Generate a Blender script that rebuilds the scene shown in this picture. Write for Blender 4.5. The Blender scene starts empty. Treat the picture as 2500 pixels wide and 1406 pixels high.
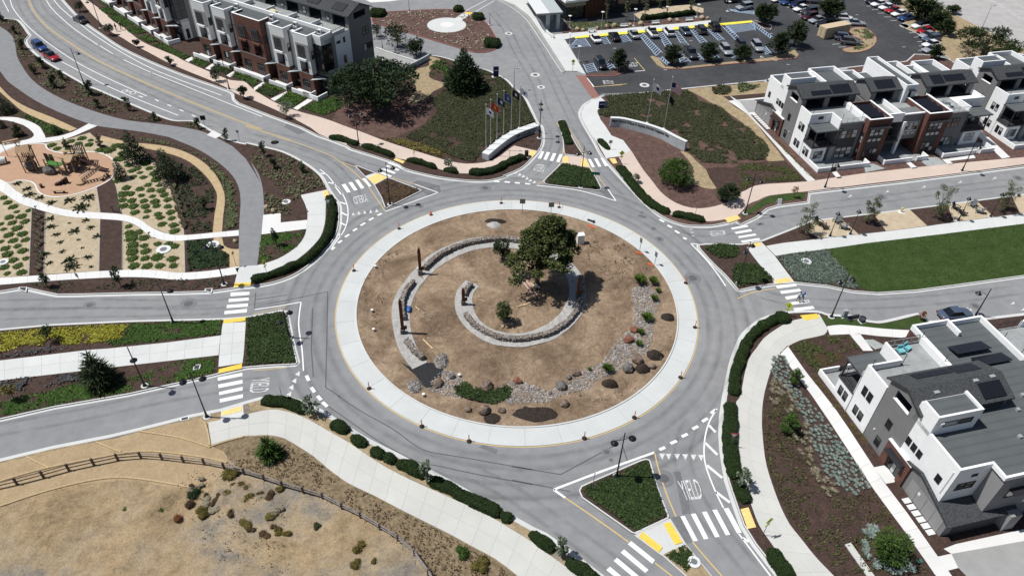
import bpy,bmesh,math,random
from mathutils import Vector,Matrix,noise
from mathutils.geometry import tessellate_polygon
random.seed(7)
scene=bpy.context.scene
COL=scene.collection
R=math.radians
# camera (a drone 66 m above the roundabout's plane)
HC=66.0
FPX,PITCH,ROLL=1788.93824,0.712183289,-0.0302098063
CX,CY=0.0114907122*HC,1.11814161*HC
_cp,_sp,_cr,_sr=math.cos(PITCH),math.sin(PITCH),math.cos(ROLL),math.sin(ROLL)
_fw=Vector((0,_cp,-_sp));_rt=Vector((1,0,0));_dn=Vector((0,-_sp,-_cp))
_r2=_rt*_cr+_dn*_sr
_d2=_dn*_cr-_rt*_sr
cam_data=bpy.data.cameras.new('camera')
cam=bpy.data.objects.new('camera',cam_data)
COL.objects.link(cam)
cam_data.sensor_fit='HORIZONTAL';cam_data.sensor_width=36.0
cam_data.lens=FPX/2500*36.0
cam_data.clip_start=1.0;cam_data.clip_end=6000
m=Matrix.Identity(4)
for i in range(3):
    m[i][0]=_r2[i];m[i][1]=-_d2[i];m[i][2]=-_fw[i]
m.translation=Vector((-CX,-CY,HC))
cam.matrix_world=m
scene.camera=cam
# daylight
SUN_EL,SUN_AZ=R(61.5),R(178.5)
world=bpy.data.worlds.new('World');scene.world=world;world.use_nodes=True
wn=world.node_tree.nodes;wl=world.node_tree.links
sky=wn.new('ShaderNodeTexSky');sky.sky_type='NISHITA';sky.sun_disc=False
sky.sun_elevation=SUN_EL;sky.sun_rotation=R(90)-SUN_AZ
sky.air_density=1.0;sky.dust_density=1.2;sky.ozone_density=1.5
wl.new(sky.outputs[0],wn['Background'].inputs[0]);wn['Background'].inputs[1].default_value=0.066
sun_data=bpy.data.lights.new('sun','SUN');sun_data.energy=5.0;sun_data.angle=R(0.53);sun_data.color=(1.0,0.972,0.935)
sun=bpy.data.objects.new('sun',sun_data);COL.objects.link(sun)
_sd=Vector((math.cos(SUN_EL)*math.cos(SUN_AZ),math.cos(SUN_EL)*math.sin(SUN_AZ),math.sin(SUN_EL)))
sun.rotation_euler=_sd.to_track_quat('Z','Y').to_euler();sun.location=(-60,0,120)
vs=scene.view_settings
vs.view_transform='Standard';vs.look='None';vs.exposure=0.0;vs.gamma=1.0;vs.use_curve_mapping=False
scene.render.engine='CYCLES'
scene.cycles.max_bounces=5;scene.cycles.diffuse_bounces=3;scene.cycles.glossy_bounces=2
scene.cycles.transparent_max_bounces=6;scene.cycles.caustics_reflective=False;scene.cycles.caustics_refractive=False
# survey: readings of the place, laid on its ground plane
TILE=dict(a=(0,0,3.5156),b=(420,0,3.5156),c=(880,0,3.5156),d=(1360,0,3.5156),e=(1860,0,3.5156),f=(0,300,3.5156),g=(600,300,3.5156),
  h=(1200,300,3.5156),i=(1800,130,3.1957),j=(1800,430,3.1957),k=(0,620,3.1957),l=(860,480,2.3429),m=(0,966,3.1957),n=(600,966,3.1957),
  o=(1250,966,3.1957),p=(1800,730,2.08),q=(0,0,1),B1=(440,0,7.8125),B2=(620,0,5.4063),C1=(1840,140,4.6861),C2=(2140,120,4.6861),
  D1=(1260,0,5.6818),E1=(1980,760,4.3942),E2=(1980,1020,3.6423),A1=(240,0,9.373))
def at(t,x,y,z=0.0):
    o=TILE[t];x=o[0]+x/o[2];y=o[1]+y/o[2]
    v=_r2*((x-1250)/FPX)+_d2*((y-703)/FPX)+_fw
    k=(z-HC)/v.z
    return Vector((v.x*k-CX,v.y*k-CY,z))
def P(t,pts,z=0.0):
    return[at(t,p[0],p[1],z)for p in pts]
def height_of(base,t,x,y):
    """height above the plane at which the reading meets the vertical over base"""
    p0=at(t,x,y,0);p1=at(t,x,y,10)
    d=(p1-p0)/10
    b=Vector((base.x,base.y,0))-p0
    return max(0.05,(b.x*d.x+b.y*d.y)/(d.x**2+d.y**2))
# helpers
def tag(o,label=None,cat=None,group=None,kind=None):
    if label:o['label']=label
    if cat:o['category']=cat
    if group:o['group']=group
    if kind:o['kind']=kind
    return o
def link(name,me,mat=None,parent=None):
    o=bpy.data.objects.new(name,me);COL.objects.link(o)
    if mat is not None and me is not None and not me.materials:me.materials.append(mat)
    if parent is not None:o.parent=parent
    return o
def empty(name,loc=(0,0,0),rz=0.0,label=None,cat=None,group=None):
    o=bpy.data.objects.new(name,None);COL.objects.link(o)
    o.location=loc;o.rotation_euler=(0,0,rz);o.empty_display_size=0.3
    return tag(o,label,cat,group)
class MB:
    """collects verts and faces of one mesh"""
    def __init__(s):s.v=[];s.f=[];s.mi=[];s.m=0
    def add(s,vs,fs):
        b=len(s.v);s.v+=[tuple(v)for v in vs];s.f+=[tuple(i+b for i in f)for f in fs];s.mi+=[s.m]*len(fs);return s
    def box(s,x0,x1,y0,y1,z0,z1):
        return s.add([(x0,y0,z0),(x1,y0,z0),(x1,y1,z0),(x0,y1,z0),(x0,y0,z1),(x1,y0,z1),(x1,y1,z1),(x0,y1,z1)],
                     [(0,3,2,1),(4,5,6,7),(0,1,5,4),(1,2,6,5),(2,3,7,6),(3,0,4,7)])
    def tube(s,a,b,r0,r1=None,n=6,cap=True):
        a=Vector(a);b=Vector(b);r1=r0 if r1 is None else r1
        d=(b-a);d=d.normalized()if d.length>1e-6 else Vector((0,0,1))
        u=d.orthogonal().normalized();w=d.cross(u);vs=[]
        for k in range(n):
            t=2*math.pi*k/n;q=u*math.cos(t)+w*math.sin(t)
            vs+=[a+q*r0,b+q*r1]
        fs=[(2*k,2*((k+1)%n),2*((k+1)%n)+1,2*k+1)for k in range(n)]
        if cap:fs+=[tuple(range(0,2*n,2))[::-1],tuple(range(1,2*n,2))]
        return s.add(vs,fs)
    def lathe(s,prof,n=12,c=(0,0,0)):
        vs=[];fs=[]
        for r,z in prof:
            for k in range(n):
                t=2*math.pi*k/n;vs.append((c[0]+r*math.cos(t),c[1]+r*math.sin(t),c[2]+z))
        for j in range(len(prof)-1):
            for k in range(n):
                fs.append((j*n+k,j*n+(k+1)%n,(j+1)*n+(k+1)%n,(j+1)*n+k))
        fs+=[tuple(range(n))[::-1],tuple(range((len(prof)-1)*n,len(prof)*n))]
        return s.add(vs,fs)
    def prism(s,poly,z0,z1):
        """closed polygon (x,y pairs), any winding, extruded"""
        poly=[(p[0],p[1])for p in poly]
        ar=sum(poly[i-1][0]*poly[i][1]-poly[i][0]*poly[i-1][1]for i in range(len(poly)))
        if ar<0:poly=poly[::-1]
        n=len(poly)
        tri=tessellate_polygon([[Vector((p[0],p[1],0))for p in poly]])
        vs=[(p[0],p[1],z1)for p in poly]+[(p[0],p[1],z0)for p in poly]
        fs=[]
        for t in tri:
            a,b,c=(poly[i]for i in t)
            cr=(b[0]-a[0])*(c[1]-a[1])-(b[1]-a[1])*(c[0]-a[0])
            fs.append(tuple(t)if cr>0 else tuple(t)[::-1])
        fs+=[(n+i,n+(i+1)%n,(i+1)%n,i)for i in range(n)]
        return s.add(vs,fs)
    def ribbon(s,L,Rr,z0,z1,closed=False):
        n=len(L);vs=[]
        for i in range(n):
            vs+=[(L[i][0],L[i][1],z1),(Rr[i][0],Rr[i][1],z1),(Rr[i][0],Rr[i][1],z0),(L[i][0],L[i][1],z0)]
        fs=[]
        for i in range(n if closed else n-1):
            a=4*i;b=4*((i+1)%n)
            fs+=[(a,b,b+1,a+1)[::1],(a+1,b+1,b+2,a+2),(a+3,b+3,b,a)]
        if not closed:fs+=[(0,1,2,3),(4*n-1,4*n-2,4*n-3,4*n-4)]
        return s.add(vs,fs)
    def mesh(s,name,smooth=False,fix=False):
        me=bpy.data.meshes.new(name);me.from_pydata(s.v,[],s.f)
        if any(s.mi):me.polygons.foreach_set('material_index',s.mi)
        if smooth:me.polygons.foreach_set('use_smooth',[True]*len(me.polygons))
        if fix:
            bm=bmesh.new();bm.from_mesh(me);bmesh.ops.recalc_face_normals(bm,faces=bm.faces);bm.to_mesh(me);bm.free()
        me.update();return me
    def build(s,name,mat=None,parent=None,smooth=False,fix=False):
        me=s.mesh(name,smooth,fix)
        mats=mat if isinstance(mat,(list,tuple))else[mat]
        for q in mats:
            if q is not None:me.materials.append(q)
        o=bpy.data.objects.new(name,me);COL.objects.link(o)
        if parent is not None:o.parent=parent
        return o
def cr(pts,n=5,closed=False):
    """Catmull-Rom through points"""
    pts=[Vector(p)for p in pts];N=len(pts);out=[]
    if N<3:return pts
    for i in range(N if closed else N-1):
        if closed:p0,p1,p2,p3=pts[i-1],pts[i],pts[(i+1)%N],pts[(i+2)%N]
        else:p0=pts[max(i-1,0)];p1=pts[i];p2=pts[i+1];p3=pts[min(i+2,N-1)]
        for k in range(n):
            t=k/n
            out.append(0.5*((2*p1)+(p2-p0)*t+(2*p0-5*p1+4*p2-p3)*t*t+(3*p1-p0-3*p2+p3)*t**3))
    if not closed:out.append(pts[-1])
    return out
def lens(pl):
    a=[0.0]
    for i in range(1,len(pl)):a.append(a[-1]+(pl[i]-pl[i-1]).length)
    return a
def resample(pl,n):
    a=lens(pl);out=[];j=0
    for k in range(n+1):
        t=a[-1]*k/n
        while j<len(pl)-2 and a[j+1]<t:j+=1
        d=a[j+1]-a[j];f=0 if d<1e-9 else min(1,(t-a[j])/d)
        out.append(pl[j].lerp(pl[j+1],f))
    return out
def normals2(pl,closed=False):
    out=[];n=len(pl)
    for i in range(n):
        a=pl[i-1]if(i>0 or closed)else pl[i];b=pl[(i+1)%n]if(i<n-1 or closed)else pl[i]
        d=(b-a);d.z=0
        d=d.normalized()if d.length>1e-9 else Vector((1,0,0))
        out.append(Vector((-d.y,d.x,0)))
    return out
def offset(pl,d,closed=False):
    return[p+q*d for p,q in zip(pl,normals2(pl,closed))]
def strip(name,pl,w,z0,z1,mat,parent=None,closed=False,shift=0.0):
    """ribbon of width w centred on the polyline (shift moves it to its left)"""
    L=offset(pl,shift+w/2,closed);Q=offset(pl,shift-w/2,closed)
    return MB().ribbon(Q,L,z0,z1,closed).build(name,mat,parent,fix=True)
def inside(p,poly):
    x,y=p[0],p[1];c=False;n=len(poly);j=n-1
    for i in range(n):
        xi,yi=poly[i][0],poly[i][1];xj,yj=poly[j][0],poly[j][1]
        if(yi>y)!=(yj>y)and x<(xj-xi)*(y-yi)/(yj-yi)+xi:c=not c
        j=i
    return c
def copy_tree(o,parent=None):
    c=o.copy();COL.objects.link(c)
    if parent is not None:c.parent=parent
    for ch in list(o.children):copy_tree(ch,c)
    return c
def rnd(a,b):return random.uniform(a,b)
def rock_verts(c,rx,ry,rz,seed,sub=2):
    bm=bmesh.new();bmesh.ops.create_icosphere(bm,subdivisions=sub,radius=1.0)
    for v in bm.verts:
        d=v.co.normalized();k=1+0.28*noise.noise(d*1.3+Vector((seed,0,0)))+0.14*noise.noise(d*3.1+Vector((0,seed,0)));v.co=d*k
    vs=[(c[0]+v.co.x*rx,c[1]+v.co.y*ry,c[2]+v.co.z*rz)for v in bm.verts];fs=[tuple(q.index for q in f.verts)for f in bm.faces];bm.free();return vs,fs
# materials
MATS={}
class N:
    """tiny node-graph builder"""
    def __init__(s,name):
        s.m=bpy.data.materials.new(name);s.m.use_nodes=True;s.t=s.m.node_tree
        s.b=s.t.nodes['Principled BSDF'];MATS[name]=s.m
    def new(s,typ,**kw):
        n=s.t.nodes.new(typ)
        for k,v in kw.items():
            if k in n.inputs:n.inputs[k].default_value=v
            else:setattr(n,k,v)
        return n
    def ln(s,a,b):s.t.links.new(a,b)
    def coord(s,obj=False):
        if not hasattr(s,'_c'):s._c=s.new('ShaderNodeNewGeometry').outputs['Position']if not obj else s.new('ShaderNodeTexCoord').outputs['Object']
        return s._c
    def noise(s,scale,detail=4,rough=0.6,stretch=None,dist=0.0):
        n=s.new('ShaderNodeTexNoise');n.inputs['Scale'].default_value=scale;n.inputs['Detail'].default_value=detail
        n.inputs['Roughness'].default_value=rough;n.inputs['Distortion'].default_value=dist
        c=s.coord()
        if stretch:
            mp=s.new('ShaderNodeMapping');mp.inputs['Scale'].default_value=stretch;s.ln(c,mp.inputs['Vector']);c=mp.outputs[0]
        s.ln(c,n.inputs['Vector']);return n.outputs['Fac']
    def ramp(s,fac,stops):
        r=s.new('ShaderNodeValToRGB');e=r.color_ramp.elements
        while len(e)<len(stops):e.new(0.5)
        for i,(p,c)in enumerate(stops):
            e[i].position=p;e[i].color=(c[0],c[1],c[2],1)if not isinstance(c,(int,float))else(c,c,c,1)
        s.ln(fac,r.inputs[0]);return r.outputs['Color']
    def mix(s,fac,a,b,mode='MIX'):
        n=s.new('ShaderNodeMix');n.data_type='RGBA';n.blend_type=mode
        if isinstance(fac,(int,float)):n.inputs['Factor'].default_value=fac
        else:s.ln(fac,n.inputs['Factor'])
        for q,i in((a,6),(b,7)):
            if isinstance(q,tuple):n.inputs[i].default_value=(q[0],q[1],q[2],1)
            else:s.ln(q,n.inputs[i])
        return n.outputs[2]
    def bump(s,h,strength=0.4,dist=0.05):
        n=s.new('ShaderNodeBump');n.inputs['Strength'].default_value=strength;n.inputs['Distance'].default_value=dist
        s.ln(h,n.inputs['Height']);s.ln(n.outputs[0],s.b.inputs['Normal'])
    def done(s,col,rough=0.85,spec=0.3,metal=0.0):
        if isinstance(col,tuple):s.b.inputs['Base Color'].default_value=(col[0],col[1],col[2],1)
        else:s.ln(col,s.b.inputs['Base Color'])
        s.b.inputs['Roughness'].default_value=rough;s.b.inputs['Specular IOR Level'].default_value=spec;s.b.inputs['Metallic'].default_value=metal
        return s.m
def flat(name,c,rough=0.6,spec=0.3,metal=0.0,var=0.06,scale=3.0):
    n=N(name);f=n.noise(scale,5,0.65)
    lo=tuple(max(0,v*(1-var*2))for v in c);hi=tuple(min(1,v*(1+var*2))for v in c)
    return n.done(n.ramp(f,[(0.3,lo),(0.7,hi)]),rough,spec,metal)
def two(name,c1,c2,s1,s2=None,rough=0.9,lo=0.4,hi=0.6,bump=0.0,bs=8.0,bd=0.05,mixw=0.5):
    n=N(name);f=n.noise(s1,6,0.65)
    col=n.ramp(f,[(lo,c1),(hi,c2)])
    if s2:
        g=n.noise(s2,5,0.7);k=n.ramp(g,[(0.25,0.55),(0.75,1.35)]);col=n.mix(mixw*2 if mixw<0.5 else 1.0,col,k,'MULTIPLY')
    if bump:n.bump(n.noise(bs,6,0.7),bump,bd)
    return n.done(col,rough,0.2)
n=N('asphalt');big=n.noise(0.05,5,0.55);mid=n.noise(0.6,5,0.6);fine=n.noise(14,3,0.8)
c=n.ramp(big,[(0.3,(0.200,0.206,0.213)),(0.7,(0.248,0.249,0.250))])
c=n.mix(1.0,c,n.ramp(mid,[(0.25,0.86),(0.75,1.12)]),'MULTIPLY')
c=n.mix(1.0,c,n.ramp(fine,[(0.3,0.90),(0.7,1.10)]),'MULTIPLY')
ln0=n.new('ShaderNodeVectorMath');ln0.operation='LENGTH';n.ln(n.coord(),ln0.inputs[0]);cb=n.new('ShaderNodeCombineXYZ');n.ln(ln0.outputs['Value'],cb.inputs[0])
nz=n.new('ShaderNodeTexNoise');nz.inputs['Scale'].default_value=0.55;nz.inputs['Detail'].default_value=4;n.ln(cb.outputs[0],nz.inputs['Vector'])
nearc=n.new('ShaderNodeMapRange');nearc.inputs[1].default_value=31;nearc.inputs[2].default_value=36;nearc.inputs[3].default_value=1;nearc.inputs[4].default_value=0;n.ln(ln0.outputs['Value'],nearc.inputs[0])
c=n.mix(nearc.outputs[0],c,n.mix(1.0,c,n.ramp(nz.outputs['Fac'],[(0.35,0.86),(0.65,1.10)]),'MULTIPLY'))
spot=n.noise(1.7,2,0.5);c=n.mix(1.0,c,n.ramp(spot,[(0.24,0.86),(0.31,1.0)]),'MULTIPLY')
n.bump(fine,0.25,0.01);n.done(c,0.9,0.25)
n=N('dark_asphalt');big=n.noise(0.07,5,0.6);fine=n.noise(9,4,0.8);sw=n.noise(0.5,5,0.7,dist=1.5)
c=n.ramp(big,[(0.35,(0.034,0.036,0.040)),(0.7,(0.060,0.061,0.063))])
c=n.mix(1.0,c,n.ramp(sw,[(0.3,0.85),(0.72,1.3)]),'MULTIPLY');c=n.mix(1.0,c,n.ramp(fine,[(0.3,0.85),(0.7,1.15)]),'MULTIPLY')
n.done(c,0.85,0.3)
flat('asphalt_path',(0.205,0.21,0.217),0.9,0.2,var=0.05,scale=0.8);flat('asphalt_collar',(0.165,0.17,0.175),0.9,0.2,var=0.08,scale=2);flat('iron',(0.10,0.10,0.105),0.7,0.3)
flat('asphalt_patch',(0.15,0.152,0.158),0.9,0.2,var=0.08,scale=1.5)
flat('tar_seal',(0.085,0.087,0.09),0.6,0.3,var=0.1)
flat('old_lot',(0.36,0.35,0.34),0.9,0.2,var=0.06,scale=0.4)
def concrete(name,c,var=0.05):
    n=N(name);f=n.noise(0.35,6,0.6);g=n.noise(6,4,0.75)
    col=n.ramp(f,[(0.3,tuple(v*(1-var)for v in c)),(0.7,tuple(min(1,v*(1+var))for v in c))])
    col=n.mix(1.0,col,n.ramp(g,[(0.25,0.95),(0.75,1.04)]),'MULTIPLY')
    oi=n.new('ShaderNodeObjectInfo');col=n.mix(1.0,col,n.ramp(oi.outputs['Random'],[(0,0.965),(1,1.02)]),'MULTIPLY')
    return n.done(col,0.85,0.25)
concrete('concrete',(0.53,0.545,0.53));concrete('concrete_white',(0.62,0.62,0.605));concrete('concrete_pink',(0.53,0.435,0.37))
concrete('concrete_warm',(0.49,0.49,0.46));concrete('concrete_apron',(0.49,0.51,0.50));concrete('kerb_concrete',(0.52,0.53,0.52))
concrete('concrete_grey',(0.30,0.30,0.295),0.12)
flat('joint',(0.40,0.40,0.39),0.9,0.1)
flat('red_paint',(0.36,0.13,0.12),0.7,0.3,var=0.12);flat('brick_paving',(0.25,0.125,0.105),0.9,0.2,var=0.15,scale=6)
def worn(name,c,under,lo=0.33):
    n=N(name);f=n.noise(5,6,0.8);k=n.ramp(f,[(lo-0.06,0.0),(lo+0.05,1.0)])
    return n.done(n.mix(k,under,c),0.7,0.3)
worn('white_paint',(0.72,0.73,0.72),(0.36,0.36,0.36),0.37);worn('worn_paint',(0.62,0.63,0.62),(0.30,0.30,0.31),0.46)
worn('yellow_line',(0.55,0.40,0.16),(0.32,0.29,0.22),0.42);worn('blue_line',(0.34,0.45,0.60),(0.12,0.14,0.18),0.40)
flat('tactile_yellow',(0.72,0.50,0.075),0.7,0.3,var=0.05);flat('tactile_pale',(0.72,0.53,0.20),0.7,0.3,var=0.07);flat('kerb_yellow',(0.74,0.66,0.08),0.6,0.3)
two('mulch',(0.034,0.022,0.018),(0.100,0.063,0.051),7.0,1.2,0.95,0.35,0.68,0.9,14,0.08)
two('mulch_red',(0.060,0.035,0.030),(0.175,0.108,0.090),6.0,0.9,0.95,0.35,0.70,0.9,12,0.08)
two('sand',(0.36,0.295,0.20),(0.46,0.385,0.275),1.2,5.0,0.95,0.35,0.7,0.5,9,0.05,0.25)
two('gold_gravel',(0.38,0.29,0.165),(0.48,0.375,0.23),1.5,7.0,0.95,0.35,0.7,0.4,18,0.03,0.3)
two('tan_gravel',(0.40,0.325,0.225),(0.50,0.415,0.30),1.0,8.0,0.95,0.35,0.7,0.3,18,0.02,0.25)
two('rubber_play',(0.38,0.245,0.165),(0.44,0.285,0.19),1.0,9.0,0.95,0.35,0.7,0,9,0.02,0.2)
two('lawn',(0.030,0.056,0.012),(0.055,0.085,0.024),0.5,7.0,0.95,0.35,0.68,0.9,18,0.08)
two('weed_lawn',(0.040,0.075,0.014),(0.075,0.115,0.03),0.8,5.0,0.95,0.35,0.68,0.9,12,0.1)
two('pea_gravel',(0.24,0.265,0.265),(0.42,0.44,0.44),9.0,1.5,0.9,0.35,0.68,0.6,14,0.04,0.3)
n=N('dirt');big=n.noise(0.16,12,0.74,dist=0.5);mid=n.noise(1.1,7,0.75,dist=1.2);fine=n.noise(7,5,0.8)
c=n.ramp(big,[(0.30,(0.105,0.073,0.050)),(0.43,(0.190,0.135,0.090)),(0.56,(0.30,0.220,0.150)),(0.70,(0.40,0.31,0.22))])
c=n.mix(1.0,c,n.ramp(mid,[(0.28,0.60),(0.52,1.0),(0.75,1.30)]),'MULTIPLY');c=n.mix(1.0,c,n.ramp(fine,[(0.25,0.72),(0.75,1.22)]),'MULTIPLY')
sp_=n.noise(2.6,3,0.6,dist=2.0);c=n.mix(1.0,c,n.ramp(sp_,[(0.30,0.62),(0.42,1.0)]),'MULTIPLY')
n.bump(mid,0.9,0.25);n.done(c,0.95,0.1)
n=N('hill_soil');big=n.noise(0.075,12,0.76,dist=0.3);mid=n.noise(0.7,8,0.75);fine=n.noise(5,6,0.8)
c=n.ramp(big,[(0.34,(0.125,0.110,0.092)),(0.42,(0.215,0.192,0.16)),(0.50,(0.31,0.245,0.16)),(0.58,(0.30,0.222,0.13)),(0.68,(0.15,0.115,0.07))])
c=n.mix(1.0,c,n.ramp(mid,[(0.25,0.55),(0.5,1.0),(0.78,1.35)]),'MULTIPLY');c=n.mix(1.0,c,n.ramp(fine,[(0.25,0.50),(0.5,1.0),(0.75,1.35)]),'MULTIPLY')
n.bump(fine,0.7,0.12);n.done(c,0.95,0.1)
two('dry_grass',(0.125,0.092,0.055),(0.29,0.225,0.14),2.2,7.0,0.95,0.32,0.7,0.8,9,0.1)
two('bare_tan',(0.31,0.23,0.135),(0.38,0.29,0.18),0.6,4.0,0.95,0.32,0.7,0.6,6,0.08,0.25)
two('dry_field',(0.25,0.195,0.115),(0.38,0.30,0.19),0.9,4.0,0.95,0.32,0.7,0.5,8,0.06)
two('groundcover_soil',(0.028,0.030,0.014),(0.075,0.070,0.042),2.0,7.0,0.95,0.35,0.68,0.9,8,0.1)
# ground, roads, verges, kerbs
M=MATS
def area(name,pts,z,mat,parent=None,th=0.1):
    o=MB().prism(pts,z-th,z).build(name,M[mat],parent)
    if parent is None:o['kind']='structure'
    return o
V=0.12
def signed(pts):return sum(pts[i-1].x*pts[i].y-pts[i].x*pts[i-1].y for i in range(len(pts)))
def kerbline(name,pl,side,closed=False,h=0.14,w=0.16,gut=0.42,mat='kerb_concrete',parent=None):
    """kerb along a polyline; side=+1 when the raised ground is on the left of it"""
    k=strip(name,pl,w,0.0,h,M[mat],parent,closed,shift=side*w/2)
    if parent is None:k['kind']='structure'
    if gut:
        gt=strip('gutter',pl,gut,-0.02,0.007,M['kerb_concrete'],k,closed,shift=-side*gut/2)
    return k
def verge(name,pts,mat='mulch',h=V,gut=0.42,closed_kerb=True,kmat='kerb_concrete'):
    o=area(name,pts,h,mat,th=0.3)
    if closed_kerb:
        kerbline('kerb',pts,1 if signed(pts)>0 else-1,True,h+0.02,gut=gut,mat=kmat,parent=o)
    return o
def slabs(name,L,Q,step,cols,z,mat,gap=0.035,th=0.08,base='joint',parent=None):
    """a pavement of separate concrete slabs between two edge lines"""
    L=[Vector(p)for p in L];Q=[Vector(p)for p in Q]
    ln_=(lens(L)[-1]+lens(Q)[-1])/2;n=max(1,round(ln_/step))
    a=resample(L,n*3);b=resample(Q,n*3)
    bs=MB().ribbon(a,b,z-th,z-0.012).build(name,M[base],parent,fix=True)
    if parent is None:bs['kind']='structure'
    for i in range(n):
        for c in range(cols):
            g=gap/2/max(0.3,(a[3*i+1]-b[3*i+1]).length);f0=c/cols+g*(c>0);f1=(c+1)/cols-g*(c<cols-1)
            seg=range(3*i,3*i+4);l1=[a[k].lerp(b[k],f0)for k in seg];l2=[a[k].lerp(b[k],f1)for k in seg]
            for pl in(l1,l2):
                d0=pl[1]-pl[0];d1=pl[-2]-pl[-1]
                if d0.length>gap:pl[0]=pl[0]+d0.normalized()*gap/2
                if d1.length>gap:pl[-1]=pl[-1]+d1.normalized()*gap/2
            MB().ribbon(l1,l2,z-th/2,z).build('slab',M[mat],bs,fix=True)
    return bs
ground=MB().box(-2500,2500,-800,4000,-1.0,-0.06).build('ground',M['dry_field']);ground['kind']='structure'
road=MB().box(-170,190,-75,230,-0.05,0.0).build('road',M['asphalt']);road['kind']='structure'
park_kerb_n=cr(P('a',[(-160,90),(35,160),(150,178),(235,285),(248,305),(215,350),(240,405),(330,490),(450,570),(720,725),(830,770),(1050,865),(1300,970),(1480,1035),(1640,1040),(1700,1060),(1800,1120),(1950,1200),(2110,1240)],V),4)
park_kerb_e=cr(P('g',[(0,172),(160,210),(300,245),(420,300),(540,372),(640,455),(690,540),(740,622),(790,690),(803,740),(800,850),(785,930),(745,1010),(680,1085),(570,1195),(420,1300),(250,1365),(60,1400),(-20,1404)],V),4)
park_kerb_s=P('k',[(1820,268),(1650,292),(1400,300),(1000,306),(600,316),(450,318),(350,298),(215,268),(140,270),(0,292),(-260,318)],V)
park=verge('park_ground',park_kerb_n+park_kerb_e+park_kerb_s,'mulch')
wm=P('k',[(-260,615),(0,590),(400,553),(1000,525),(1735,507),(1930,492),(2090,462),(2190,442)],V)+P('q',[(697,759),(702,775),(712,830),(727,884),(722,889),(660,892),(598,897)],V)+P('k',[(1700,935),(1650,948),(1000,1093),(420,1193),(0,1288),(-260,1350)],V)
w_median=verge('west_median',wm,'mulch',gut=0.3)
sw_k=P('m',[(-260,560),(0,505),(400,408),(860,318),(1090,263),(1320,205),(1490,160),(1720,115),(1895,62),(2030,24)],V)+cr(P('n',[(100,30),(250,14),(330,22),(430,52),(560,112),(700,195),(950,352),(1300,525),(1600,685),(1900,855),(2237,1045)],V),3)[1:]+P('o',[(250,1085),(420,1205),(700,1420),(860,1560)],V)
sw=verge('hillside_ground',sw_k+[Vector((15,-75,V)),Vector((-120,-75,V))],'hill_soil')
se_k=P('o',[(2250,1600),(2095,1406),(1900,1155),(1805,1005),(1745,835),(1685,655),(1648,420),(1640,300),(1645,160),(1668,0)],V)+cr(P('j',[(-40,1470),(0,1350),(60,1228),(200,1118),(350,1072),(480,1060),(630,1060),(720,1085),(900,1095),(960,1120),(1050,1137),(1150,1137),(1410,1075)],V),3)+P('j',[(1510,1140),(1940,1115),(2237,1080),(2600,1040)],V)
se=verge('south_east_verge',se_k+[Vector((110,-30,V)),Vector((90,-75,V))],'mulch')
em=cr(P('h',[(1775,1047),(1790,1085),(1900,1205),(2000,1300),(2075,1385)],V),3)+P('j',[(5,888),(30,888),(120,868),(280,843),(450,830),(700,855),(900,897),(1100,912),(1400,892),(1700,852),(2237,778),(2700,715),(2700,75),(2237,143),(1700,213),(1100,288),(590,348),(430,413),(200,503)],V)+P('h',[(2150,1042),(1850,1040)],V)
e_median=verge('east_median',em,'mulch',gut=0.3)
ne_a=P('i',[(2700,825),(2237,882),(1300,1003),(560,1088),(550,1160),(310,1190),(230,1215),(150,1280),(30,1335)],V)
ne_b=cr(P('h',[(2095,838),(1960,870),(1840,884),(1640,872),(1450,795),(1330,692),(1230,592),(1100,452),(950,282),(880,150),(805,25)],V),3)+cr(P('c',[(1895,1015),(1888,980),(1892,950),(1930,895),(2010,848),(2062,832)],V),3)[1:]+P('d',[(390,828),(700,800),(1100,762),(1800,692)],V)+P('e',[(100,660),(500,610),(860,568),(1120,545),(1240,530),(1310,468),(1480,478),(1590,505),(1700,560),(2700,720)],V)
ne=verge('north_east_verge',ne_a+ne_b,'mulch_red')
nw_a=cr(P('a',[(505,-50),(540,0),(700,170),(880,300),(1050,412),(1300,532),(1600,652),(1900,757),(1995,800),(2008,850),(2050,888)],V),3)+P('b',[(830,988),(1100,1088),(1250,1163),(1340,1193),(1500,1253)],V)
nw_b=cr(P('g',[(900,222),(1260,335),(1360,392),(1500,432),(1700,472),(1950,497),(2100,492),(2240,458)],V),3)+cr(P('h',[(100,455),(250,392),(350,302),(425,205),(440,120),(432,45)],V),3)+cr(P('c',[(1548,1078),(1510,1048),(1460,940),(1400,830),(1310,750),(1240,680),(1100,610),(1000,583),(880,545),(700,492),(560,470)],V),3)+P('c',[(470,545),(400,590),(130,570),(-300,330),(-1500,-350)],V)
nw=verge('north_west_verge',nw_a+nw_b+P('a',[(400,-420)],V),'mulch')
ns1=P('c',[(1700,1035),(1715,1028),(1735,1035),(1790,1120),(1860,1250),(1925,1345)],V)+P('h',[(800,292),(632,272)],V)+P('c',[(1745,1310),(1735,1200),(1712,1090)],V)
verge('north_splitter',ns1,'mulch',gut=0.0)
ns2=P('h',[(445,500),(470,470),(600,345),(632,275),(800,295),(815,310),(850,390),(905,480),(945,560),(930,582),(700,560),(470,530),(448,515)],V)
verge('north_splitter',ns2,'mulch',gut=0.0)
verge('west_splitter',P('g',[(935,372),(950,365),(1100,422),(1110,432),(1020,462)],V),'mulch',gut=0.0)
verge('west_splitter',P('g',[(1020,463),(1115,428),(1215,470),(1250,478),(1505,575),(1508,585),(1205,735),(1190,722),(1160,640),(1100,535),(1050,480)],V),'mulch',gut=0.0)
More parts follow.
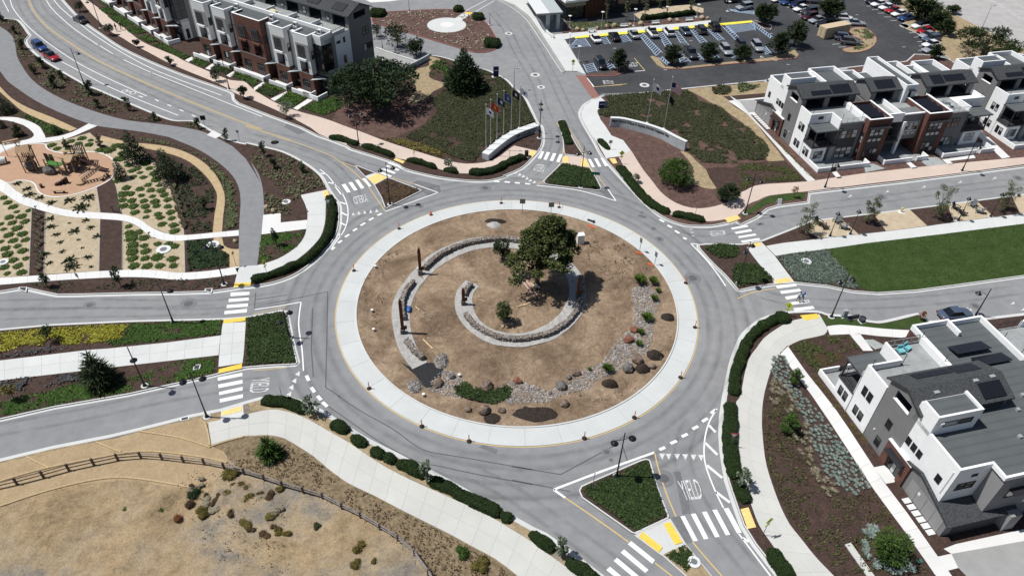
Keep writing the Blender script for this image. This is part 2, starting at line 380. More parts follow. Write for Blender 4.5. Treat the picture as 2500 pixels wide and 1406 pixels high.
ss1=P('o',[(520,740),(540,700),(640,655),(1000,500),(1040,488),(1075,497),(1085,520),(1130,680),(1225,935),(1220,955),(960,1075),(930,1065),(545,795)],V)
verge('south_splitter',ss1,'mulch',gut=0.0)
ss2=P('o',[(945,1080),(965,1072),(1215,960),(1235,955),(1360,1155),(1640,1500),(1500,1580),(1350,1400),(1180,1250),(1155,1235)],V)
verge('south_splitter',ss2,'kerb_concrete',gut=0.0,h=0.09)
td=cr(P('c',[(95,165),(105,125),(150,100),(240,100),(450,90),(650,80),(880,90),(1000,130),(1080,195),(1120,240),(1190,370),(1182,410),(1110,445),(1000,455),(880,425),(500,310),(240,235),(110,200)],V),2,True)
verge('turning_island',td,'mulch_red',kmat='red_paint',gut=0.0)
area('forecourt_pavement',P('c',[(-400,-60),(0,-20),(90,25),(250,15),(400,-5),(620,-20),(620,-120),(-400,-120)],0.02),0.02,'concrete_white')
lot=P('d',[(255,662),(330,838),(390,806),(700,795),(1100,755),(1800,685)])+P('e',[(100,654),(500,605),(860,563),(1240,525),(1310,462),(1480,470),(1600,480),(1500,340),(1300,200),(900,-40),(300,-260),(-1400,-120),(-1500,190)])+P('d',[(30,340),(110,400)])
area('car_park',lot,0.012,'dark_asphalt',th=0.02)
area('old_lot',P('e',[(1370,-60),(1500,40),(1850,220),(2260,420),(2900,700),(3600,300),(2000,-600)],0.03),0.03,'old_lot')
ff=verge('dry_field',P('e',[(1000,-120),(1130,-20),(1180,110),(1240,190),(1180,215),(1240,250),(1420,330),(1560,470),(1600,500),(1640,540),(1720,560),(2700,690),(2260,425),(1850,225),(1490,35),(1330,-120)],V),'dry_field',gut=0)
R_OUT,R_IN=24.0,21.35
def ring_pts(r,n=144,z=0.0):return[Vector((r*math.cos(2*math.pi*k/n),r*math.sin(2*math.pi*k/n),z))for k in range(n)]
ap=MB().ribbon(ring_pts(R_OUT),ring_pts(R_IN),-0.05,0.045,True).build('roundabout_apron',M['joint'],fix=True);ap['kind']='structure'
na=36
for k in range(na):
    t0=2*math.pi*(k+0.3)/na;seg=[t0+2*math.pi/na*j/5 for j in range(6)]
    e=0.0007 if k%3 else 0.0016
    seg[0]+=e;seg[-1]-=e
    A=[Vector((R_OUT*math.cos(t),R_OUT*math.sin(t),0))for t in seg];B=[Vector(((R_IN+0.17)*math.cos(t),(R_IN+0.17)*math.sin(t),0))for t in seg]
    MB().ribbon(A,B,0.0,0.062).build('slab',M['concrete_apron'],ap,fix=True)
MB().ribbon(ring_pts(R_IN+0.17),ring_pts(R_IN),0.0,0.17,True).build('inner_kerb',M['kerb_concrete'],ap,fix=True)
MB().ribbon(ring_pts(R_OUT+0.16),ring_pts(R_OUT+0.04),0.0,0.007,True).build('edge_line',M['yellow_line'],ap,fix=True)
mb=MB();NR,NA=70,200;vs=[(0,0,0.35)]
def dirt_z(x,y):
    r=math.hypot(x,y)/R_IN
    d=0.12+0.42*(1-r*r)+0.10*(noise.noise(Vector((x*0.35,y*0.35,3))))+0.07*noise.noise(Vector((x*1.3,y*1.3,9)))+0.035*noise.noise(Vector((x*3.4,y*3.4,5)))
    return 0.10+(d-0.10)*min(1,(1-r)*8)if r<1 else 0.10
fs=[]
for j in range(1,NR+1):
    r=R_IN*j/NR
    for k in range(NA):
        t=2*math.pi*k/NA;x,y=r*math.cos(t),r*math.sin(t);vs.append((x,y,dirt_z(x,y)))
for k in range(NA):fs.append((0,1+k,1+(k+1)%NA))
for j in range(NR-1):
    for k in range(NA):
        a=1+j*NA+k;b=1+j*NA+(k+1)%NA;fs.append((a,a+NA,b+NA,b))
island=mb.add(vs,fs).build('dirt_island',M['dirt'],smooth=True);island['kind']='structure'
Z1=V+0.03
s1u=P('q',[(205,-14),(213,0),(240,20),(259,35),(277,53),(306,70),(331,92),(358,108),(398,125),(430,138),(449,149),(500,171),(562,196),(596,199),(619,219),(670,250),(721,270),(793,290),(847,310),(884,323),(947,347),(1012,368),(1060,383),(1098,394),(1140,400),(1186,396),(1215,385),(1240,366),(1256,355)],Z1)
s1l=P('q',[(186,-14),(196,0),(222,33),(253,64),(272,79),(300,94),(325,110),(342,118),(362,128),(399,148),(420,158),(470,179),(520,199),(556,216),(574,228),(619,245),(676,270),(719,291),(760,313),(801,335),(870,352),(913,368),(967,386),(1027,397),(1066,411),(1100,420),(1140,424),(1197,416),(1237,401),(1270,384),(1290,372)],Z1)
slabs('pink_pavement',cr(s1u,3),cr(s1l,3),4.2,1,Z1,'concrete_pink')
area('pavement_end',P('h',[(190,195),(350,232),(388,240),(350,290),(300,300),(240,290)],Z1-0.004),Z1-0.004,'concrete_pink')
area('pavement_flare',P('b',[(1160,1075),(1400,1135),(1500,1190),(1500,1245),(1340,1185),(1260,1150)],Z1-0.006),Z1-0.006,'concrete_pink')
slabs('park_pavement',cr(P('k',[(-250,200),(0,186),(400,160),(800,132),(1100,122),(1250,130),(1400,146),(1640,130),(1870,95)],Z1),3),cr(P('k',[(-250,262),(0,240),(500,202),(950,180),(1200,186),(1400,202),(1640,186),(1850,156)],Z1),3),1.9,1,Z1,'concrete_white')
slabs('garden_path',cr(P('f',[(-60,455),(60,515),(180,610),(400,700),(600,750),(850,770),(1050,785),(1200,830),(1300,900),(1450,955),(1600,962),(1800,945),(2050,920)],Z1),3),cr(P('f',[(-60,540),(150,680),(300,735),(550,800),(860,825),(1050,840),(1170,880),(1260,950),(1370,1000),(1500,1015),(1620,1005),(1800,988),(2050,968)],Z1),3),1.8,1,Z1,'concrete_white')
pa=cr(P('a',[(-40,1000),(40,1005),(150,1010),(260,1045),(340,1090),(380,1150),(390,1185)],Z1),2)+cr(P('a',[(500,1170),(620,1135),(760,1062)],Z1),2)+P('a',[(835,1082)],Z1)+cr(P('a',[(700,1140),(560,1195),(380,1225),(250,1230),(100,1265),(-40,1330)],Z1),2)+P('a',[(-40,1255)],Z1)+cr(P('a',[(60,1225),(170,1210),(245,1195),(290,1168),(275,1130),(200,1075),(60,1035),(-40,1028)],Z1),2)
area('playground_path',pa,Z1,'concrete_white')
area('asphalt_path',cr(P('a',[(-120,150),(0,230),(60,270),(110,320),(130,380),(145,480),(190,570),(270,680),(400,780),(600,880),(850,970),(1100,1035),(1400,1070),(1700,1120),(1850,1180),(2000,1260)],Z1-0.006),3)+cr(P('f',[(2110,310),(2180,420),(2240,520)],Z1-0.006),3)+cr(P('g',[(40,560-230),(110,440),(145,560),(155,700),(155,800),(140,920),(120,1080),(95,1228)],Z1-0.006),3)+cr(P('f',[(2055,1232),(2050,1100),(2055,850),(2065,680),(2050,560),(2000,460),(1900,360),(1760,262),(1640,200)],Z1-0.006),3)+cr(P('a',[(1450,1178),(1200,1130),(900,1092),(760,1062),(500,962),(300,862),(150,762),(60,692),(0,612),(-120,480)],Z1-0.006),3),Z1-0.006,'asphalt_path')
area('gravel_trail',cr(P('a',[(-60,690),(0,745),(100,845),(250,930),(450,1010),(660,1105)],V+0.01),3)+cr(P('a',[(600,1130),(400,1050),(200,960),(90,870),(0,790),(-60,740)],V+0.01),3),V+0.01,'gold_gravel')
area('gravel_trail',cr(P('f',[(870,110),(1100,165),(1350,190),(1550,235),(1720,320),(1840,430),(1910,560),(1930,660),(1915,800),(1905,935)],V+0.012),3)+cr(P('f',[(1825,955),(1840,800),(1862,660),(1850,580),(1770,460),(1640,345),(1500,280),(1300,230),(1080,190),(850,165)],V+0.012),3),V+0.012,'gold_gravel')
area('gravel_trail',cr(P('f',[(1832,990),(1905,985),(1920,1050),(1990,1082),(2052,1082)],V+0.012),2)+P('f',[(2055,1240),(1972,1246),(1970,1130),(1890,1082),(1840,1045)],V+0.012),V+0.012,'gold_gravel')
wrap_o=cr(P('g',[(705,572),(690,650),(685,760),(680,850),(650,960),(600,1030),(520,1110),(430,1180),(310,1260),(180,1300),(40,1330),(-25,1390)],Z1),3)
wrap_i=cr(P('g',[(470,620),(510,700),(530,780),(525,870),(510,960),(460,1040),(390,1100),(280,1165),(180,1200),(100,1222),(-15,1228),(-90,1250)],Z1),3)
slabs('curved_pavement',wrap_o,wrap_i,3.4,1,Z1,'concrete')
area('ramp_pavement',P('k',[(1822,262),(1850,150),(1880,100),(2010,95),(1960,180),(1955,250)],Z1-0.008),Z1-0.008,'concrete')
area('bench_pad',P('g',[(150,790),(300,775),(300,855),(528,833),(520,910),(135,957)],Z1),Z1,'concrete_white')
area('path_pad',P('a',[(1775,1160),(1830,1120),(1905,1160),(1850,1190)],Z1),Z1,'concrete_white')
slabs('median_pavement',P('k',[(-260,850),(0,830),(200,806),(700,746),(850,736),(1300,690),(1722,635)],Z1),P('k',[(-260,1025),(0,985),(600,915),(900,880),(1250,840),(1705,788)],Z1),2.1,2,Z1,'concrete')
slabs('refuge_pavement',P('k',[(1738,538),(1722,640),(1712,760),(1704,880)],Z1),P('k',[(1918,528),(1910,640),(1903,760),(1892,850)],Z1),2.0,2,Z1,'concrete')
u8=P('m',[(1625,205),(1720,186),(1900,150),(2030,118)],Z1)+P('n',[(200,106),(270,110),(400,145),(520,200),(640,270),(800,360),(930,450),(1100,560),(1300,660),(1500,750),(1700,840),(1900,935),(2100,1055),(2237,1140)],Z1)+P('o',[(180,1165),(330,1265),(500,1390),(640,1500)],Z1)
l8=P('m',[(1640,385),(1760,345),(1900,312)],Z1)+P('n',[(60,310),(180,305),(300,330),(420,400),(530,470),(640,565),(800,680),(1000,775),(1200,880),(1400,980),(1600,1080),(1800,1190),(1950,1270),(2120,1400),(2260,1510),(2420,1640),(2580,1760)],Z1)
slabs('south_pavement',cr(u8,2),cr(l8,2),2.1,2,Z1,'concrete_warm')
area('ramp_pavement',P('m',[(1725,118),(1895,62),(1902,152),(1722,192)],Z1-0.006),Z1-0.006,'concrete')
l9=P('j',[(640,1075),(480,1115),(400,1135),(300,1195),(210,1260),(150,1340)],Z1)+P('p',[(60,300),(35,390),(15,500)],Z1)+P('o',[(1755,20),(1742,130),(1735,260),(1742,420),(1765,550),(1790,650),(1850,800),(1885,900),(1920,990),(1960,1060),(2040,1170),(2120,1300),(2200,1410),(2300,1550)],Z1)
r9=P('p',[(460,150),(440,182),(330,205),(262,237),(222,275),(180,340),(150,430),(130,520),(125,640),(140,800),(165,900),(215,1040),(265,1140),(325,1215),(400,1310),(490,1402),(560,1480)],Z1)
slabs('south_east_pavement',cr(l9,2),cr(r9,2),2.2,2,Z1,'concrete_warm')
slabs('branch_pavement',cr(P('p',[(455,138),(520,130),(620,137),(700,146),(800,154),(900,158)],Z1),2),cr(P('p',[(470,182),(560,178),(620,176),(700,186),(780,192),(900,200)],Z1),2),3.0,1,Z1,'concrete_white')
slabs('house_path',cr(P('p',[(215,275),(380,490),(560,760),(690,960),(860,1190),(1000,1390),(1050,1455)],Z1),2),cr(P('p',[(255,235),(350,370),(500,560),(640,770),(750,935),(860,1080),(1015,1300),(1125,1450)],Z1),2),2.0,1,Z1,'concrete_white')
area('entry_path',P('E2',[(560,437),(650,420),(770,520),(740,570),(665,583)],Z1),Z1,'concrete_white')
area('side_path',P('p',[(570,178),(622,174),(690,262),(640,262)],Z1),Z1,'concrete_white')
area('driveway_apron',P('E2',[(1180,1160),(1290,1118),(1900,985),(2300,900),(2300,990),(1900,1090),(1250,1205),(1225,1208),(1130,1230),(1010,1250),(1100,1385),(1310,1330),(1250,1205)],Z1),Z1-0.01,'concrete_white')
area('alley',P('E2',[(1250,1206),(1900,1090),(2300,1010),(2300,1700),(1600,1700),(1385,1406),(1310,1330)],V),V+0.004,'concrete_grey')
slabs('lawn_pavement',P('j',[(225,545),(350,522),(620,492),(930,457),(1160,432),(1480,391),(1690,361),(2000,321),(2237,290),(2700,230)],Z1),P('j',[(300,622),(430,600),(680,571),(1000,524),(1600,452),(2237,371),(2700,312)],Z1),4.2,1,Z1,'concrete')
slabs('refuge_pavement',P('j',[(75,556),(120,620),(200,720),(265,800),(292,843)],Z1),P('j',[(187,512),(290,618),(350,700),(425,798),(450,832)],Z1),2.2,1,Z1,'concrete')
u12=P('h',[(1200,240),(1230,290),(1300,400),(1380,500),(1440,580),(1520,650),(1620,705),(1750,735),(1880,725),(2000,690),(2080,640),(2150,590)],Z1)+P('i',[(40,1085),(120,1040),(230,1020),(560,1000),(1000,935),(1680,862),(2237,812),(2700,765)],Z1)
l12=P('h',[(1090,285),(1140,385),(1200,470),(1255,545),(1330,625),(1410,705),(1535,785),(1640,810),(1830,845),(1960,835),(2110,800)],Z1)+P('i',[(80,1180),(160,1150),(250,1110),(545,1078),(1000,1022),(1300,988),(1750,933),(2237,867),(2700,812)],Z1)
slabs('pink_pavement',cr(u12,2),cr(l12,2),4.0,1,Z1,'concrete_pink')
n13=P('c',[(2062,836),(1990,862),(1925,907),(1896,960),(1900,1012),(1960,1118),(2040,1238),(2112,1366)],Z1)+P('h',[(1000,302),(1085,290),(1197,240),(1130,150),(1030,110),(975,25)],Z1)+P('c',[(2062,1030),(2032,960),(2047,915),(2112,880)],Z1)
area('clinic_pavement',n13,Z1-0.004,'concrete')
area('refuge_pavement',P('h',[(632,278),(805,300),(815,312),(852,388),(720,370),(600,342)],Z1),Z1,'concrete_pink')
area('ramp_pavement',P('g',[(1022,463),(1115,430),(1220,470),(1105,533),(1052,482)],Z1),Z1,'concrete')
area('clinic_walk',P('c',[(1180,-10),(1320,45),(1445,140),(1530,258),(1762,610),(1850,612),(1935,640),(1760,350),(1700,300),(1640,330),(1560,250),(1440,30),(1400,-60),(1180,-60)],V),V,'concrete')
area('paver_band',P('c',[(1158,-10),(1300,52),(1420,148),(1510,265),(1738,622),(1764,612),(1534,256),(1448,138),(1324,43),(1185,-12)],V+0.006),V+0.006,'concrete_grey')
kerbline('kerb',cr(P('c',[(1140,-20),(1285,55),(1408,150),(1500,270),(1735,625)],V),3),-1,h=0.13,gut=0.0)
area('brick_crossing',P('c',[(1845,645),(1935,655),(2052,830),(1992,850)],0.02),0.022,'brick_paving',th=0.02)
area('clinic_walk',P('D1',[(480,492),(640,472),(980,442),(1440,402),(1870,362),(2340,322),(2700,285),(2700,345),(2500,362),(1750,428),(1010,497),(810,520),(640,560),(760,720),(560,560)],V),V+0.005,'concrete')
# beds and surfaces laid on the verges
B=V+0.006
area('sand_bed',P('f',[(385,178),(600,135),(770,85),(860,165),(1080,195),(1230,250),(1330,340),(1440,520),(1520,690),(1570,880),(1582,965),(1450,955),(1300,900),(1200,830),(1050,785),(1045,740),(1000,560),(960,470),(900,400),(700,300),(450,240)],B),B,'sand')
area('sand_bed',P('f',[(60,515),(120,480),(230,480),(330,540),(380,600),(830,540),(862,772),(600,752),(400,702),(180,612)],B),B,'sand')
area('sand_bed',P('f',[(-60,540),(150,680),(275,735),(270,900),(250,1308),(-60,1335)],B),B,'sand')
area('sand_bed',P('f',[(395,770),(550,802),(860,826),(850,1272),(600,1285),(380,1300)],B),B,'sand')
area('sand_bed',P('f',[(1058,842),(1170,882),(1260,952),(1370,1002),(1500,1017),(1580,1012),(1588,1285),(1300,1278),(1055,1265)],B),B,'sand')
for e in([(1450,520),(1530,690),(1575,900),(1582,960)],[(1582,1015),(1590,1285)],[(1055,845),(1052,1262)],[(1000,560),(1045,775)],[(862,828),(852,1272)],[(832,560),(862,765)],[(392,780),(380,1296)],[(275,740),(252,1306)]):
    o=strip('header_board',P('f',e,0),0.09,V-0.05,V+0.05,M['concrete_grey']);o['kind']='structure'
play=cr(P('f',[(-60,300),(0,262),(60,235),(170,192),(300,178),(385,185),(405,220),(460,245),(560,262),(650,255),(780,250),(880,265),(960,310),(993,370),(985,430),(940,490),(830,550),(700,597),(560,630),(450,635),(380,620),(330,590),(300,530),(250,500),(150,495),(60,515),(-60,450)],Z1),3,True)
pg=area('playground_surface',play,Z1-0.006,'rubber_play')
strip('edging',play,0.22,V-0.05,Z1+0.02,M['concrete_white'],pg,True)
area('sand_patch',cr(P('c',[(425,640),(500,590),(590,562),(575,500),(600,485),(690,515),(650,560),(600,610),(590,660),(640,690),(735,722),(690,755),(620,790),(560,850),(480,880),(410,905),(430,840),(480,760),(450,700)],B),3,True),B,'dry_field')
area('cypress_bed',P('c',[(-420,280),(130,570),(400,600),(440,700),(420,900),(620,900),(560,1060),(300,1180),(160,1180),(-60,1120),(-250,1050),(-200,940)],B-0.003),B-0.003,'mulch_red')
area('courtyard',P('b',[(1740,415),(2120,545),(2050,605),(1860,560),(1600,600),(1640,440)],V),V+0.008,'concrete_grey')
area('tan_strip',cr(P('d',[(1130,765),(1500,735),(1830,700),(1800,800),(1470,868),(1640,985),(1800,1180),(1960,1390),(1900,1400),(1790,1370),(1600,1060),(1300,870),(1180,800)],B),2,True),B,'dry_field')
area('tan_strip',cr(P('h',[(1620,245),(1690,262),(1760,330),(1840,400),(1900,480),(1940,560),(1830,560),(1700,500),(1740,420),(1690,320)],B),2,True),B,'dry_field')
area('dark_bed',cr(P('h',[(1840,395),(2050,385),(2240,360),(2240,560),(2150,590),(2080,640),(1990,690),(1930,640),(1930,560)],B),2,True)+[],B+0.004,'mulch')
area('dark_bed',P('i',[(0,860),(370,838),(545,1000),(230,1018),(120,1036),(20,1090)],B),B+0.008,'mulch')
area('dark_bed',P('d',[(1425,830),(1800,800),(1800,840),(1480,868)],B),B+0.012,'mulch')
slabs('house_path',cr(P('i',[(-60,330),(0,395),(200,605),(400,838),(548,1000)],Z1),2),cr(P('i',[(20,380),(100,478),(225,612),(420,810),(612,995)],Z1),2),3.5,1,Z1,'concrete')
for q in([(740,930),(775,922),(818,974),(780,978)],[(1320,858),(1352,850),(1408,895),(1368,903)],[(1600,830),(1845,795),(1860,818),(1660,842),(1690,866),(1645,870)],[(1870,640),(1900,600),(2130,812),(2065,822)]):
    area('entry_path',P('i',q,Z1),Z1,'concrete_white')
area('court_apron',P('d',[(1470,868),(1800,835),(1800,850),(1540,868),(1640,970),(1700,965),(1700,985),(1640,985)],V),V+0.02,'concrete_white')
area('court',P('d',[(1540,870),(1720,850),(1720,970),(1640,974)],V),V+0.014,'concrete_grey')
area('pea_gravel_bed',P('i',[(985,870),(1060,862),(1155,900),(1000,930)],B),B,'pea_gravel');area('pea_gravel_bed',P('i',[(1450,815),(1560,810),(1640,870),(1480,880),(1440,850)],B),B,'pea_gravel')
for q in([(110,518),(165,490),(205,500),(145,535)],[(285,590),(345,548),(375,560),(325,600)],[(465,650),(525,615),(560,625),(500,665)],[(700,755),(780,705),(805,715),(705,780)],[(845,850),(985,785),(1005,790),(880,868)],[(1040,930),(1165,850),(1210,860),(1075,945)]):area('entry_path',P('b',q,Z1),Z1-.004,'concrete_white')
area('splitter_bed',P('o',[(1180,1235),(1240,1205),(1350,1160),(1470,1300),(1630,1500),(1500,1575),(1360,1395)],B),B,'dry_field')
lawn=P('j',[(705,571),(1000,525),(1600,453),(2237,372),(2700,313),(2700,712),(2237,770),(1700,845),(1400,885),(1100,902),(980,885),(860,760)],B)
area('lawn',lawn,B+0.03,'lawn')
fescue_poly=P('j',[(310,632),(430,606),(700,573),(860,760),(955,878),(900,878),(700,845),(462,820),(380,720)],B)
area('fescue_bed',fescue_poly,B+0.004,'groundcover_soil')
for q in([(575,358),(600,345),(800,325),(948,455),(720,478),(640,485),(560,440)],[(1062,292),(1340,257),(1482,388),(1162,430)],[(1640,225),(1865,192),(2000,318),(1690,360)],[(2140,155),(2237,143),(2700,80),(2700,226),(2210,296)]):
    area('gravel_pad',P('j',q,B),B+0.01,'tan_gravel')
area('lawn_patch',cr(P('j',[(640,1085),(720,1100),(900,1108),(960,1132),(1050,1150),(1150,1150),(1400,1090)],B),2)+P('j',[(1490,1132),(1440,1185),(1300,1192),(1000,1185),(830,1160),(705,1165)],B),B,'lawn')
area('pea_gravel_bed',P('p',[(632,205),(690,205),(760,240),(700,255)],B),B,'pea_gravel')
area('corner_lawn',cr(P('j',[(30,290),(150,215),(250,160),(400,135)],Z1),2)+P('j',[(530,128),(525,175),(310,203),(225,222),(150,272),(45,320)],Z1),Z1-0.004,'lawn')
area('dry_slope',P('m',[(1640,392),(1760,350),(1900,316)],B)+P('n',[(60,316),(180,308),(300,334),(420,404),(530,474),(640,570),(800,686),(1000,780),(1200,886),(1400,986),(1600,1086),(1800,1196),(1950,1276),(2120,1406),(2260,1520),(1500,1560),(1420,1406),(1310,1220),(1190,1110),(1050,1030),(900,940),(740,860),(600,790),(450,745),(280,695),(140,650),(0,600),(-100,520)],B),B,'dry_grass')
area('bare_trail',cr(P('m',[(-260,590),(0,527),(500,410),(900,330),(1300,225),(1560,180)],B),2)+cr(P('m',[(1612,230),(1640,385),(1740,430),(1780,520),(1700,640),(1600,715),(1480,735),(1250,700),(1000,660),(600,700),(300,780),(0,860),(-260,950)],B),2),B+0.004,'bare_tan')
area('roadside_bed',P('n',[(20,60),(110,30),(250,20),(430,60),(560,125),(700,210),(950,368),(1300,540),(1600,700),(1900,868),(2237,1062),(2237,1135),(2100,1050),(1900,930),(1500,745),(1100,555),(930,445),(640,265),(520,195),(400,140),(270,106),(60,108)],B),B,'dry_field')
area('clinic_bed',P('D1',[(660,310),(1450,330),(1600,310),(2600,250),(2700,285),(2340,318),(1870,358),(980,438),(640,465)],V+0.01),V+0.012,'mulch_red')
area('clinic_plaza',P('D1',[(1630,200),(1900,110),(2400,70),(2600,120),(2600,180),(2250,190),(1720,270)],V+0.02),V+0.02,'tan_gravel')
area('turning_disc',[at('c',740,218,V)+Vector((4.55*math.cos(t*math.pi/24),4.55*math.sin(t*math.pi/24),0))for t in range(48)],V+0.03,'concrete')
area('turning_disc',[at('c',742,215,V)+Vector((1.6*math.cos(t*math.pi/12),1.6*math.sin(t*math.pi/12),0))for t in range(24)],V+0.036,'concrete_white')
area('turning_path',P('c',[(805,165),(900,103),(960,118),(868,178)],V),V+0.02,'concrete')
area('lot_island',cr(P('d',[(800,485),(820,482),(870,500),(930,575),(1080,578),(1500,530),(1850,495),(1990,445),(2040,430),(2075,470),(2050,500),(1850,520),(1500,548),(1080,592),(920,590),(860,560)],V),1,True),V,'dry_field',th=0.2)
kerbline('kerb',P('d',[(920,592),(1080,594),(1500,550),(1850,522),(2050,502),(2078,470)],V),1,h=0.13,gut=0,mat='red_paint')
area('lot_island',P('d',[(250,635),(440,625),(590,570),(600,610),(500,650),(250,655)],V),V,'mulch_red',th=0.2)
kerbline('kerb',P('d',[(245,655),(500,652),(600,615)],V),1,h=0.13,gut=0,mat='red_paint')
verge('lot_island',cr(P('e',[(690,425),(740,410),(850,390),(850,340),(760,300),(760,250),(830,235),(900,245),(970,300),(985,360),(930,420),(830,450),(730,450)],V),2,True),'dry_field',gut=0,kmat='red_paint')
verge('lot_island',P('d',[(1670,182),(1700,175),(1850,230),(1830,258),(1780,250)],V),'mulch_red',gut=0)
verge('lot_island',cr(P('e',[(1180,215),(1220,205),(1270,225),(1250,245),(1200,235)],V),2,True),'dry_field',gut=0)
area('yellow_kerb',P('d',[(150,318),(300,300),(900,248),(1670,178),(1680,195),(900,268),(300,320),(155,332)],V),V+0.01,'kerb_yellow')
hp=P('m',[(-260,955),(0,868),(300,790),(600,710),(1000,668),(1250,706),(1480,742),(1610,722),(1710,650)])+P('n',[(-40,622),(140,668),(280,712),(450,762),(600,808),(740,880),(900,958),(1050,1048),(1190,1130),(1310,1240),(1420,1420),(1500,1560)])+[Vector((-8,-74,0)),Vector((-110,-74,0))]
mb=MB();c_=.7;ix={};segs=list(zip(hp,hp[1:]+hp[:1]))
def hz(x,y):
    d=9.0
    for a,b in segs:
        ab=b-a;t=max(0,min(1,((x-a.x)*ab.x+(y-a.y)*ab.y)/(ab.x**2+ab.y**2)));d=min(d,math.hypot(x-a.x-ab.x*t,y-a.y-ab.y*t))
    k=min(1,d/2.5);nz=noise.noise(Vector((x*.16,y*.16,2)))*.55+noise.noise(Vector((x*.5,y*.5,6)))*.22+abs(noise.noise(Vector((x*.28,y*.75,9))))*-.35+noise.noise(Vector((x*1.3,y*1.3,4)))*.10
    return B+.012+k*(.30+nz)
xs=[p.x for p in hp];ys=[p.y for p in hp]
for i in range(int((max(xs)-min(xs))/c_)+1):
    for j in range(int((max(ys)-min(ys))/c_)+1):
        k4=((i,j),(i+1,j),(i+1,j+1),(i,j+1));x,y=min(xs)+(i+.5)*c_,min(ys)+(j+.5)*c_
        if inside((x,y),hp):
            for k in k4:
                if k not in ix:ix[k]=len(mb.v);X,Y=min(xs)+k[0]*c_,min(ys)+k[1]*c_;mb.v.append((X,Y,hz(X,Y)if inside((X,Y),hp)else B+.006))
            mb.f.append(tuple(ix[k]for k in k4));mb.mi.append(0)
mb.build('hillside',M['hill_soil'],smooth=True)['kind']='structure'
# paint on the road (children of the road)
ZM=0.016
def quad(name,t,q,mat,z=ZM,parent=None,th=0.006):
    return MB().prism(P(t,q,z),z-th,z).build(name,M[mat],parent or road)
def line(name,t,pts,w,mat='white_paint',z=ZM,sm=True,parent=None):
    pl=P(t,pts,z)
    if sm and len(pl)>2:pl=cr(pl,4)
    return strip(name,pl,w,z-0.006,z,M[mat],parent or road)
bars={
 'k':[[(1800,300),(1948,295),(1945,318),(1797,330)],[(1785,350),(1942,340),(1940,362),(1783,375)],[(1770,398),(1937,385),(1932,410),(1768,422)],[(1752,445),(1928,428),(1925,455),(1750,470)],
       [(1698,962),(1890,925),(1892,950),(1700,988)],[(1703,1018),(1892,980),(1892,1008),(1705,1045)],[(1708,1075),(1893,1035),(1893,1062),(1710,1100)],[(1713,1130),(1895,1092),(1895,1120),(1716,1158)]],
 'o':[[(1313,938),(1348,935),(1450,1128),(1415,1133)],[(1395,920),(1432,915),(1533,1112),(1498,1118)],[(1482,905),(1518,900),(1620,1097),(1585,1102)],[(1562,888),(1598,885),(1703,1080),(1668,1085)],[(1650,877),(1690,873),(1793,1065),(1757,1072)],
       [(903,1155),(930,1130),(1115,1278),(1095,1308)],[(848,1220),(875,1195),(1065,1355),(1040,1378)],[(793,1285),(820,1260),(1010,1420),(985,1445)],[(735,1355),(765,1330),(955,1490),(930,1515)],[(680,1425),(708,1400),(900,1560),(875,1585)]],
 'h':[[(2055,900),(2195,877),(2205,891),(2067,916)],[(2085,938),(2225,912),(2238,930),(2100,953)],[(828,313),(850,311),(888,380),(863,383)],[(880,307),(905,305),(943,375),(918,378)],[(935,303),(957,302),(1000,370),(975,373)],
       [(430,243),(452,248),(425,310),(397,305)],[(475,250),(503,255),(472,320),(445,315)],[(528,260),(557,265),(527,330),(500,325)],[(585,268),(612,272),(582,340),(555,335)]],
 'j':[[(5,470),(140,448),(150,462),(15,484)],[(28,505),(170,483),(180,497),(38,520)],[(300,855),(455,835),(465,857),(312,877)],[(333,897),(485,878),(500,897),(345,918)],[(372,940),(522,918),(533,938),(385,963)],[(405,985),(555,965),(568,985),(420,1005)],[(437,1030),(590,1012),(605,1033),(450,1053)]],
 'g':[[(765,550),(790,545),(840,610),(812,615)],[(822,530),(855,523),(900,595),(870,600)],[(880,513),(912,507),(960,577),(930,582)],[(938,493),(968,488),(1018,560),(990,567)],[(993,480),(1025,475),(1080,545),(1052,550)],
       [(1218,348),(1240,335),(1352,375),(1335,388)],[(1190,372),(1213,362),(1322,402),(1305,414)],[(1160,396),(1183,386),(1290,428),(1272,440)],[(1125,422),(1148,412),(1255,456),(1240,468)]]}
for t,L in bars.items():
    for q in L:quad('crosswalk_bar',t,q,'white_paint')
for t,pale,L in(('o',1,[[(1783,882),(1845,868),(1905,1022),(1838,1035)]]),('o',0,[[(1183,998),(1235,980),(1332,1140),(1275,1158)],[(990,1095),(1020,1058),(1175,1180),(1145,1218)]]),
  ('k',0,[[(1832,226),(1957,221),(1953,246),(1825,259)],[(1744,512),(1916,492),(1914,520),(1742,541)],[(1708,897),(1888,853),(1886,891),(1702,930)]]),('k',1,[[(1738,1225),(1888,1183),(1882,1225),(1728,1262)]]),
  ('g',1,[[(655,592),(700,577),(720,620),(675,640)],[(1045,475),(1135,433),(1218,467),(1102,528)],[(1268,318),(1290,303),(1365,330),(1350,350)]]),
  ('h',1,[[(335,237),(388,243),(358,292),(318,285)],[(612,290),(665,292),(655,342),(605,335)],[(770,308),(812,316),(842,380),(765,367)],[(1010,308),(1060,304),(1080,345),(1045,352)],[(2000,818),(2110,792),(2140,822),(2035,858)]]),
  ('j',1,[[(88,530),(185,515),(190,543),(105,558)],[(288,808),(400,790),(432,820),(308,840)]]),('j',0,[[(490,1085),(620,1072),(645,1105),(530,1126)]]),('c',0,[[(905,106),(960,110),(958,122),(905,124)]])):
    for q in L:
        tp=MB().prism(P(t,q,V+0.05),V-0.02,V+0.05).build('tactile_pad',M['tactile_pale' if pale else 'tactile_yellow'],road)
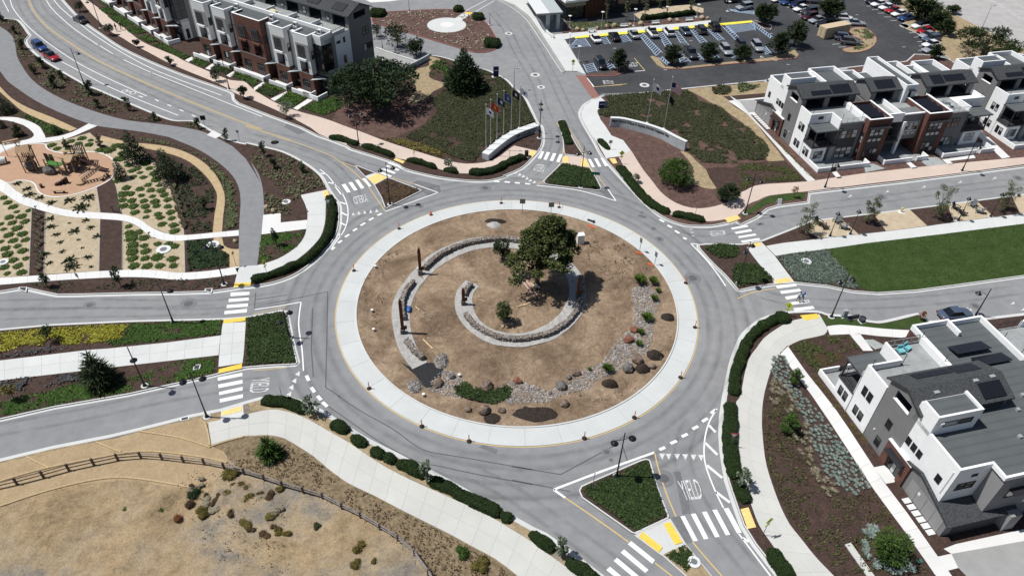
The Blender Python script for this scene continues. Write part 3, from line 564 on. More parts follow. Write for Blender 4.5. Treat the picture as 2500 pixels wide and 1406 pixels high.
teeth=[('o',[(x-22,y),(x+23,y),(x+4,y+48)])for x,y in((1170,449),(1220,451),(1287,452),(1350,454),(1414,457),(1473,460))]
teeth+=[('g',[(x-15,y+12),(x+15,y+8),(x-5,y-18)])for x,y in((925,784),(973,777),(1022,770),(1075,763),(1126,757))]
teeth+=[('h',[(x-17,y+10),(x+17,y+4),(x+3,y-17)])for x,y in((205,430),(240,447),(272,463),(303,480),(332,497),(367,512))]
teeth+=[('q',[(x+4,y-7),(x+3,y+7),(x-8,y+1)])for x,y in((728,912),(720,929),(713,945),(707,962))]
teeth+=[('h',[(x-14,y-4),(x-10,y+6),(x+14,y)])for x,y in((1716,912),(1722,940),(1735,968))]
for t,q in teeth:quad('yield_tooth',t,q,'worn_paint')
def text_mesh(s,bold=0.0):
    cu=bpy.data.curves.new('lettering','FONT');cu.body=s;cu.resolution_u=2;cu.offset=bold
    o=bpy.data.objects.new('lettering',cu);COL.objects.link(o)
    bpy.context.view_layer.update()
    me=bpy.data.meshes.new_from_object(o.evaluated_get(bpy.context.evaluated_depsgraph_get()))
    bpy.data.objects.remove(o);bpy.data.curves.remove(cu)
    xs=[v.co.x for v in me.vertices];ys=[v.co.y for v in me.vertices]
    x0,x1,y0,y1=min(xs),max(xs),min(ys),max(ys)
    vs=[((v.co.x-x0)/(x1-x0),(v.co.y-y0)/(y1-y0))for v in me.vertices]
    fs=[tuple(p.vertices)for p in me.polygons];bpy.data.meshes.remove(me)
    return vs,fs
def letters(name,s,bl,br,tl,tr,mat,parent,lift=Vector((0,0,0))):
    vs,fs=text_mesh(s)
    w=[(bl.lerp(br,u)).lerp(tl.lerp(tr,u),v)+lift for u,v in vs]
    return MB().add(w,fs).build(name,mat,parent,fix=False)
ZL=Vector((0,0,0.018))
for t,s,c in(('o','YIELD',[(1350,815),(1492,800),(1288,665),(1450,648)]),('k','YIELD',[(1965,975),(1945,1085),(2105,963),(2095,1073)]),('h','YIELD',[(2012,972),(2000,922),(1885,977),(1870,928)]),
                ('h','YIELD',[(482,372),(392,353),(440,430),(350,405)]),('g','YIELD',[(1035,612),(916,640),(1055,675),(933,700)]),('d','STOP',[(692,535),(625,540),(690,572),(612,578)]),('d','STOP',[(490,722),(482,692),(400,725),(387,694)])):
    a,b,cc,d=[at(t,*p)for p in c]
    letters('road_lettering',s,a,b,cc,d,M['worn_paint'],road,ZL)
for t,w,L in(('o',0.36,[((1150,420),(1195,400)),((1237,371),(1285,350)),((1325,318),(1370,296)),((1408,258),(1452,236)),((1484,200),(1527,174)),((1552,135),(1590,106))]),
  ('g',0.36,[((735,1090),(764,1066)),((792,1032),(825,1009)),((852,980),(888,957)),((920,928),(955,906)),((985,882),(1025,858)),((1057,836),(1097,815)),((1130,795),(1167,777))]),
  ('h',0.4,[((20,501),(68,505)),((112,507),(158,511)),((200,514),(243,518)),((288,522),(332,526)),((1442,828),(1482,850)),((1510,878),(1548,898)),((1575,925),(1612,948)),((1645,985),(1674,999))]),
  ('q',0.4,[((748,916),(754,929)),((760,945),(768,957)),((775,966),(784,976)),((787,981),(799,992))]),
  ('a',0.22,[((1190,825),(1228,838)),((1330,856),(1363,870)),((1437,900),(1470,913)),((1540,943),(1575,957)),((1645,988),(1680,1002))])):
    for p,q in L:line('dash',t,[p,q],w)
for t,w,mat,L in(
  ('o',0.26,'white_paint',[[(325,730),(720,580),(1113,440)],[(325,730),(415,793)]]),
  ('o',0.14,'yellow_line',[[(415,793),(660,960),(910,1138)],[(1115,1300),(1250,1406),(1400,1530)],[(1113,440),(1135,540),(1170,660),(1220,800),(1280,940)],[(1410,1140),(1520,1270),(1640,1406),(1740,1530)]]),
  ('o',0.16,'white_paint',[[(1600,100),(1540,200),(1505,330),(1500,480),(1530,600),(1590,750),(1650,872)],[(1770,1075),(1850,1180),(2020,1406),(2110,1520)]]),
  ('o',0.3,'white_paint',[[(1537,228),(1588,283)],[(1507,365),(1602,458)],[(1520,540),(1640,638)],[(1590,747),(1700,830)],[(1800,1108),(1848,1135)]]),
  ('g',0.16,'white_paint',[[(1450,527),(1650,598)],[(1650,598),(1400,690),(1197,762)],[(635,400),(700,450),(765,530),(830,610),(865,690),(878,760),(870,850),(840,930),(790,1000),(730,1085)]]),
  ('g',0.28,'white_paint',[[(645,432),(685,440)],[(705,512),(768,525)],[(810,680),(858,697)],[(815,767),(870,795)],[(812,858),(855,878)],[(797,955),(820,970)]]),
  ('g',0.13,'yellow_line',[[(390,157),(600,230),(760,300),(900,400),(1000,490),(1060,560),(1130,660),(1195,760)],[(1255,470),(1450,527)],[(830,340),(1000,400),(1100,425)]]),
  ('a',0.16,'white_paint',[[(370,-40),(395,0),(440,70),(530,160),(650,260),(840,388)],[(855,395),(970,465)],[(1060,515),(1180,572),(1295,625)],[(1305,628),(1600,745),(1900,865),(2250,1003)],[(430,-40),(460,0),(520,70),(600,140),(700,220),(850,330),(1050,455),(1300,590),(1600,710),(1900,820)],[(80,-40),(88,0),(105,60),(155,135),(250,240),(400,362),(650,532),(900,662),(1260,827)],[(530,532),(700,622),(900,730),(1200,862),(1530,992)],[(10,-20),(75,105)]]),
  ('b',0.16,'white_paint',[[(760,842),(900,910),(1075,1115-98)]]if False else[[(700,830),(900,1000-72),(1072,1118-102)]]if False else[]),
  ('h',0.13,'yellow_line',[[(560,0),(600,70),(617,180),(612,268)],[(575,0),(612,70),(628,180)],[(592,342),(520,440),(385,537)],[(640,20),(730,150),(810,290)],[(855,388),(925,475),(990,557)]]),
  ('h',0.18,'white_paint',[[(385,537),(700,572),(900,620),(1070,672)],[(1070,672),(990,557)],[(1710,1035),(1830,1160),(1920,1270),(2010,1400)],[(1710,1035),(1775,1043)]]),
  ('j',0.13,'yellow_line',[[(0,955),(130,905),(300,875)]]),
  ('q',0.16,'white_paint',[[(622,755),(680,747),(735,737)],[(735,737),(729,790),(737,850),(741,905)]]),
  ('k',0.1,'yellow_line',[[(1975,470),(2100,440),(2237,410)],[(1970,910),(2237,885)]]),
  ('c',0.16,'white_paint',[[(900,98),(1085,0)],[(975,112),(1150,8)],[(1115,235),(1175,350)],[(270-330+1990,672),(2000,745)]]),
  ('c',0.14,'yellow_line',[[(2000,748),(2250,730)]]),
  ('d',0.2,'white_paint',[[(258,672),(318,748)],[(660,615),(755,608)]]),('d',0.16,'yellow_line',[[(318,748),(600,722)],[(662,500),(755,608)]])):
    for pts in L:line('lane_line',t,pts,w,mat,z=ZM if t not in('d',)else 0.03)
cy=[(225,-40),(245,0),(290,100),(380,210),(480,290),(600,372),(800,500),(1000,602),(1300,735),(1600,862),(1900,982),(2110,1062),(2250,1112)]
for sh in(-0.14,0.14):
    strip('centre_line',cr(P('a',cy),4),0.12,0.01,ZM,M['yellow_line'],road,shift=sh)
for sh in(-0.14,0.14):
    strip('centre_line',cr(P('g',[(0,27),(150,75),(390,157)]),4),0.12,0.01,ZM,M['yellow_line'],road,shift=sh)
for t,x,y in(('j',880,158),('j',1170,123),('j',1457,86),('j',1738,50),('j',2008,18),('j',1815,1047),('j',2150,993),('j',2230,1043)):
    line('parking_tee',t,[(x-17,y+4),(x+17,y-1)],0.1);line('parking_tee',t,[(x-2,y-1),(x+8,y-12)],0.1)
bc=at('a',1106,792)
mb=MB()
for dx in(-0.95,0.95):
    c0=bc+Vector((dx,-0.45*dx,0));pl=[c0+Vector((0.55*math.cos(k*math.pi/7),0.55*math.sin(k*math.pi/7),0))for k in range(14)]
    mb.ribbon(offset(pl,-0.06,True),offset(pl,0.06,True),0.01,ZM,True)
mb.prism([bc+Vector(p)for p in((-0.9,0.35,0),(0.6,-0.1,0),(0.6,0.1,0),(-0.9,0.5,0))],0.01,ZM+0.002);mb.build('bicycle_symbol',M['white_paint'],road,fix=True)
ZD=0.03
def hatch(t,quadpts,n,w=0.14,mat='white_paint',flip=False):
    a,b,c,d=[at(t,*p,ZD)for p in quadpts]
    mb=MB()
    for k in range(n):
        u0,u1=k/n,(k+1)/n
        p=a.lerp(d,u0)if not flip else b.lerp(c,u0);q=b.lerp(c,u1)if not flip else a.lerp(d,u1)
        L_=offset([p,q],w/2);Q_=offset([p,q],-w/2);mb.ribbon(Q_,L_,ZD-0.006,ZD)
    for p,q in((a,d),(b,c)):
        mb.ribbon(offset([p,q],-w/2),offset([p,q],w/2),ZD-0.006,ZD+0.002)
    return mb.build('bay_hatching',M[mat],road,fix=True)
for q,k in(([(100,418),(290,403),(240,333),(170,335)],7),([(375,385),(460,382),(420,318),(340,330)],5),([(550,368),(640,360),(590,300),(520,312)],5),
          ([(850,480),(905,455),(740,290),(700,300)],12),([(930,405),(995,400),(905,280),(865,285)],8),([(1060,370),(1130,390),(1035,270),(1000,270)],8),([(1230,370),(1290,365),(1180,255),(1145,258)],8),
          ([(1385,350),(1440,345),(1330,245),(1290,255)],8),([(1545,360),(1590,355),(1470,230),(1420,232)],8),([(1505,285),(1700,262),(1690,195),(1440,215)],9),([(1830,330),(1850,320),(1700,200),(1660,200)],9),
          ([(945,560),(965,550),(905,490),(870,495)],4),([(1060,540),(1150,535),(1080,470),(1040,480)],4),([(1215,520),(1260,515),(1200,450),(1170,460)],4),([(1370,510),(1400,505),(1340,440),(1310,445)],4),([(1505,500),(1555,492),(1500,430),(1460,440)],4),([(1790,470),(1840,462),(1790,400),(1750,410)],5),
          ([(260,625),(345,615),(310,545),(225,552)],5),([(430,600),(500,590),(450,520),(410,530)],4)):
    hatch('d',q,k,0.16,'blue_line')
for q,k in(([(1500,100),(1690,130),(1690,100),(1480,80)],6),):hatch('d',q,k,0.16,'blue_line')
for k in range(9):
    p=(235+45*k,98+34*k)if False else(215+52*k*0.93,68+33*k*0.93)
    line('stall_line','e',[p,(p[0]+60,p[1]-6)],0.12,z=ZD)
for p in((900,57),(945,87),(995,117),(1050,149),(1105,181),(1265,285),(1305,322),(1335,360),(1345,398),(1340,436)):line('stall_line','e',[p,(p[0]+55,p[1]-2)],0.12,z=ZD)
for p in((605,383),(660,408)):line('stall_line','e',[p,(p[0]+60,p[1]-4)],0.12,z=ZD)
for k in range(8):line('stall_line','e',[(1950+60*k,60+40*k-60),(2080+60*k,110+40*k-60)],0.12,'white_paint',z=0.05)
for t,q in(('g',[(835,345),(860,325),(960,362),(930,398)]),('g',[(1470,492),(1665,540),(1675,592),(1560,622),(1420,525)]),('o',[(1240,945),(1330,935),(1405,1143),(1355,1152)]),('o',[(1258,590),(1312,588),(1372,800),(1400,915),(1330,925),(1300,760)]),('o',[(1000,480),(1110,440),(1150,500),(1040,520)]),('b',[(1000,1050),(1160,1135),(1080,1155),(960,1090)]),('n',[(1820,400),(1850,378),(1970,420),(1950,455)]),('h',[(1360,520),(385,540),(190,470),(380,520)][1:4]+[(400,500)]if False else[(930,590),(990,560),(1068,670),(1000,655)])):
    quad('asphalt_patch',t,q,'asphalt_patch',z=0.006)
for t,L in(('n',[[(720,0),(900,120),(1150,260),(1300,370),(1430,435),(1700,480),(2237,575)],[(600,50),(800,190),(1050,360),(1330,510),(1500,545),(1800,610),(2237,690)]]),('o',[[(0,550),(380,612)],[(380,612),(820,375)],[(860,380),(905,520)],[(0,655),(330,720),(450,745)]]),
             ('q',[[(800,712),(798,830),(795,945)],[(625,748),(800,712)],[(795,945),(830,968)],[(763,752),(760,850),(765,920)]]),('k',[[(1995,355),(2237,320)],[(1985,425),(2237,385)],[(1995,300),(1985,425)]])):
    for pts in L:line('crack_seal',t,pts,0.12,'tar_seal',z=0.009,sm=len(pts)>3)
for t,x,y,r in(('g',2055,560,1.0),('g',1498,717,0.55),('h',1390,908,0.5),('h',1442,998,0.7),('h',1728,1332,1.2),('h',1288,770,0.4),('h',1275,798,0.4),('h',1310,808,0.4),('k',1470,388,1.1),('k',698,400,0.8),('o',740,437,0.6),('o',1185,643,1.1),('o',773,500,0.3),('j',165,378,0.4),('j',190,372,0.4),('j',1858,1013,0.8),('j',1125,160,0.9),('c',1272,290,0.9),('c',1500,645,1.0),('c',1550,750,0.8),('d',750,733,1.0),('i',2190,975,0.9),('b',882,1225,0.7),('g',250,168,0.7)):
    c=at(t,x,y);zz=0.014 if not(t=='d')else 0.03
    ringm=MB().prism([c+Vector((r*math.cos(k*math.pi/10),r*math.sin(k*math.pi/10),0))for k in range(20)],0.0,zz-0.003).build('manhole_collar',M['asphalt_collar' if t not in('c','d')else 'concrete'],road)
    MB().prism([c+Vector((r*.5*math.cos(k*math.pi/8),r*.5*math.sin(k*math.pi/8),0))for k in range(16)],0.0,zz+0.004).build('manhole_cover',M['iron'],road)
n=N('wheel_wear');at_=n.new('ShaderNodeAttribute');at_.attribute_name='fade';tr=n.new('ShaderNodeBsdfTransparent');mxs=n.new('ShaderNodeMixShader');ml=n.new('ShaderNodeMath');ml.operation='MULTIPLY'
n.ln(at_.outputs['Fac'],ml.inputs[0]);n.ln(n.ramp(n.noise(0.35,6,0.7),[(0.3,0.0),(0.75,0.36)]),ml.inputs[1]);n.ln(ml.outputs[0],mxs.inputs[0]);n.ln(tr.outputs[0],mxs.inputs[1]);n.ln(n.b.outputs[0],mxs.inputs[2]);n.done((0.115,0.117,0.122),0.8,0.3);n.ln(mxs.outputs[0],n.t.nodes['Material Output'].inputs[0])
def wear(pl,w=0.75,gauge=0.85,z=0.0105,closed=False):
    for sh in(-gauge,gauge):
        c0=offset(pl,sh,closed);cols=[offset(c0,o_*w/2,closed)for o_ in(-1,0,1)];k=len(pl);vs=[(c[i].x,c[i].y,z)for i in range(k)for c in cols]
        fs=[(3*i+j,3*((i+1)%k)+j,3*((i+1)%k)+j+1,3*i+j+1)for i in range(k if closed else k-1)for j in(0,1)]
        o=MB().add(vs,fs).build('wheel_path',M['wheel_wear'],road,fix=True);a=o.data.attributes.new('fade','FLOAT','POINT');a.data.foreach_set('value',[0.0 if(i%3)!=1 else(1.0 if closed or 3<i//3<k-4 else(min(i//3,k-1-i//3)/4))for i in range(3*k)])
for r_ in(26.2,29.8):wear(ring_pts(r_,120),0.9,0.85,0.0105,True)
for t,L in(('k',[[(-200,400),(600,385),(1200,395),(1700,390),(2200,330)],[(-200,480),(600,460),(1200,450),(1750,430)],[(-200,1400),(600,1260),(1200,1130),(1700,1040),(2150,1000)]]),('o',[[(1900,1400),(1700,1150),(1480,880),(1360,620),(1330,420),(1400,200)],[(350,1000),(0,760),(-300,600)],[(1050,1500),(700,1250),(350,1000)]]),('a',[[(300,-30),(360,100),(560,260),(900,470),(1400,700),(2000,930)],[(170,-30),(240,130),(480,370),(900,600),(1500,880),(2000,1090)]]),('g',[[(0,60),(400,150),(800,290),(1150,400),(1500,440)],[(0,110),(400,230),(700,340),(880,520),(1000,740)]]),('h',[[(520,20),(560,150),(500,300),(330,450)],[(720,20),(830,200),(1000,450),(1200,640)],[(1500,840),(1750,940),(2050,925),(2250,870)]]),('j',[[(60,900-30),(300,950),(600,990),(1000,1000),(1600,960),(2237,880)],[(0,330),(300,290),(700,230),(1200,170),(1800,90),(2237,40)]]),('c',[[(1640,1080),(1560,900),(1500,700),(1350,450),(1250,250),(1100,80)],[(1850,1080),(1760,900),(1640,650),(1500,400),(1380,200)]])):
    for q in L:wear(resample(cr(P(t,q),6),60))
# townhouses
flat('stucco_white',(0.80,0.81,0.81),0.9,0.15,var=0.02,scale=1.2);flat('stucco_pale',(0.62,0.64,0.64),0.9,0.15,var=0.03,scale=1.0)
flat('stucco_grey',(0.165,0.168,0.172),0.9,0.15,var=0.04,scale=1.0);flat('stucco_mid',(0.25,0.25,0.25),0.9,0.15,var=0.03)
n=N('siding_grey');w=n.new('ShaderNodeTexWave');w.wave_type='BANDS';w.bands_direction='Z';w.inputs['Scale'].default_value=1.55;w.inputs['Detail'].default_value=0
n.ln(n.coord(),w.inputs['Vector']);f=n.noise(1.2,4)
c=n.mix(1.0,n.ramp(w.outputs['Fac'],[(0.0,(0.135,0.136,0.138)),(0.12,(0.20,0.20,0.20)),(1,(0.185,0.185,0.184))]),n.ramp(f,[(0.3,0.94),(0.7,1.06)]),'MULTIPLY');n.bump(w.outputs['Fac'],0.25,0.02);n.done(c,0.8,0.2)
n=N('brick');b=n.new('ShaderNodeTexBrick');b.inputs['Scale'].default_value=3.0;b.inputs['Color1'].default_value=(0.150,0.068,0.050,1);b.inputs['Color2'].default_value=(0.095,0.045,0.036,1);b.inputs['Mortar'].default_value=(0.13,0.10,0.09,1);b.inputs['Mortar Size'].default_value=0.012
mp=n.new('ShaderNodeMapping');mp.inputs['Rotation'].default_value=(R(90),0,0);tc=n.new('ShaderNodeTexCoord');
cx=n.new('ShaderNodeSeparateXYZ');n.ln(tc.outputs['Object'],cx.inputs[0]);ad=n.new('ShaderNodeMath');ad.operation='ADD';n.ln(cx.outputs[0],ad.inputs[0]);n.ln(cx.outputs[1],ad.inputs[1]);cb=n.new('ShaderNodeCombineXYZ');n.ln(ad.outputs[0],cb.inputs[0]);n.ln(cx.outputs[2],cb.inputs[1]);n.ln(cb.outputs[0],b.inputs['Vector'])
n.done(n.mix(1.0,b.outputs['Color'],n.ramp(n.noise(1.5,4),[(0.3,0.85),(0.7,1.12)]),'MULTIPLY'),0.9,0.15)
n=N('shingle');b=n.new('ShaderNodeTexBrick');b.inputs['Scale'].default_value=2.2;b.inputs['Color1'].default_value=(0.050,0.054,0.058,1);b.inputs['Color2'].default_value=(0.085,0.090,0.094,1);b.inputs['Mortar'].default_value=(0.032,0.034,0.036,1);b.inputs['Mortar Size'].default_value=0.03;tc=n.new('ShaderNodeTexCoord');n.ln(tc.outputs['Object'],b.inputs['Vector'])
n.done(n.mix(1.0,b.outputs['Color'],n.ramp(n.noise(6,4),[(0.3,0.8),(0.7,1.2)]),'MULTIPLY'),0.95,0.15)
n=N('membrane');w=n.new('ShaderNodeTexWave');w.wave_type='BANDS';w.bands_direction='Y';w.inputs['Scale'].default_value=0.32;w.inputs['Detail'].default_value=0;tc=n.new('ShaderNodeTexCoord');n.ln(tc.outputs['Object'],w.inputs['Vector'])
c=n.mix(1.0,n.ramp(w.outputs['Fac'],[(0,(0.062,0.070,0.073)),(0.02,(0.088,0.098,0.101)),(1,(0.094,0.104,0.107))]),n.ramp(n.noise(0.5,5),[(0.3,0.92),(0.7,1.08)]),'MULTIPLY');n.done(c,0.9,0.2)
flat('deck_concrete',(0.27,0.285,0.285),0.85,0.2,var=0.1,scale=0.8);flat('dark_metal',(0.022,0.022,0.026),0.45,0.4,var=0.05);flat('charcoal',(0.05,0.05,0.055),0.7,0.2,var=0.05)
flat('solar',(0.012,0.012,0.016),0.3,0.5,var=0.05);flat('metal_grey',(0.42,0.44,0.45),0.4,0.5,0.3,var=0.05);flat('canopy_metal',(0.42,0.46,0.46),0.5,0.4,var=0.04);flat('unit_white',(0.66,0.67,0.67),0.5,0.4,var=0.03)
n=N('glass');n.done(n.ramp(n.noise(0.7,2),[(0.3,(0.008,0.010,0.013)),(0.7,(0.022,0.026,0.032))]),0.06,0.7)
flat('blind',(0.42,0.44,0.44),0.3,0.5,var=0.1);flat('teal_cushion',(0.16,0.42,0.46),0.8,0.2);flat('cream_cloth',(0.55,0.50,0.33),0.8,0.2)
class House:
    def __init__(s,name,O,ang,ys,label,group=None):
        s.e=empty(name,(O[0],O[1],0),ang,label,'building',group);s.ys=ys
    def out(s,mb,name,mat,parent=None):
        if s.ys<0:mb.v=[(v[0],-v[1],v[2])for v in mb.v]
        return mb.build(name,M[mat]if isinstance(mat,str)else[M[q]for q in mat],parent or s.e,fix=True)
    def box(s,name,x0,x1,y0,y1,z0,z1,mat,parent=None):
        return s.out(MB().box(x0,x1,y0,y1,z0,z1),name,mat,parent)
    def boxes(s,name,L,mat,parent=None):
        mb=MB()
        for b in L:mb.box(*b)
        return s.out(mb,name,mat,parent)
    def parapet(s,x0,x1,y0,y1,z0,z1,mat='stucco_white',t=0.24,sides='wesn',cap=True):
        """low wall ring round a flat roof; sides by letter (w: x0, e: x1, s: y0, n: y1)"""
        mb=MB()
        if 'w' in sides:mb.box(x0,x0+t,y0,y1,z0,z1)
        if 'e' in sides:mb.box(x1-t,x1,y0,y1,z0,z1)
        if 's' in sides:mb.box(x0+t*('w' in sides),x1-t*('e' in sides),y0,y0+t,z0,z1-0.003)
        if 'n' in sides:mb.box(x0+t*('w' in sides),x1-t*('e' in sides),y1-t,y1,z0,z1-0.003)
        return s.out(mb,'parapet',mat)
    def flatroof(s,x0,x1,y0,y1,z,mat='membrane'):
        return s.box('flat_roof',x0+0.05,x1-0.05,y0+0.05,y1-0.05,z-0.2,z,mat)
    def window(s,ax,c,a0,a1,z0,z1,side,cols=1,rows=2,blind=0.2,fr=0.07,name='window'):
        """ax 'x': on the plane x=c spanning y a0..a1; ax 'y': on y=c spanning x. side: outward sign"""
        mb=MB();d0,d1=(c-0.02,c+side*0.06);lo,hi=min(d0,d1),max(d0,d1)
        def bx(p0,p1,q0,q1,l,h):
            if ax=='x':return(l,h,p0,p1,q0,q1)
            return(p0,p1,l,h,q0,q1)
        for p0,p1,q0,q1 in((a0,a0+fr,z0,z1),(a1-fr,a1,z0,z1),(a0+fr,a1-fr,z0,z0+fr),(a0+fr,a1-fr,z1-fr,z1)):mb.box(*bx(p0,p1,q0,q1,lo,hi))
        cw=(a1-a0-fr)/cols;rh=(z1-z0-fr)/rows
        for k in range(1,cols):mb.box(*bx(a0+k*cw,a0+k*cw+fr,z0+fr,z1-fr,lo,hi))
        for k in range(cols):
            for r in range(1,rows):mb.box(*bx(a0+k*cw+fr,a0+(k+1)*cw,z0+r*rh,z0+r*rh+fr*.8,lo,hi))
        w=s.out(mb,name,'dark_metal')
        e0,e1=c-side*0.03,c+side*0.025;l,h=min(e0,e1),max(e0,e1)
        for k in range(cols):
            for r in range(rows):
                mb=MB().box(*bx(a0+k*cw+fr*.9,a0+(k+1)*cw+fr*.1,z0+r*rh+fr*.8,z0+(r+1)*rh+fr*.1,l,h))
                s.out(mb,'pane','blind' if random.random()<blind else 'glass',w)
        return w
    def gable_roof(s,x0,x1,y0,y1,ze,zr,yr=None,th=0.2,mat='shingle',name='roof'):
        yr=(y0+y1)/2 if yr is None else yr
        mb=MB();vs=[]
        for x in(x0,x1):vs+=[(x,y0,ze),(x,yr,zr),(x,y1,ze),(x,y1,ze-th),(x,yr,zr-th),(x,y0,ze-th)]
        mb.add(vs,[(0,1,7,6),(1,2,8,7),(2,3,9,8),(3,4,10,9),(4,5,11,10),(5,0,6,11),(0,5,4,1),(1,4,3,2),(6,7,10,11),(7,8,9,10)])
        return s.out(mb,name,mat)
    def gable_wall(s,x0,x1,prof,mat,name='gable_wall'):
        """prof: (y, z) outline extruded from x0 to x1"""
        n=len(prof);mb=MB();vs=[(x0,p[0],p[1])for p in prof]+[(x1,p[0],p[1])for p in prof]
        mb.add(vs,[tuple(range(n)),tuple(range(n,2*n))[::-1]]+[(i,(i+1)%n,n+(i+1)%n,n+i)for i in range(n)])
        return s.out(mb,name,mat)
    def solar(s,x0,x1,y0,z0,y1,z1,cols,rows=1):
        """separate panels on a slope from (y0,z0) to (y1,z1)"""
        ln_=math.hypot(y1-y0,z1-z0);ny,nz=-(z1-z0)/ln_,(y1-y0)/ln_
        if nz<0:ny,nz=-ny,-nz
        for c in range(cols):
            for r in range(rows):
                xa=x0+(x1-x0)*c/cols+0.015;xb=x0+(x1-x0)*(c+1)/cols-0.015
                ta,tb=r/rows+0.008,(r+1)/rows-0.008
                vs=[]
                for x,t in((xa,ta),(xb,ta),(xb,tb),(xa,tb)):
                    y=y0+(y1-y0)*t;z=z0+(z1-z0)*t;vs.append((x,y,z))
                top=[(v[0],v[1]+ny*0.05,v[2]+nz*0.05)for v in vs]
                s.out(MB().add(vs+top,[(0,3,2,1),(4,5,6,7),(0,1,5,4),(1,2,6,5),(2,3,7,6),(3,0,4,7)]),'solar_panel','solar')
    def railing(s,p,q,z,h=1.0,n=8,mat='dark_metal'):
        mb=MB();a=Vector((p[0],p[1],z));b=Vector((q[0],q[1],z));up=Vector((0,0,h))
        mb.tube(a+up,b+up,0.035,n=4);mb.tube(a+up*0.12,b+up*0.12,0.025,n=4)
        k=max(2,int((b-a).length/0.9))
        for i in range(k+1):c=a.lerp(b,i/k);mb.tube(c,c+up,0.03,n=4)
        m2=max(4,int((b-a).length/0.28))
        for i in range(m2+1):c=a.lerp(b,i/m2);mb.tube(c,c+up,0.012,n=3,cap=False)
        return s.out(mb,'railing',mat)
    def lamp_poles(s,L):
        for x,y,z in L:s.out(MB().tube((x,y,z),(x,y,z+1.7),0.04,n=5),'string_light_pole','dark_metal')
def end_unit(H,blind=0.12):
    """the corner house that the three blocks share: porch, terrace, loggia under a gable, garage"""
    H.boxes('patio_wall',[(0,0.2,-3.2,0,0,0.95),(0.2,2.7,-3.2,-3.0,0,0.947)],'stucco_white')
    H.boxes('patio_wall',[(3.7,9.9,-3.2,-3.0,0,0.95),(9.9,10.1,-3.2,-1.7,0,0.947)],'stucco_white')
    H.box('gate',2.75,3.65,-3.13,-3.07,0.1,0.85,'dark_metal');H.box('patio',0.2,9.9,-3.0,0.2,0.0,0.17,'deck_concrete')
    H.box('wall',0,2.9,0,2.9,0,3.0,'stucco_white');H.box('column',3.5,4.4,-0.1,1.2,0,3.0,'stucco_mid');H.box('wall',2.9,4.2,1.0,2.9,0,3.0,'stucco_grey')
    H.window('x',0,0.6,1.3,1.0,2.3,-1,1,2,blind);H.window('x',0,1.5,2.2,1.0,2.3,-1,1,2,blind)
    H.window('y',0,0.7,1.45,0.9,2.3,-1,1,2,0.4);H.window('y',0,1.6,2.35,0.9,2.3,-1,1,2,0.4)
    H.window('y',1.0,2.95,3.45,0.15,2.3,-1,1,4,0.3,name='door')
    H.box('balcony_deck',-0.12,4.7,-0.12,2.8,3.0,3.25,'charcoal')
    H.railing((-0.06,-0.06),(4.6,-0.06),3.25);H.railing((-0.06,2.7),(-0.06,-0.06),3.25)
    [H.box('post',x,x+.16,0.0,0.16,3.25,5.95,'dark_metal')for x in(0,4.45)]
    H.box('porch_roof',-0.15,5.0,-0.2,2.78,5.95,6.15,('charcoal'));H.box('porch_roofing',-0.1,4.95,-0.15,2.75,6.15,6.17,'membrane')
    H.window('y',2.8,0.6,4.0,3.3,5.6,-1,4,1,0.05,name='sliding_door')
    H.box('wall',0,4.2,2.8,6.2,0,7.0,'stucco_white')
    for a,b in((3.6,4.3),(4.5,5.25)):
        H.window('x',0,a,b,4.2,5.5,-1,1,2,blind);H.window('x',0,a,b,1.05,2.3,-1,1,2,blind)
    H.out(MB().tube((-0.06,2.75,0),(-0.06,2.75,6.9),0.05,n=5),'downpipe','stucco_white')
    H.box('terrace_deck',0.2,8.6,2.8,6.3,7.0,7.04,'deck_concrete');H.box('terrace_deck',4.2,8.6,0.3,2.8,7.0,7.04,'deck_concrete')
    H.boxes('parapet',[(0,0.22,2.8,6.2,7.0,7.95),(0.22,4.2,2.8,3.02,7.0,7.947)],'stucco_white');H.box('parapet',4.0,4.22,0.1,2.8,6.2,7.944,'stucco_white');H.box('parapet',8.62,8.84,0.1,6.3,7.0,7.95,'stucco_white')
    H.box('address_plate',1.6,2.5,2.74,2.8,6.9,7.4,'dark_metal')
    H.railing((4.25,0.2),(8.6,0.2),7.2,0.85,mat='metal_grey')
    H.box('wall',4.2,8.7,0.1,6.2,0,7.3 if False else 7.0,'stucco_grey');H.box('parapet',4.22,8.62,0.1,0.3,7.0,7.25,'stucco_mid')
    H.box('spandrel',4.9,8.1,0.05,0.1,2.5,4.3,'charcoal')
    for k in range(3):H.window('y',0.1,4.95+k*1.05,5.95+k*1.05,4.3,5.85,-1,1,2,0.55);H.window('y',0.1,4.95+k*1.05,5.95+k*1.05,0.5,2.5,-1,1,3,0.5)
    H.box('wall',0,10.6,6.3,11.0,0,7.0,'siding_grey')
    H.boxes('gable_wall',[(0,0.2,6.3,7.5,7.0,9.35),(0,0.2,9.8,11.0,7.0,9.35),(0,0.2,7.5,9.8,7.0,7.8),(0,0.2,7.5,9.8,9.0,9.35)],'siding_grey')
    H.gable_wall(0,0.2,[(6.3,9.35),(11.0,9.35),(8.65,10.35)],'siding_grey');H.gable_wall(10.4,10.6,[(6.3,7.0),(11.0,7.0),(11.0,9.35),(8.65,10.35),(6.3,9.35)],'siding_grey')
    H.box('sill',-0.08,0.25,7.45,9.85,7.72,7.82,'stucco_white')
    H.boxes('wall',[(0.2,0.9,6.3,6.6,7.0,9.3),(4.5,5.4,6.3,6.6,7.0,9.3),(9.3,10.4,6.3,6.6,7.0,9.3),(0.2,10.4,6.32,6.6,9.0,9.33)],'stucco_grey')
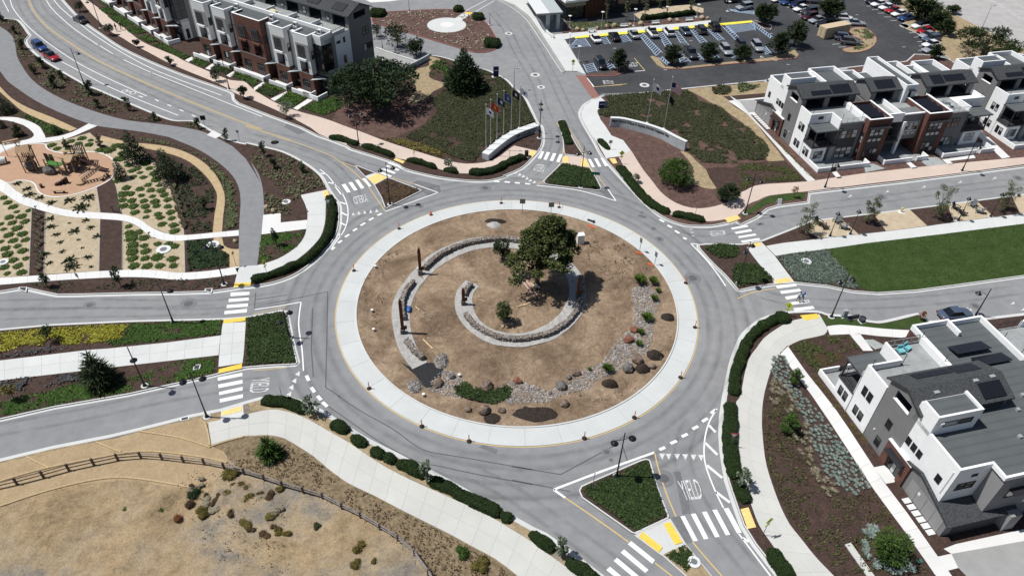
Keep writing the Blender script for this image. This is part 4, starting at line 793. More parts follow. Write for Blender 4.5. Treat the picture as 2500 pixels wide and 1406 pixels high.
    H.box('wall',0.2,10.4,10.75,11.0,7.0,9.35,'charcoal');H.box('floor',0.2,10.4,6.3,10.75,7.0,7.03,'charcoal');H.box('ceiling',0.2,10.4,6.6,10.75,9.2,9.3,'charcoal')
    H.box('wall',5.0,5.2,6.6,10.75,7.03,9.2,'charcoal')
    H.gable_roof(-0.35,10.95,5.95,11.35,9.38,10.55)
    H.boxes('fascia',[(-0.4,-0.33,5.95,6.0,9.1,9.4),(-0.35,10.95,5.88,5.95,9.15,9.36)],'charcoal')
    H.window('x',0,8.1,8.9,3.95,5.2,-1,1,2,blind);H.window('x',0,7.9,8.7,0.75,2.1,-1,1,2,blind)
    H.box('wall_lamp',-0.12,0,7.2,7.35,2.2,2.4,'unit_white')
    H.boxes('entry_surround',[(-0.3,0.6,9.6,10.5,0,3.5),(-0.3,0.6,12.4,13.3,0,3.5),(-0.3,0.6,10.5,12.4,2.7,3.5)],'brick');H.box('cap',-0.36,0.66,9.55,13.35,3.5,3.62,'stucco_white')
    H.window('x',0.0,10.6,12.3,0.1,2.5,-1,3,1,0.3,name='entry_door');H.box('awning',-1.1,-0.3,10.2,12.7,2.75,2.9,'dark_metal')
    H.box('wall',0,8.5,11.0,17.35,0,8.0,'stucco_white')
    for a in(11.0,11.85,12.7):H.window('x',0,a+0.05,a+0.7,4.9,5.9,-1,1,2,blind)
    H.window('x',0,15.7,16.4,4.8,5.85,-1,1,2,blind)
    H.gable_wall(-0.02,7.5,[(13.3,0),(13.3,3.6),(14.5,4.0),(19.35,2.45),(19.35,0)],'siding_grey','garage_wall')
    gr=MB();vs=[]
    for x in(-0.35,7.9):vs+=[(x,12.5,3.62),(x,14.5,4.22),(x,19.75,2.50),(x,19.75,2.34),(x,14.5,4.04),(x,12.5,3.46)]
    gr.add(vs,[(0,1,7,6),(1,2,8,7),(2,3,9,8),(3,4,10,9),(4,5,11,10),(5,0,6,11),(0,5,4,1),(1,4,3,2),(6,7,10,11),(7,8,9,10)]);H.out(gr,'garage_roof','shingle')
    for k in range(4):H.box('utility_door',-0.06,-0.02,13.9+k*1.25,15.1+k*1.25,0.1,2.25,'stucco_mid')
    H.box('sign_plate',-0.09,-0.06,15.2,15.5,1.5,1.9,'unit_white')
    H.box('garage_door',1.0,6.2,19.35,19.42,0,2.2,'charcoal')
GRP_TH='white and grey townhouse blocks'
def block(name,O,ang,label):
    H=House(name,O,ang,1,label,GRP_TH);end_unit(H,0.15)
    H.parapet(0,9.0,12.4,17.35,8.0,8.5);H.flatroof(0.2,8.8,12.6,17.1,8.02)
    H.box('roof_box',0,5.0,11.0,13.4,8.0,10.3,'stucco_white');H.parapet(0,5.0,11.0,13.4,10.3,10.6,t=0.2);H.flatroof(0.2,4.8,11.2,13.2,10.32)
    H.box('wall',8.5,17.0,11.0,18.6,0,7.8,'stucco_white');H.parapet(8.5,14.0,11.4,18.6,7.8,8.6);H.flatroof(8.6,17.0,11.0,18.4,7.82);H.parapet(14.0,17.0,11.4,16.8,7.8,8.4)
    def brick_bay(x0,x1):
        H.box('brick_bay',x0,x1,-1.0,5.6,0,7.5,'brick');H.parapet(x0,x1,-1.0,5.6,7.5,8.0,'brick',0.28);H.boxes('coping',[(x0-0.03,x0+0.3,-1.03,5.6,8.0,8.06),(x1-0.3,x1+0.03,-1.03,5.6,8.0,8.06),(x0+0.3,x1-0.3,-1.03,-0.7,8.0,8.057)],'stucco_white');H.flatroof(x0+0.2,x1-0.2,-0.8,5.5,7.52)
        H.box('panel',x0+0.7,x0+3.5,-1.05,-1.0,0.4,6.3,'charcoal')
        for k in range(3):
            a=x0+0.8+k*0.92
            H.window('y',-1.05,a,a+0.84,4.9,6.2,-1,1,2,0.6);H.window('y',-1.05,a,a+0.84,3.7,4.4,-1,1,1,0.9);H.window('y',-1.05,a,a+0.84,0.6,2.3,-1,1,2,0.5)
        H.box('awning',x0+0.3,x1-0.3,-1.9,-1.0,6.55,6.65,'dark_metal')
        for k in range(3):
            H.solar(x0+0.6,x1-0.9,0.2+k*1.5,7.75,1.2+k*1.5,8.1,2)
    brick_bay(8.85,13.35);brick_bay(20.5,25.1)
    H.window('x',8.85,-0.75,-0.1,3.4,5.4,-1,1,3,0.3);H.window('x',8.85,-0.75,-0.1,0.8,2.3,-1,1,2,0.3)
    H.box('wall',13.35,20.5,2.6,11.0,0,7.0,'stucco_grey');H.box('terrace_wall',13.4,16.6,0.3,0.55,6.3,7.95,'stucco_white');H.box('terrace_deck',13.35,20.5,0.4,6.3,6.9,7.04,'deck_concrete')
    H.box('parapet',16.0,16.25,0.55,6.0,7.0,7.9,'stucco_white');H.box('balcony_deck',13.4,16.5,-0.6,2.6,2.9,3.15,'charcoal');H.railing((13.5,-0.5),(16.5,-0.5),3.15)
    H.window('y',2.6,13.7,16.2,3.2,5.8,-1,3,1,0.1,name='sliding_door');H.window('y',2.6,13.8,16.0,0.2,2.4,-1,3,2,0.3)
    H.box('column',16.7,17.2,-0.2,0.35,0,6.4,'stucco_white');H.box('dark_bay',16.6,20.45,0.1,2.6,2.9,7.6,'stucco_grey');H.box('coping',16.55,20.5,0.05,0.4,7.6,7.8,'stucco_white')
    H.box('panel',17.0,20.0,0.05,0.1,3.7,6.2,'stucco_white')
    for k in range(3):H.window('y',0.05,17.1+k*0.97,17.95+k*0.97,4.6,6.1,-1,1,2,0.35);H.window('y',0.05,17.1+k*0.97,17.95+k*0.97,3.8,4.4,-1,1,1,0.7)
    H.boxes('patio_wall',[(13.0,13.2,-3.2,-1.2,0,0.95),(13.2,18.6,-3.2,-3.0,0,0.947),(19.5,21.6,-3.2,-3.0,0,0.947),(21.6,21.8,-3.2,-1.7,0,0.95)],'stucco_white');H.box('patio',13.2,21.6,-3.0,2.6,0,0.17,'deck_concrete')
    H.box('wall',13.6,19.4,6.3,11.0,7.0,7.3,'siding_grey');H.gable_wall(13.6,13.8,[(6.3,7.0),(11.0,7.0),(11.0,9.35),(8.65,10.35),(6.3,9.35)],'siding_grey');H.gable_wall(19.2,19.4,[(6.3,7.0),(11.0,7.0),(11.0,9.35),(8.65,10.35),(6.3,9.35)],'siding_grey')
    H.boxes('wall',[(13.8,14.6,6.3,6.6,7.3,9.3),(18.3,19.2,6.3,6.6,7.3,9.3),(14.6,18.3,6.3,6.6,9.0,9.3)],'stucco_grey');H.box('wall',13.8,19.2,10.7,11.0,7.3,9.35,'charcoal')
    H.gable_roof(13.25,19.6,5.95,11.35,9.38,10.55);H.solar(14.6,18.4,6.4,9.56,8.2,10.37,3,1)
    H.box('stair_box',19.6,22.0,5.4,17.5,0,9.9,'stucco_white');H.parapet(19.6,22.0,5.4,17.5,9.9,10.35,t=0.2);H.flatroof(19.8,21.8,5.6,17.3,9.93);H.window('y',5.4,20.5,21.0,8.0,9.3,-1,1,1,0.0);H.box('awning',20.2,21.4,4.7,5.4,9.4,9.5,'dark_metal')
    H.box('wall',22.0,34.9,5.6,11.0,0,7.0,'stucco_grey');H.box('wall',25.1,29.8,0.1,5.6,0,7.0,'stucco_grey');H.box('terrace_deck',25.1,34.7,0.3,6.3,7.0,7.04,'deck_concrete')if False else H.box('terrace_deck',25.1,29.6,0.3,6.3,7.0,7.04,'deck_concrete')
    H.boxes('parapet',[(25.1,25.34,-0.7,6.2,7.0,8.0),(29.6,29.84,0.1,3.0,6.2,7.94),(29.84,34.9,2.9,3.12,7.0,7.94),(34.68,34.9,3.12,6.2,7.0,7.95)],'stucco_white');H.railing((25.4,0.2),(29.6,0.2),7.1,0.85,mat='metal_grey')
    for k in range(2):H.window('y',0.1,25.6+k*1.5,27.0+k*1.5,4.2,6.0,-1,2,2,0.2);H.window('y',0.1,25.6+k*1.5,27.0+k*1.5,0.6,2.3,-1,2,2,0.4)
    H.box('wall',29.84,34.9,3.0,6.2,0,7.0,'stucco_white');H.box('wall',30.8,34.6,0.3,3.0,0,3.0,'stucco_white');H.window('y',0.3,31.6,32.4,0.9,2.4,-1,1,2,0.3);H.window('y',0.3,32.6,33.4,0.9,2.4,-1,1,2,0.3);H.window('y',3.0,30.1,30.7,0.1,2.3,-1,1,4,0.3,name='door')
    H.box('balcony_deck',30.0,34.75,-0.1,3.0,3.0,3.25,'charcoal');H.railing((30.0,0),(34.7,0),3.25);H.railing((34.7,0),(34.7,2.9),3.25);[H.box('post',x,x+.16,0.0,0.16,3.25,5.95,'dark_metal')for x in(30,34.5)];H.box('porch_roof',29.85,34.95,-0.3,2.98,5.95,6.15,'charcoal');H.box('porch_roofing',29.9,34.9,-0.25,2.95,6.15,6.17,'membrane');H.window('y',3.0,30.6,34.2,3.3,5.6,-1,4,1,0.05,name='sliding_door')
    H.boxes('patio_wall',[(24.9,25.1,-3.2,-1.2,0,0.95),(25.1,31.8,-3.2,-3.0,0,0.947),(32.7,35.4,-3.2,-3.0,0,0.947),(35.4,35.6,-3.2,-0.4,0,0.95)],'stucco_white');H.box('patio',25.1,35.4,-3.0,0.3,0,0.17,'deck_concrete')
    pr=[(6.3,7.0),(11.0,7.0),(11.0,9.35),(8.65,10.35),(6.3,9.35)]
    H.gable_wall(24.9,25.1,pr,'siding_grey');H.boxes('gable_wall',[(34.7,34.9,6.3,7.5,7.0,9.35),(34.7,34.9,9.8,11.0,7.0,9.35),(34.7,34.9,7.5,9.8,7.0,7.8),(34.7,34.9,7.5,9.8,9.0,9.35)],'siding_grey');H.gable_wall(34.7,34.9,[(6.3,9.35),(11.0,9.35),(8.65,10.35)],'siding_grey')
    H.boxes('wall',[(25.1,25.9,6.3,6.6,7.0,9.3),(29.5,30.3,6.3,6.6,7.0,9.3),(33.9,34.7,6.3,6.6,7.0,9.3),(25.1,34.7,6.32,6.6,9.0,9.33)],'stucco_grey');H.box('wall',25.1,34.7,10.75,11.0,7.0,9.35,'charcoal');H.box('floor',25.1,34.7,6.3,10.75,7.0,7.03,'charcoal');H.gable_roof(24.5,35.3,5.95,11.35,9.38,10.55)
    H.solar(1.7,5.6,6.3,9.52,7.2,9.94,4);H.solar(5.8,9.6,6.3,9.52,8.1,10.32,3);H.solar(26.0,28.5,6.3,9.52,8.2,10.37,2);H.solar(28.7,33.0,6.6,9.66,8.0,10.28,4)
    H.box('wall',17.0,34.9,11.0,16.6,0,7.8,'stucco_white');H.flatroof(17.1,34.8,11.2,16.5,7.82);H.parapet(22.0,27.5,11.4,18.4,7.8,8.6);H.box('wall',22.0,27.5,16.6,18.4,0,7.8,'stucco_white');H.flatroof(22.2,27.3,16.4,18.2,7.825);H.parapet(27.5,30.0,11.4,16.6,7.8,8.4);H.parapet(30.0,34.9,11.4,17.6,7.8,8.7);H.box('wall',30.0,34.9,16.6,17.6,0,7.8,'stucco_white');H.flatroof(30.2,34.7,16.4,17.4,7.825)
    H.lamp_poles([(0.6,3.2,7.0),(4.6,0.6,7.0),(8.4,0.6,7.0),(8.4,4.0,7.0),(34.4,3.3,7.0),(29.9,0.6,7.0)])
    return H
oC=at('C1',610,1220);aC=R(14.6);uC=Vector((math.cos(aC),math.sin(aC),0));vC=Vector((-uC.y,uC.x,0))
HC1=block('townhouse_block',oC,aC,'white and grey townhouse block with brick bays beside the clinic sign lawn')
HC2=block('townhouse_block',oC+uC*39.9,aC,'white and grey townhouse block cut off by the right edge of the photo')
oE=at('E2',1135,1060);aE=R(14.7);uE=Vector((math.cos(aE),math.sin(aE),0));vE=Vector((-uE.y,uE.x,0))
HE=House('townhouse_block',oE+vE*19.35,aE,-1,'large white and grey townhouse block with garage in the lower right corner',GRP_TH)
end_unit(HE,0.0)
HE.box('wall',8.5,26.0,11.0,19.0,2.8,8.0,'stucco_white');HE.box('wall',3.9,8.5,17.35,19.05,2.8,8.0,'stucco_mid');HE.box('wall',10.6,26.0,6.2,11.0,0,7.99,'stucco_white')
HE.boxes('parapet',[(0,0.24,11.0,17.35,8.0,8.5),(0.24,3.9,17.11,17.35,8.0,8.497),(3.66,3.9,17.35,19.05,8.0,8.494),(3.9,26.0,18.81,19.05,8.0,8.5)],'stucco_white');HE.flatroof(0.2,26.0,11.0,17.2,8.03);HE.flatroof(3.75,26.0,17.1,18.85,8.034);HE.flatroof(10.55,26.0,6.2,11.05,8.02)if False else HE.box('flat_roof',10.6,26.0,6.0,11.05,7.8,8.026,'membrane')
HE.box('roof_box',0,5.2,10.4,12.85,8.0,10.5,'stucco_white');HE.boxes('parapet',[(0,0.22,10.6,12.85,10.5,10.85),(4.98,5.2,10.35,12.85,10.5,10.85),(0.22,4.98,12.63,12.85,10.5,10.847)],'stucco_white');HE.flatroof(0.15,5.05,10.4,12.7,10.53)
HE.window('y',12.85,1.1,2.7,9.2,9.95,1,1,1,0.35);HE.window('y',12.85,2.85,4.4,9.2,9.95,1,1,1,0.35);HE.box('vent',0.5,0.9,12.85,13.05,9.7,10.0,'unit_white')
HE.box('brick_bay',8.85,13.75,-1.7,6.2,0,7.3,'brick');HE.box('wall',13.75,18.1,-1.4,6.2,0,7.3,'stucco_grey')
HE.boxes('parapet',[(8.85,9.1,-1.7,6.2,7.3,8.0),(9.1,13.75,-1.7,-1.45,7.3,7.997),(13.5,13.75,-1.45,0.6,7.3,8.0),(13.75,18.1,-1.4,-1.15,7.3,7.99),(17.85,18.1,-1.15,6.2,7.3,8.0)],'stucco_white');HE.box('flat_roof',9.0,17.95,-1.5,6.25,7.2,7.33,'membrane')
for k in range(2):
    HE.solar(10.9+k*1.4,15.4+k*1.0,2.0+k*2.1,7.55,3.6+k*2.1,7.95,5)
HE.box('panel_rack',11.0,15.2,2.1,2.2,7.33,7.5,'metal_grey')
HE.solar(1.9,6.4,6.35,9.62,7.3,10.0,5);HE.solar(6.6,9.6,6.25,9.58,7.6,10.12,3)
HE.solar(7.4,10.1,9.4,10.32,11.0,9.62,3)
for x,y in((2.6,9.4),(2.6,10.6),(7.5,9.0),(9.6,8.9)):HE.out(MB().box(-0.3,0.3,-0.22,0.22,-0.05,0.10),'skylight','metal_grey').location=(x,-y,10.5-(y-8.65)*0.435)
HE.box('wall',18.1,26.0,0.2,6.2,0,6.8,'stucco_white');HE.box('terrace_deck',18.1,26.0,0.2,6.0,6.8,6.84,'deck_concrete');HE.railing((18.5,0.3),(22.5,0.3),6.9);HE.box('parapet',22.5,26,0.2,0.45,6.8,7.8,'stucco_white')
HE.railing((5.2,0.05),(8.6,0.05),7.2,0.9)
HE.lamp_poles([(0.5,2.95,7.0),(4.5,2.95,7.0),(4.3,0.3,7.0),(8.7,0.3,7.0),(8.7,4.2,7.0),(18.4,2.2,6.8),(18.4,4.8,6.8)])
for x,y in((2.8,17.35),):HE.window('y',17.35,0.9,1.9,4.9,6.0,1,1,2,0.0);HE.window('y',17.35,2.0,3.0,4.9,6.0,1,1,2,0.0)
HE.window('y',17.35,1.9,2.6,6.9,7.3,1,2,2,0.0);HE.window('y',19.05,5.3,7.6,4.7,6.0,1,2,1,0.0);HE.box('awning',5.2,7.7,19.05,19.9,6.2,6.3,'dark_metal')
for x,y in((8.8,14.8),(11.2,11.8),(13.0,14.5),(13.2,10.2),(14.6,10.0)):HE.box('roof_vent',x,x+0.35,y,y+0.35,8.0,8.3,'metal_grey')
HE.box('garage_wall',7.5,26.0,17.0,18.9,0,2.8,'stucco_grey');HE.box('garage_pier',6.6,7.9,18.9,20.2,0,2.6,'stucco_mid')
HE.boxes('downpipe',[(-0.1,0.0,16.9,17.0,4.3,7.7)],'unit_white')
class Row(House):pass
def row(name,O,ang,label,bays,recess,x_end,end_right,z0=0.0,corner=True,back=True):
    H=House(name,O,ang,1,label,'brick and white row houses');xl=min(b[0]for b in bays)-0.2
    H.box('wall',xl,x_end,4.0,11.0,0,10.6,'stucco_pale')
    H.box('ground_wall',xl,x_end-2.3,3.15,4.0,0,3.3,'brick');H.box('wall',xl,x_end-2.3,3.3,4.0,3.3,11.0,'stucco_pale')
    for x0,x1,kind in bays:
        w=x1-x0;top='brick' if kind=='b' else 'stucco_pale'
        nb=2 if w>5 else 1;bw=w/nb
        H.box('bay_wall',x0,x1,1.9,3.6,6.4,11.2,top);H.box('bay_wall',x0,x1,1.9,3.6,0,4.1,'brick')
        mb=MB()
        for k in range(nb):
            a=x0+k*bw;mb.box(a,a+bw*0.22,1.9,3.6,4.1,6.4);mb.box(a+bw*0.78,a+bw,1.9,3.6,4.1,6.4)
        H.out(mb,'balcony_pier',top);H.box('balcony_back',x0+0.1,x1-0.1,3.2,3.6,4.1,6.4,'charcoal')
        if kind!='b':H.box('brick_band',x0-0.02,x1+0.02,1.87,3.4,4.08,5.1,'brick')if False else None
        H.parapet(x0,x1,1.9,4.4,11.2,11.65,top if kind=='b' else 'stucco_pale',0.22,'wes');H.boxes('coping',[(x0-0.04,x1+0.04,1.86,2.16,11.65,11.72),(x0-0.04,x0+0.24,2.16,4.4,11.65,11.717),(x1-0.24,x1+0.04,2.16,4.4,11.65,11.717)],'stucco_white')
        H.flatroof(x0+0.1,x1-0.1,2.1,4.05,11.31)
        for k in range(nb):
            a=x0+k*bw
            if kind!='b':H.box('panel',a+bw*0.12,a+bw*0.98,1.84,1.9,6.9,9.9,'stucco_mid')
            f0=1.84 if kind!='b' else 1.9
            H.window('y',f0,a+bw*0.22,a+bw*0.72,7.2,9.5,-1,3,3,0.03);H.box('planter_shelf',a+bw*0.18,a+bw*0.76,1.5,1.9,6.6,6.95,top)
            H.railing((a+bw*0.22,1.95),(a+bw*0.78,1.95),4.1,0.9)
            H.box('band',a,a+bw,1.86,1.9,4.0,4.12,'stucco_mid')
            H.window('y',1.9,a+bw*0.2,a+bw*0.7,0.3,2.7,-1,3,2,0.05)
            if kind=='b':H.box('awning',a+bw*0.15,a+bw*0.8,1.2,1.9,9.6,9.7,'dark_metal')
        H.window('x',x1,2.3,3.0,7.0,8.6,1,1,2,0.1)
        H.window('y',3.15,x1+0.4,x1+1.6,0.2,2.5,-1,1,4,0.1,name='door')
        cv=MB();cv.add([(x1-0.1,3.2,3.5),(x1-0.1,1.2,3.3),(x1+2.3,3.2,3.5),(x1-0.1,3.2,3.42),(x1-0.1,1.2,3.22),(x1+2.3,3.2,3.42)],[(0,1,2),(5,4,3),(0,3,4,1),(1,4,5,2),(2,5,3,0)]);H.out(cv,'door_canopy','canopy_metal')
        H.boxes('patio_wall',[(x0-0.8,x1+0.2,0,0.22,0,1.0),(x1+0.0,x1+0.2,0.22,1.9,0,0.997)],'stucco_white');H.box('patio',x0-0.8,x1,0.22,1.9,0,0.2,'concrete_white');H.box('gate',x1+0.3,x1+1.0,0.05,0.1,0.1,0.9,'dark_metal')
        H.boxes('downpipe',[(x1+0.02,x1+0.12,3.05,3.15,0,11)],'dark_metal')
    H.flatroof(xl,x_end-0.2,4.0,6.2,11.02 if False else 11.3);H.box('parapet',xl,x_end,6.0,6.3,10.6,12.0,'stucco_white')
    for x0,x1,kind in bays:
        u=MB().box(x1+0.1,x1+0.9,4.6,5.1,11.45,12.15);ac=H.out(u,'condenser_unit','unit_white');H.box('fan_grille',x1+0.2,x1+0.8,4.57,4.6,11.55,12.05,'charcoal',ac);H.box('base',x1+0.0,x1+1.0,4.5,5.2,11.3,11.45,'unit_white',ac)
        H.out(MB().tube((x1+1.4,5.0,11.3),(x1+1.4,5.0,12.0),0.05,n=5),'vent_pipe','metal_grey')
    if corner:
        H.box('wall',x_end-2.35,x_end,3.2,6.3,9.9,11.3,'stucco_pale');H.boxes('parapet',[(x_end-0.24,x_end,3.2,6.3,11.3,11.7),(x_end-2.4,x_end-0.24,3.2,3.44,11.3,11.697)],'stucco_white')
        H.window('y',3.3,x_end-2.3,x_end-0.02,4.6,9.8,-1,2,3,0.0,name='corner_window');H.window('x',x_end+0.02,3.35,5.8,4.6,9.8,1,2,3,0.0,name='corner_window');H.box('wall',x_end-2.3,x_end-0.05,3.36,5.8,4.0,9.9,'charcoal')
        H.box('wall',x_end-0.2,x_end+0.02,5.8,6.8,0,10.6,'stucco_mid');H.box('wall',x_end-2.3,x_end,3.36,4.0,3.9,4.6,'stucco_mid');H.boxes('end_wall',[(x_end-0.3,x_end+0.01,4.0,6.8,0,3.9),(x_end-0.3,x_end+0.01,6.8,11.0,0,10.5)],'stucco_white')
        H.box('canopy',x_end-1.8,x_end+0.5,2.6,3.9,3.3,3.45,'dark_metal');H.window('x',x_end+0.01,4.6,5.3,0.3,2.4,1,1,1,0.0);H.window('x',x_end+0.02,8.6,9.3,4.6,6.2,1,1,2,0.0);H.window('x',x_end+0.02,7.2,8.2,8.9,9.4,1,1,1,0.0);H.window('x',x_end+0.02,9.0,9.5,8.6,9.7,1,1,1,0.0);H.box('vent',x_end,x_end+0.06,9.9,10.6,1.4,1.7,'metal_grey')
        H.box('brick_pier',x_end-2.6,x_end-2.0,2.2,4.0,0,3.3,'brick');H.window('y',3.36,x_end-1.9,x_end-0.2,0.2,2.6,-1,2,3,0.15,name='door')
        H.boxes('patio_wall',[(x_end-3.6,x_end+0.35,0,0.22,0,1.0),(x_end+0.13,x_end+0.35,0.22,2.7,0,0.997)],'stucco_white')
    H.box('terrace_deck',xl,x_end,6.3,11.0,10.6,10.64,'deck_concrete');nd=int((x_end-xl)/6.2)+1
    for k in range(nd):
        xx=x_end-0.15-k*6.2
        H.box('divider',xx-0.2,xx,6.3,9.9,10.64,11.5 if k else 11.2,'stucco_pale');H.out(MB().tube((xx-2.5,6.8,10.6),(xx-2.5,6.8,12.4),0.04,n=5),'string_light_pole','dark_metal')
    H.railing((x_end-0.15,6.5),(x_end-0.15,9.9),10.9,0.8)
    H.box('wall',xl,x_end-0.02,11.0,17.3,0,10.6,'siding_grey');pr=[(11.0,10.6),(17.3,10.6),(17.3,13.2),(14.2,14.55),(11.0,13.2)]
    H.boxes('gable_wall',[(x_end-0.25,x_end-0.02,11.0,12.6,10.6,13.2),(x_end-0.25,x_end-0.02,16.0,17.3,10.6,13.2),(x_end-0.25,x_end-0.02,12.6,16.0,10.6,11.9)],'siding_grey');H.gable_wall(x_end-0.25,x_end-0.02,[(11.0,13.2),(17.3,13.2),(14.2,14.5)],'siding_grey');H.box('sill',x_end-0.3,x_end+0.06,12.5,16.1,11.85,11.95,'stucco_mid')
    for k in range(nd):
        xx=x_end-0.25-k*6.2;H.boxes('wall',[(xx-0.6,xx,11.0,11.3,10.64,13.2),(xx-6.2,xx-4.0,11.0,11.3,10.64,13.2),(xx-4.0,xx-0.6,11.02,11.3,12.7,13.2)],'stucco_grey');H.box('wall',xx-6.2,xx,16.8,17.3,10.6,13.2,'charcoal');H.window('y',11.0,xx-5.6,xx-4.7,11.2,12.6,-1,1,2,0.3)
    H.box('wall',xl,xl+0.3,11.0,17.3,10.6,13.2,'siding_grey')
    H.gable_roof(xl-0.3,x_end+0.35,10.6,17.75,13.15,14.75)
    for k in range(nd-1):H.solar(x_end-4.6-k*6.4,x_end-1.6-k*6.4,11.3,13.46+0.08,13.2,14.31+0.08,2)
    H.window('x',x_end,14.6,15.4,8.2,9.8,1,1,2,0.1);H.window('x',x_end,15.5,16.3,8.2,9.8,1,1,2,0.1);H.window('x',x_end,14.4,17.0,5.0,6.4,1,3,1,0.1)
    return H
oA=at('B2',850,1350);aA=R(-31.5);uA=Vector((math.cos(aA),math.sin(aA),0));vA=Vector((-uA.y,uA.x,0))
HA=row('row_house_block',oA,aA,'brick and white row of townhouses along the upper road with grey gabled end',[(-6.2,-2.45,'w'),(-12.4,-8.7,'w'),(-22.5,-15.0,'b'),(-28.7,-24.9,'w'),(-34.9,-31.0,'w')],None,-0.35,True)
oA2=at('A1',1620,1060);aA2=R(-31.5-12.5)
HA2=row('row_house_block',oA2,aA2,'brick and white row of townhouses cut off by the top edge',[(-6.2,-2.45,'w'),(-12.4,-8.7,'w'),(-19.9,-14.9,'b'),(-27.4,-22.4,'b'),(-34.9,-31.0,'w')],None,-0.35,True)
# plants
import numpy as np
rng=np.random.default_rng(11)
def leafmat(name,c1,c2,rough=0.75,ns=0.35):
    n=N(name);g=n.new('ShaderNodeNewGeometry');f=n.noise(ns,3,0.6)
    mx=n.new('ShaderNodeMath');mx.operation='MULTIPLY_ADD';n.ln(g.outputs['Random Per Island'],mx.inputs[0]);mx.inputs[1].default_value=0.6;
    m2=n.new('ShaderNodeMath');m2.operation='MULTIPLY';n.ln(f,m2.inputs[0]);m2.inputs[1].default_value=0.4;n.ln(m2.outputs[0],mx.inputs[2])
    col=n.ramp(mx.outputs[0],[(0.15,c1),(0.85,c2)]);n.done(col,rough,0.25)
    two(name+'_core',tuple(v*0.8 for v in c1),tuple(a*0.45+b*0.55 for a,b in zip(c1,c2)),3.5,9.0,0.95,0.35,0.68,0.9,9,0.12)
    return n.m
leafmat('leaf_cypress',(0.022,0.036,0.010),(0.100,0.120,0.036));leafmat('leaf_dark',(0.008,0.020,0.008),(0.034,0.060,0.018));leafmat('leaf_pine',(0.010,0.022,0.008),(0.040,0.062,0.018))
leafmat('leaf_hedge',(0.010,0.024,0.006),(0.050,0.080,0.020),0.75,0.8);leafmat('leaf_juniper',(0.024,0.030,0.012),(0.082,0.086,0.040),0.8,0.5);leafmat('leaf_green',(0.020,0.050,0.008),(0.070,0.125,0.022));leafmat('leaf_lawn',(0.022,0.054,0.008),(0.062,0.112,0.024),0.9,0.18);leafmat('leaf_bright',(0.045,0.095,0.012),(0.14,0.21,0.035))
leafmat('leaf_yellow',(0.13,0.135,0.014),(0.34,0.31,0.035));leafmat('leaf_olive',(0.05,0.065,0.025),(0.14,0.16,0.075));leafmat('leaf_grey',(0.07,0.095,0.06),(0.20,0.24,0.17));leafmat('leaf_fescue',(0.14,0.185,0.165),(0.36,0.43,0.39));leafmat('leaf_dull',(0.05,0.072,0.056),(0.15,0.185,0.15),0.8,0.5);leafmat('leaf_moss',(0.028,0.036,0.012),(0.095,0.105,0.032));leafmat('leaf_straw',(0.20,0.17,0.11),(0.42,0.38,0.28))
leafmat('leaf_brown',(0.05,0.032,0.018),(0.13,0.085,0.045));leafmat('leaf_rust',(0.12,0.045,0.02),(0.28,0.11,0.05));leafmat('leaf_ochre',(0.07,0.065,0.015),(0.19,0.15,0.04));leafmat('leaf_purple',(0.04,0.042,0.042),(0.11,0.11,0.115))
two('bark',(0.055,0.042,0.032),(0.12,0.095,0.075),6,None,0.95,0.35,0.7);two('bark_pale',(0.16,0.14,0.115),(0.28,0.25,0.21),6,None,0.95,0.35,0.7)
def unit(v):return v/np.maximum(1e-9,np.linalg.norm(v,axis=1,keepdims=True))
def leaves(C,D,ln_,wd,flat_=0.0):
    """kite-shaped leaves: centres C, directions D, lengths, widths -> (verts, n)"""
    C=np.asarray(C,float);n=len(C);D=unit(np.asarray(D,float));S=unit(np.cross(D,unit(rng.normal(size=(n,3))+np.array([0,0,flat_]))))
    ln_=np.broadcast_to(np.asarray(ln_,float),(n,))[:,None];wd=np.broadcast_to(np.asarray(wd,float),(n,))[:,None]
    V_=np.empty((n,4,3));V_[:,0]=C-D*ln_*0.4;V_[:,1]=C+S*wd/2;V_[:,2]=C+D*ln_*0.6;V_[:,3]=C-S*wd/2
    return V_.reshape(-1,3)
def leaf_obj(name,Vs,mat,parent=None,extra=None):
    """mesh from kite vertices (n*4,3); extra: an MB of solid core faces with material slot 1"""
    Vs=np.asarray(Vs);nq=len(Vs)//4;ev=np.array(extra[0].v,float).reshape(-1,3)if extra else np.zeros((0,3))
    me=bpy.data.meshes.new(name);nv=len(Vs)+len(ev);me.vertices.add(nv);me.vertices.foreach_set('co',np.concatenate([Vs,ev]).ravel())
    loops=np.arange(nq*4,dtype=np.int32);starts=np.arange(nq,dtype=np.int32)*4;tot=np.full(nq,4,np.int32);mi=np.zeros(nq,np.int32)
    if extra:
        ef=extra[0].f;el=np.array([i+len(Vs)for f in ef for i in f],np.int32);et=np.array([len(f)for f in ef],np.int32)
        starts=np.concatenate([starts,nq*4+np.concatenate([[0],np.cumsum(et)[:-1]]).astype(np.int32)]);loops=np.concatenate([loops,el]);tot=np.concatenate([tot,et]);mi=np.concatenate([mi,np.ones(len(ef),np.int32)])
    me.loops.add(len(loops));me.loops.foreach_set('vertex_index',loops);me.polygons.add(len(starts));me.polygons.foreach_set('loop_start',starts);me.polygons.foreach_set('loop_total',tot);me.polygons.foreach_set('material_index',mi)
    me.update(calc_edges=True);me.validate()
    me.materials.append(M[mat])
    if extra:me.materials.append(M[extra[1]])
    o=bpy.data.objects.new(name,me);COL.objects.link(o)
    if parent is not None:o.parent=parent
    return o
def sph(n):return unit(rng.normal(size=(n,3)))
def mpx(p,px):
    """metres that px readings span at point p"""
    d=(p-Vector((-CX,-CY,HC))).dot(_fw);return px*d/FPX
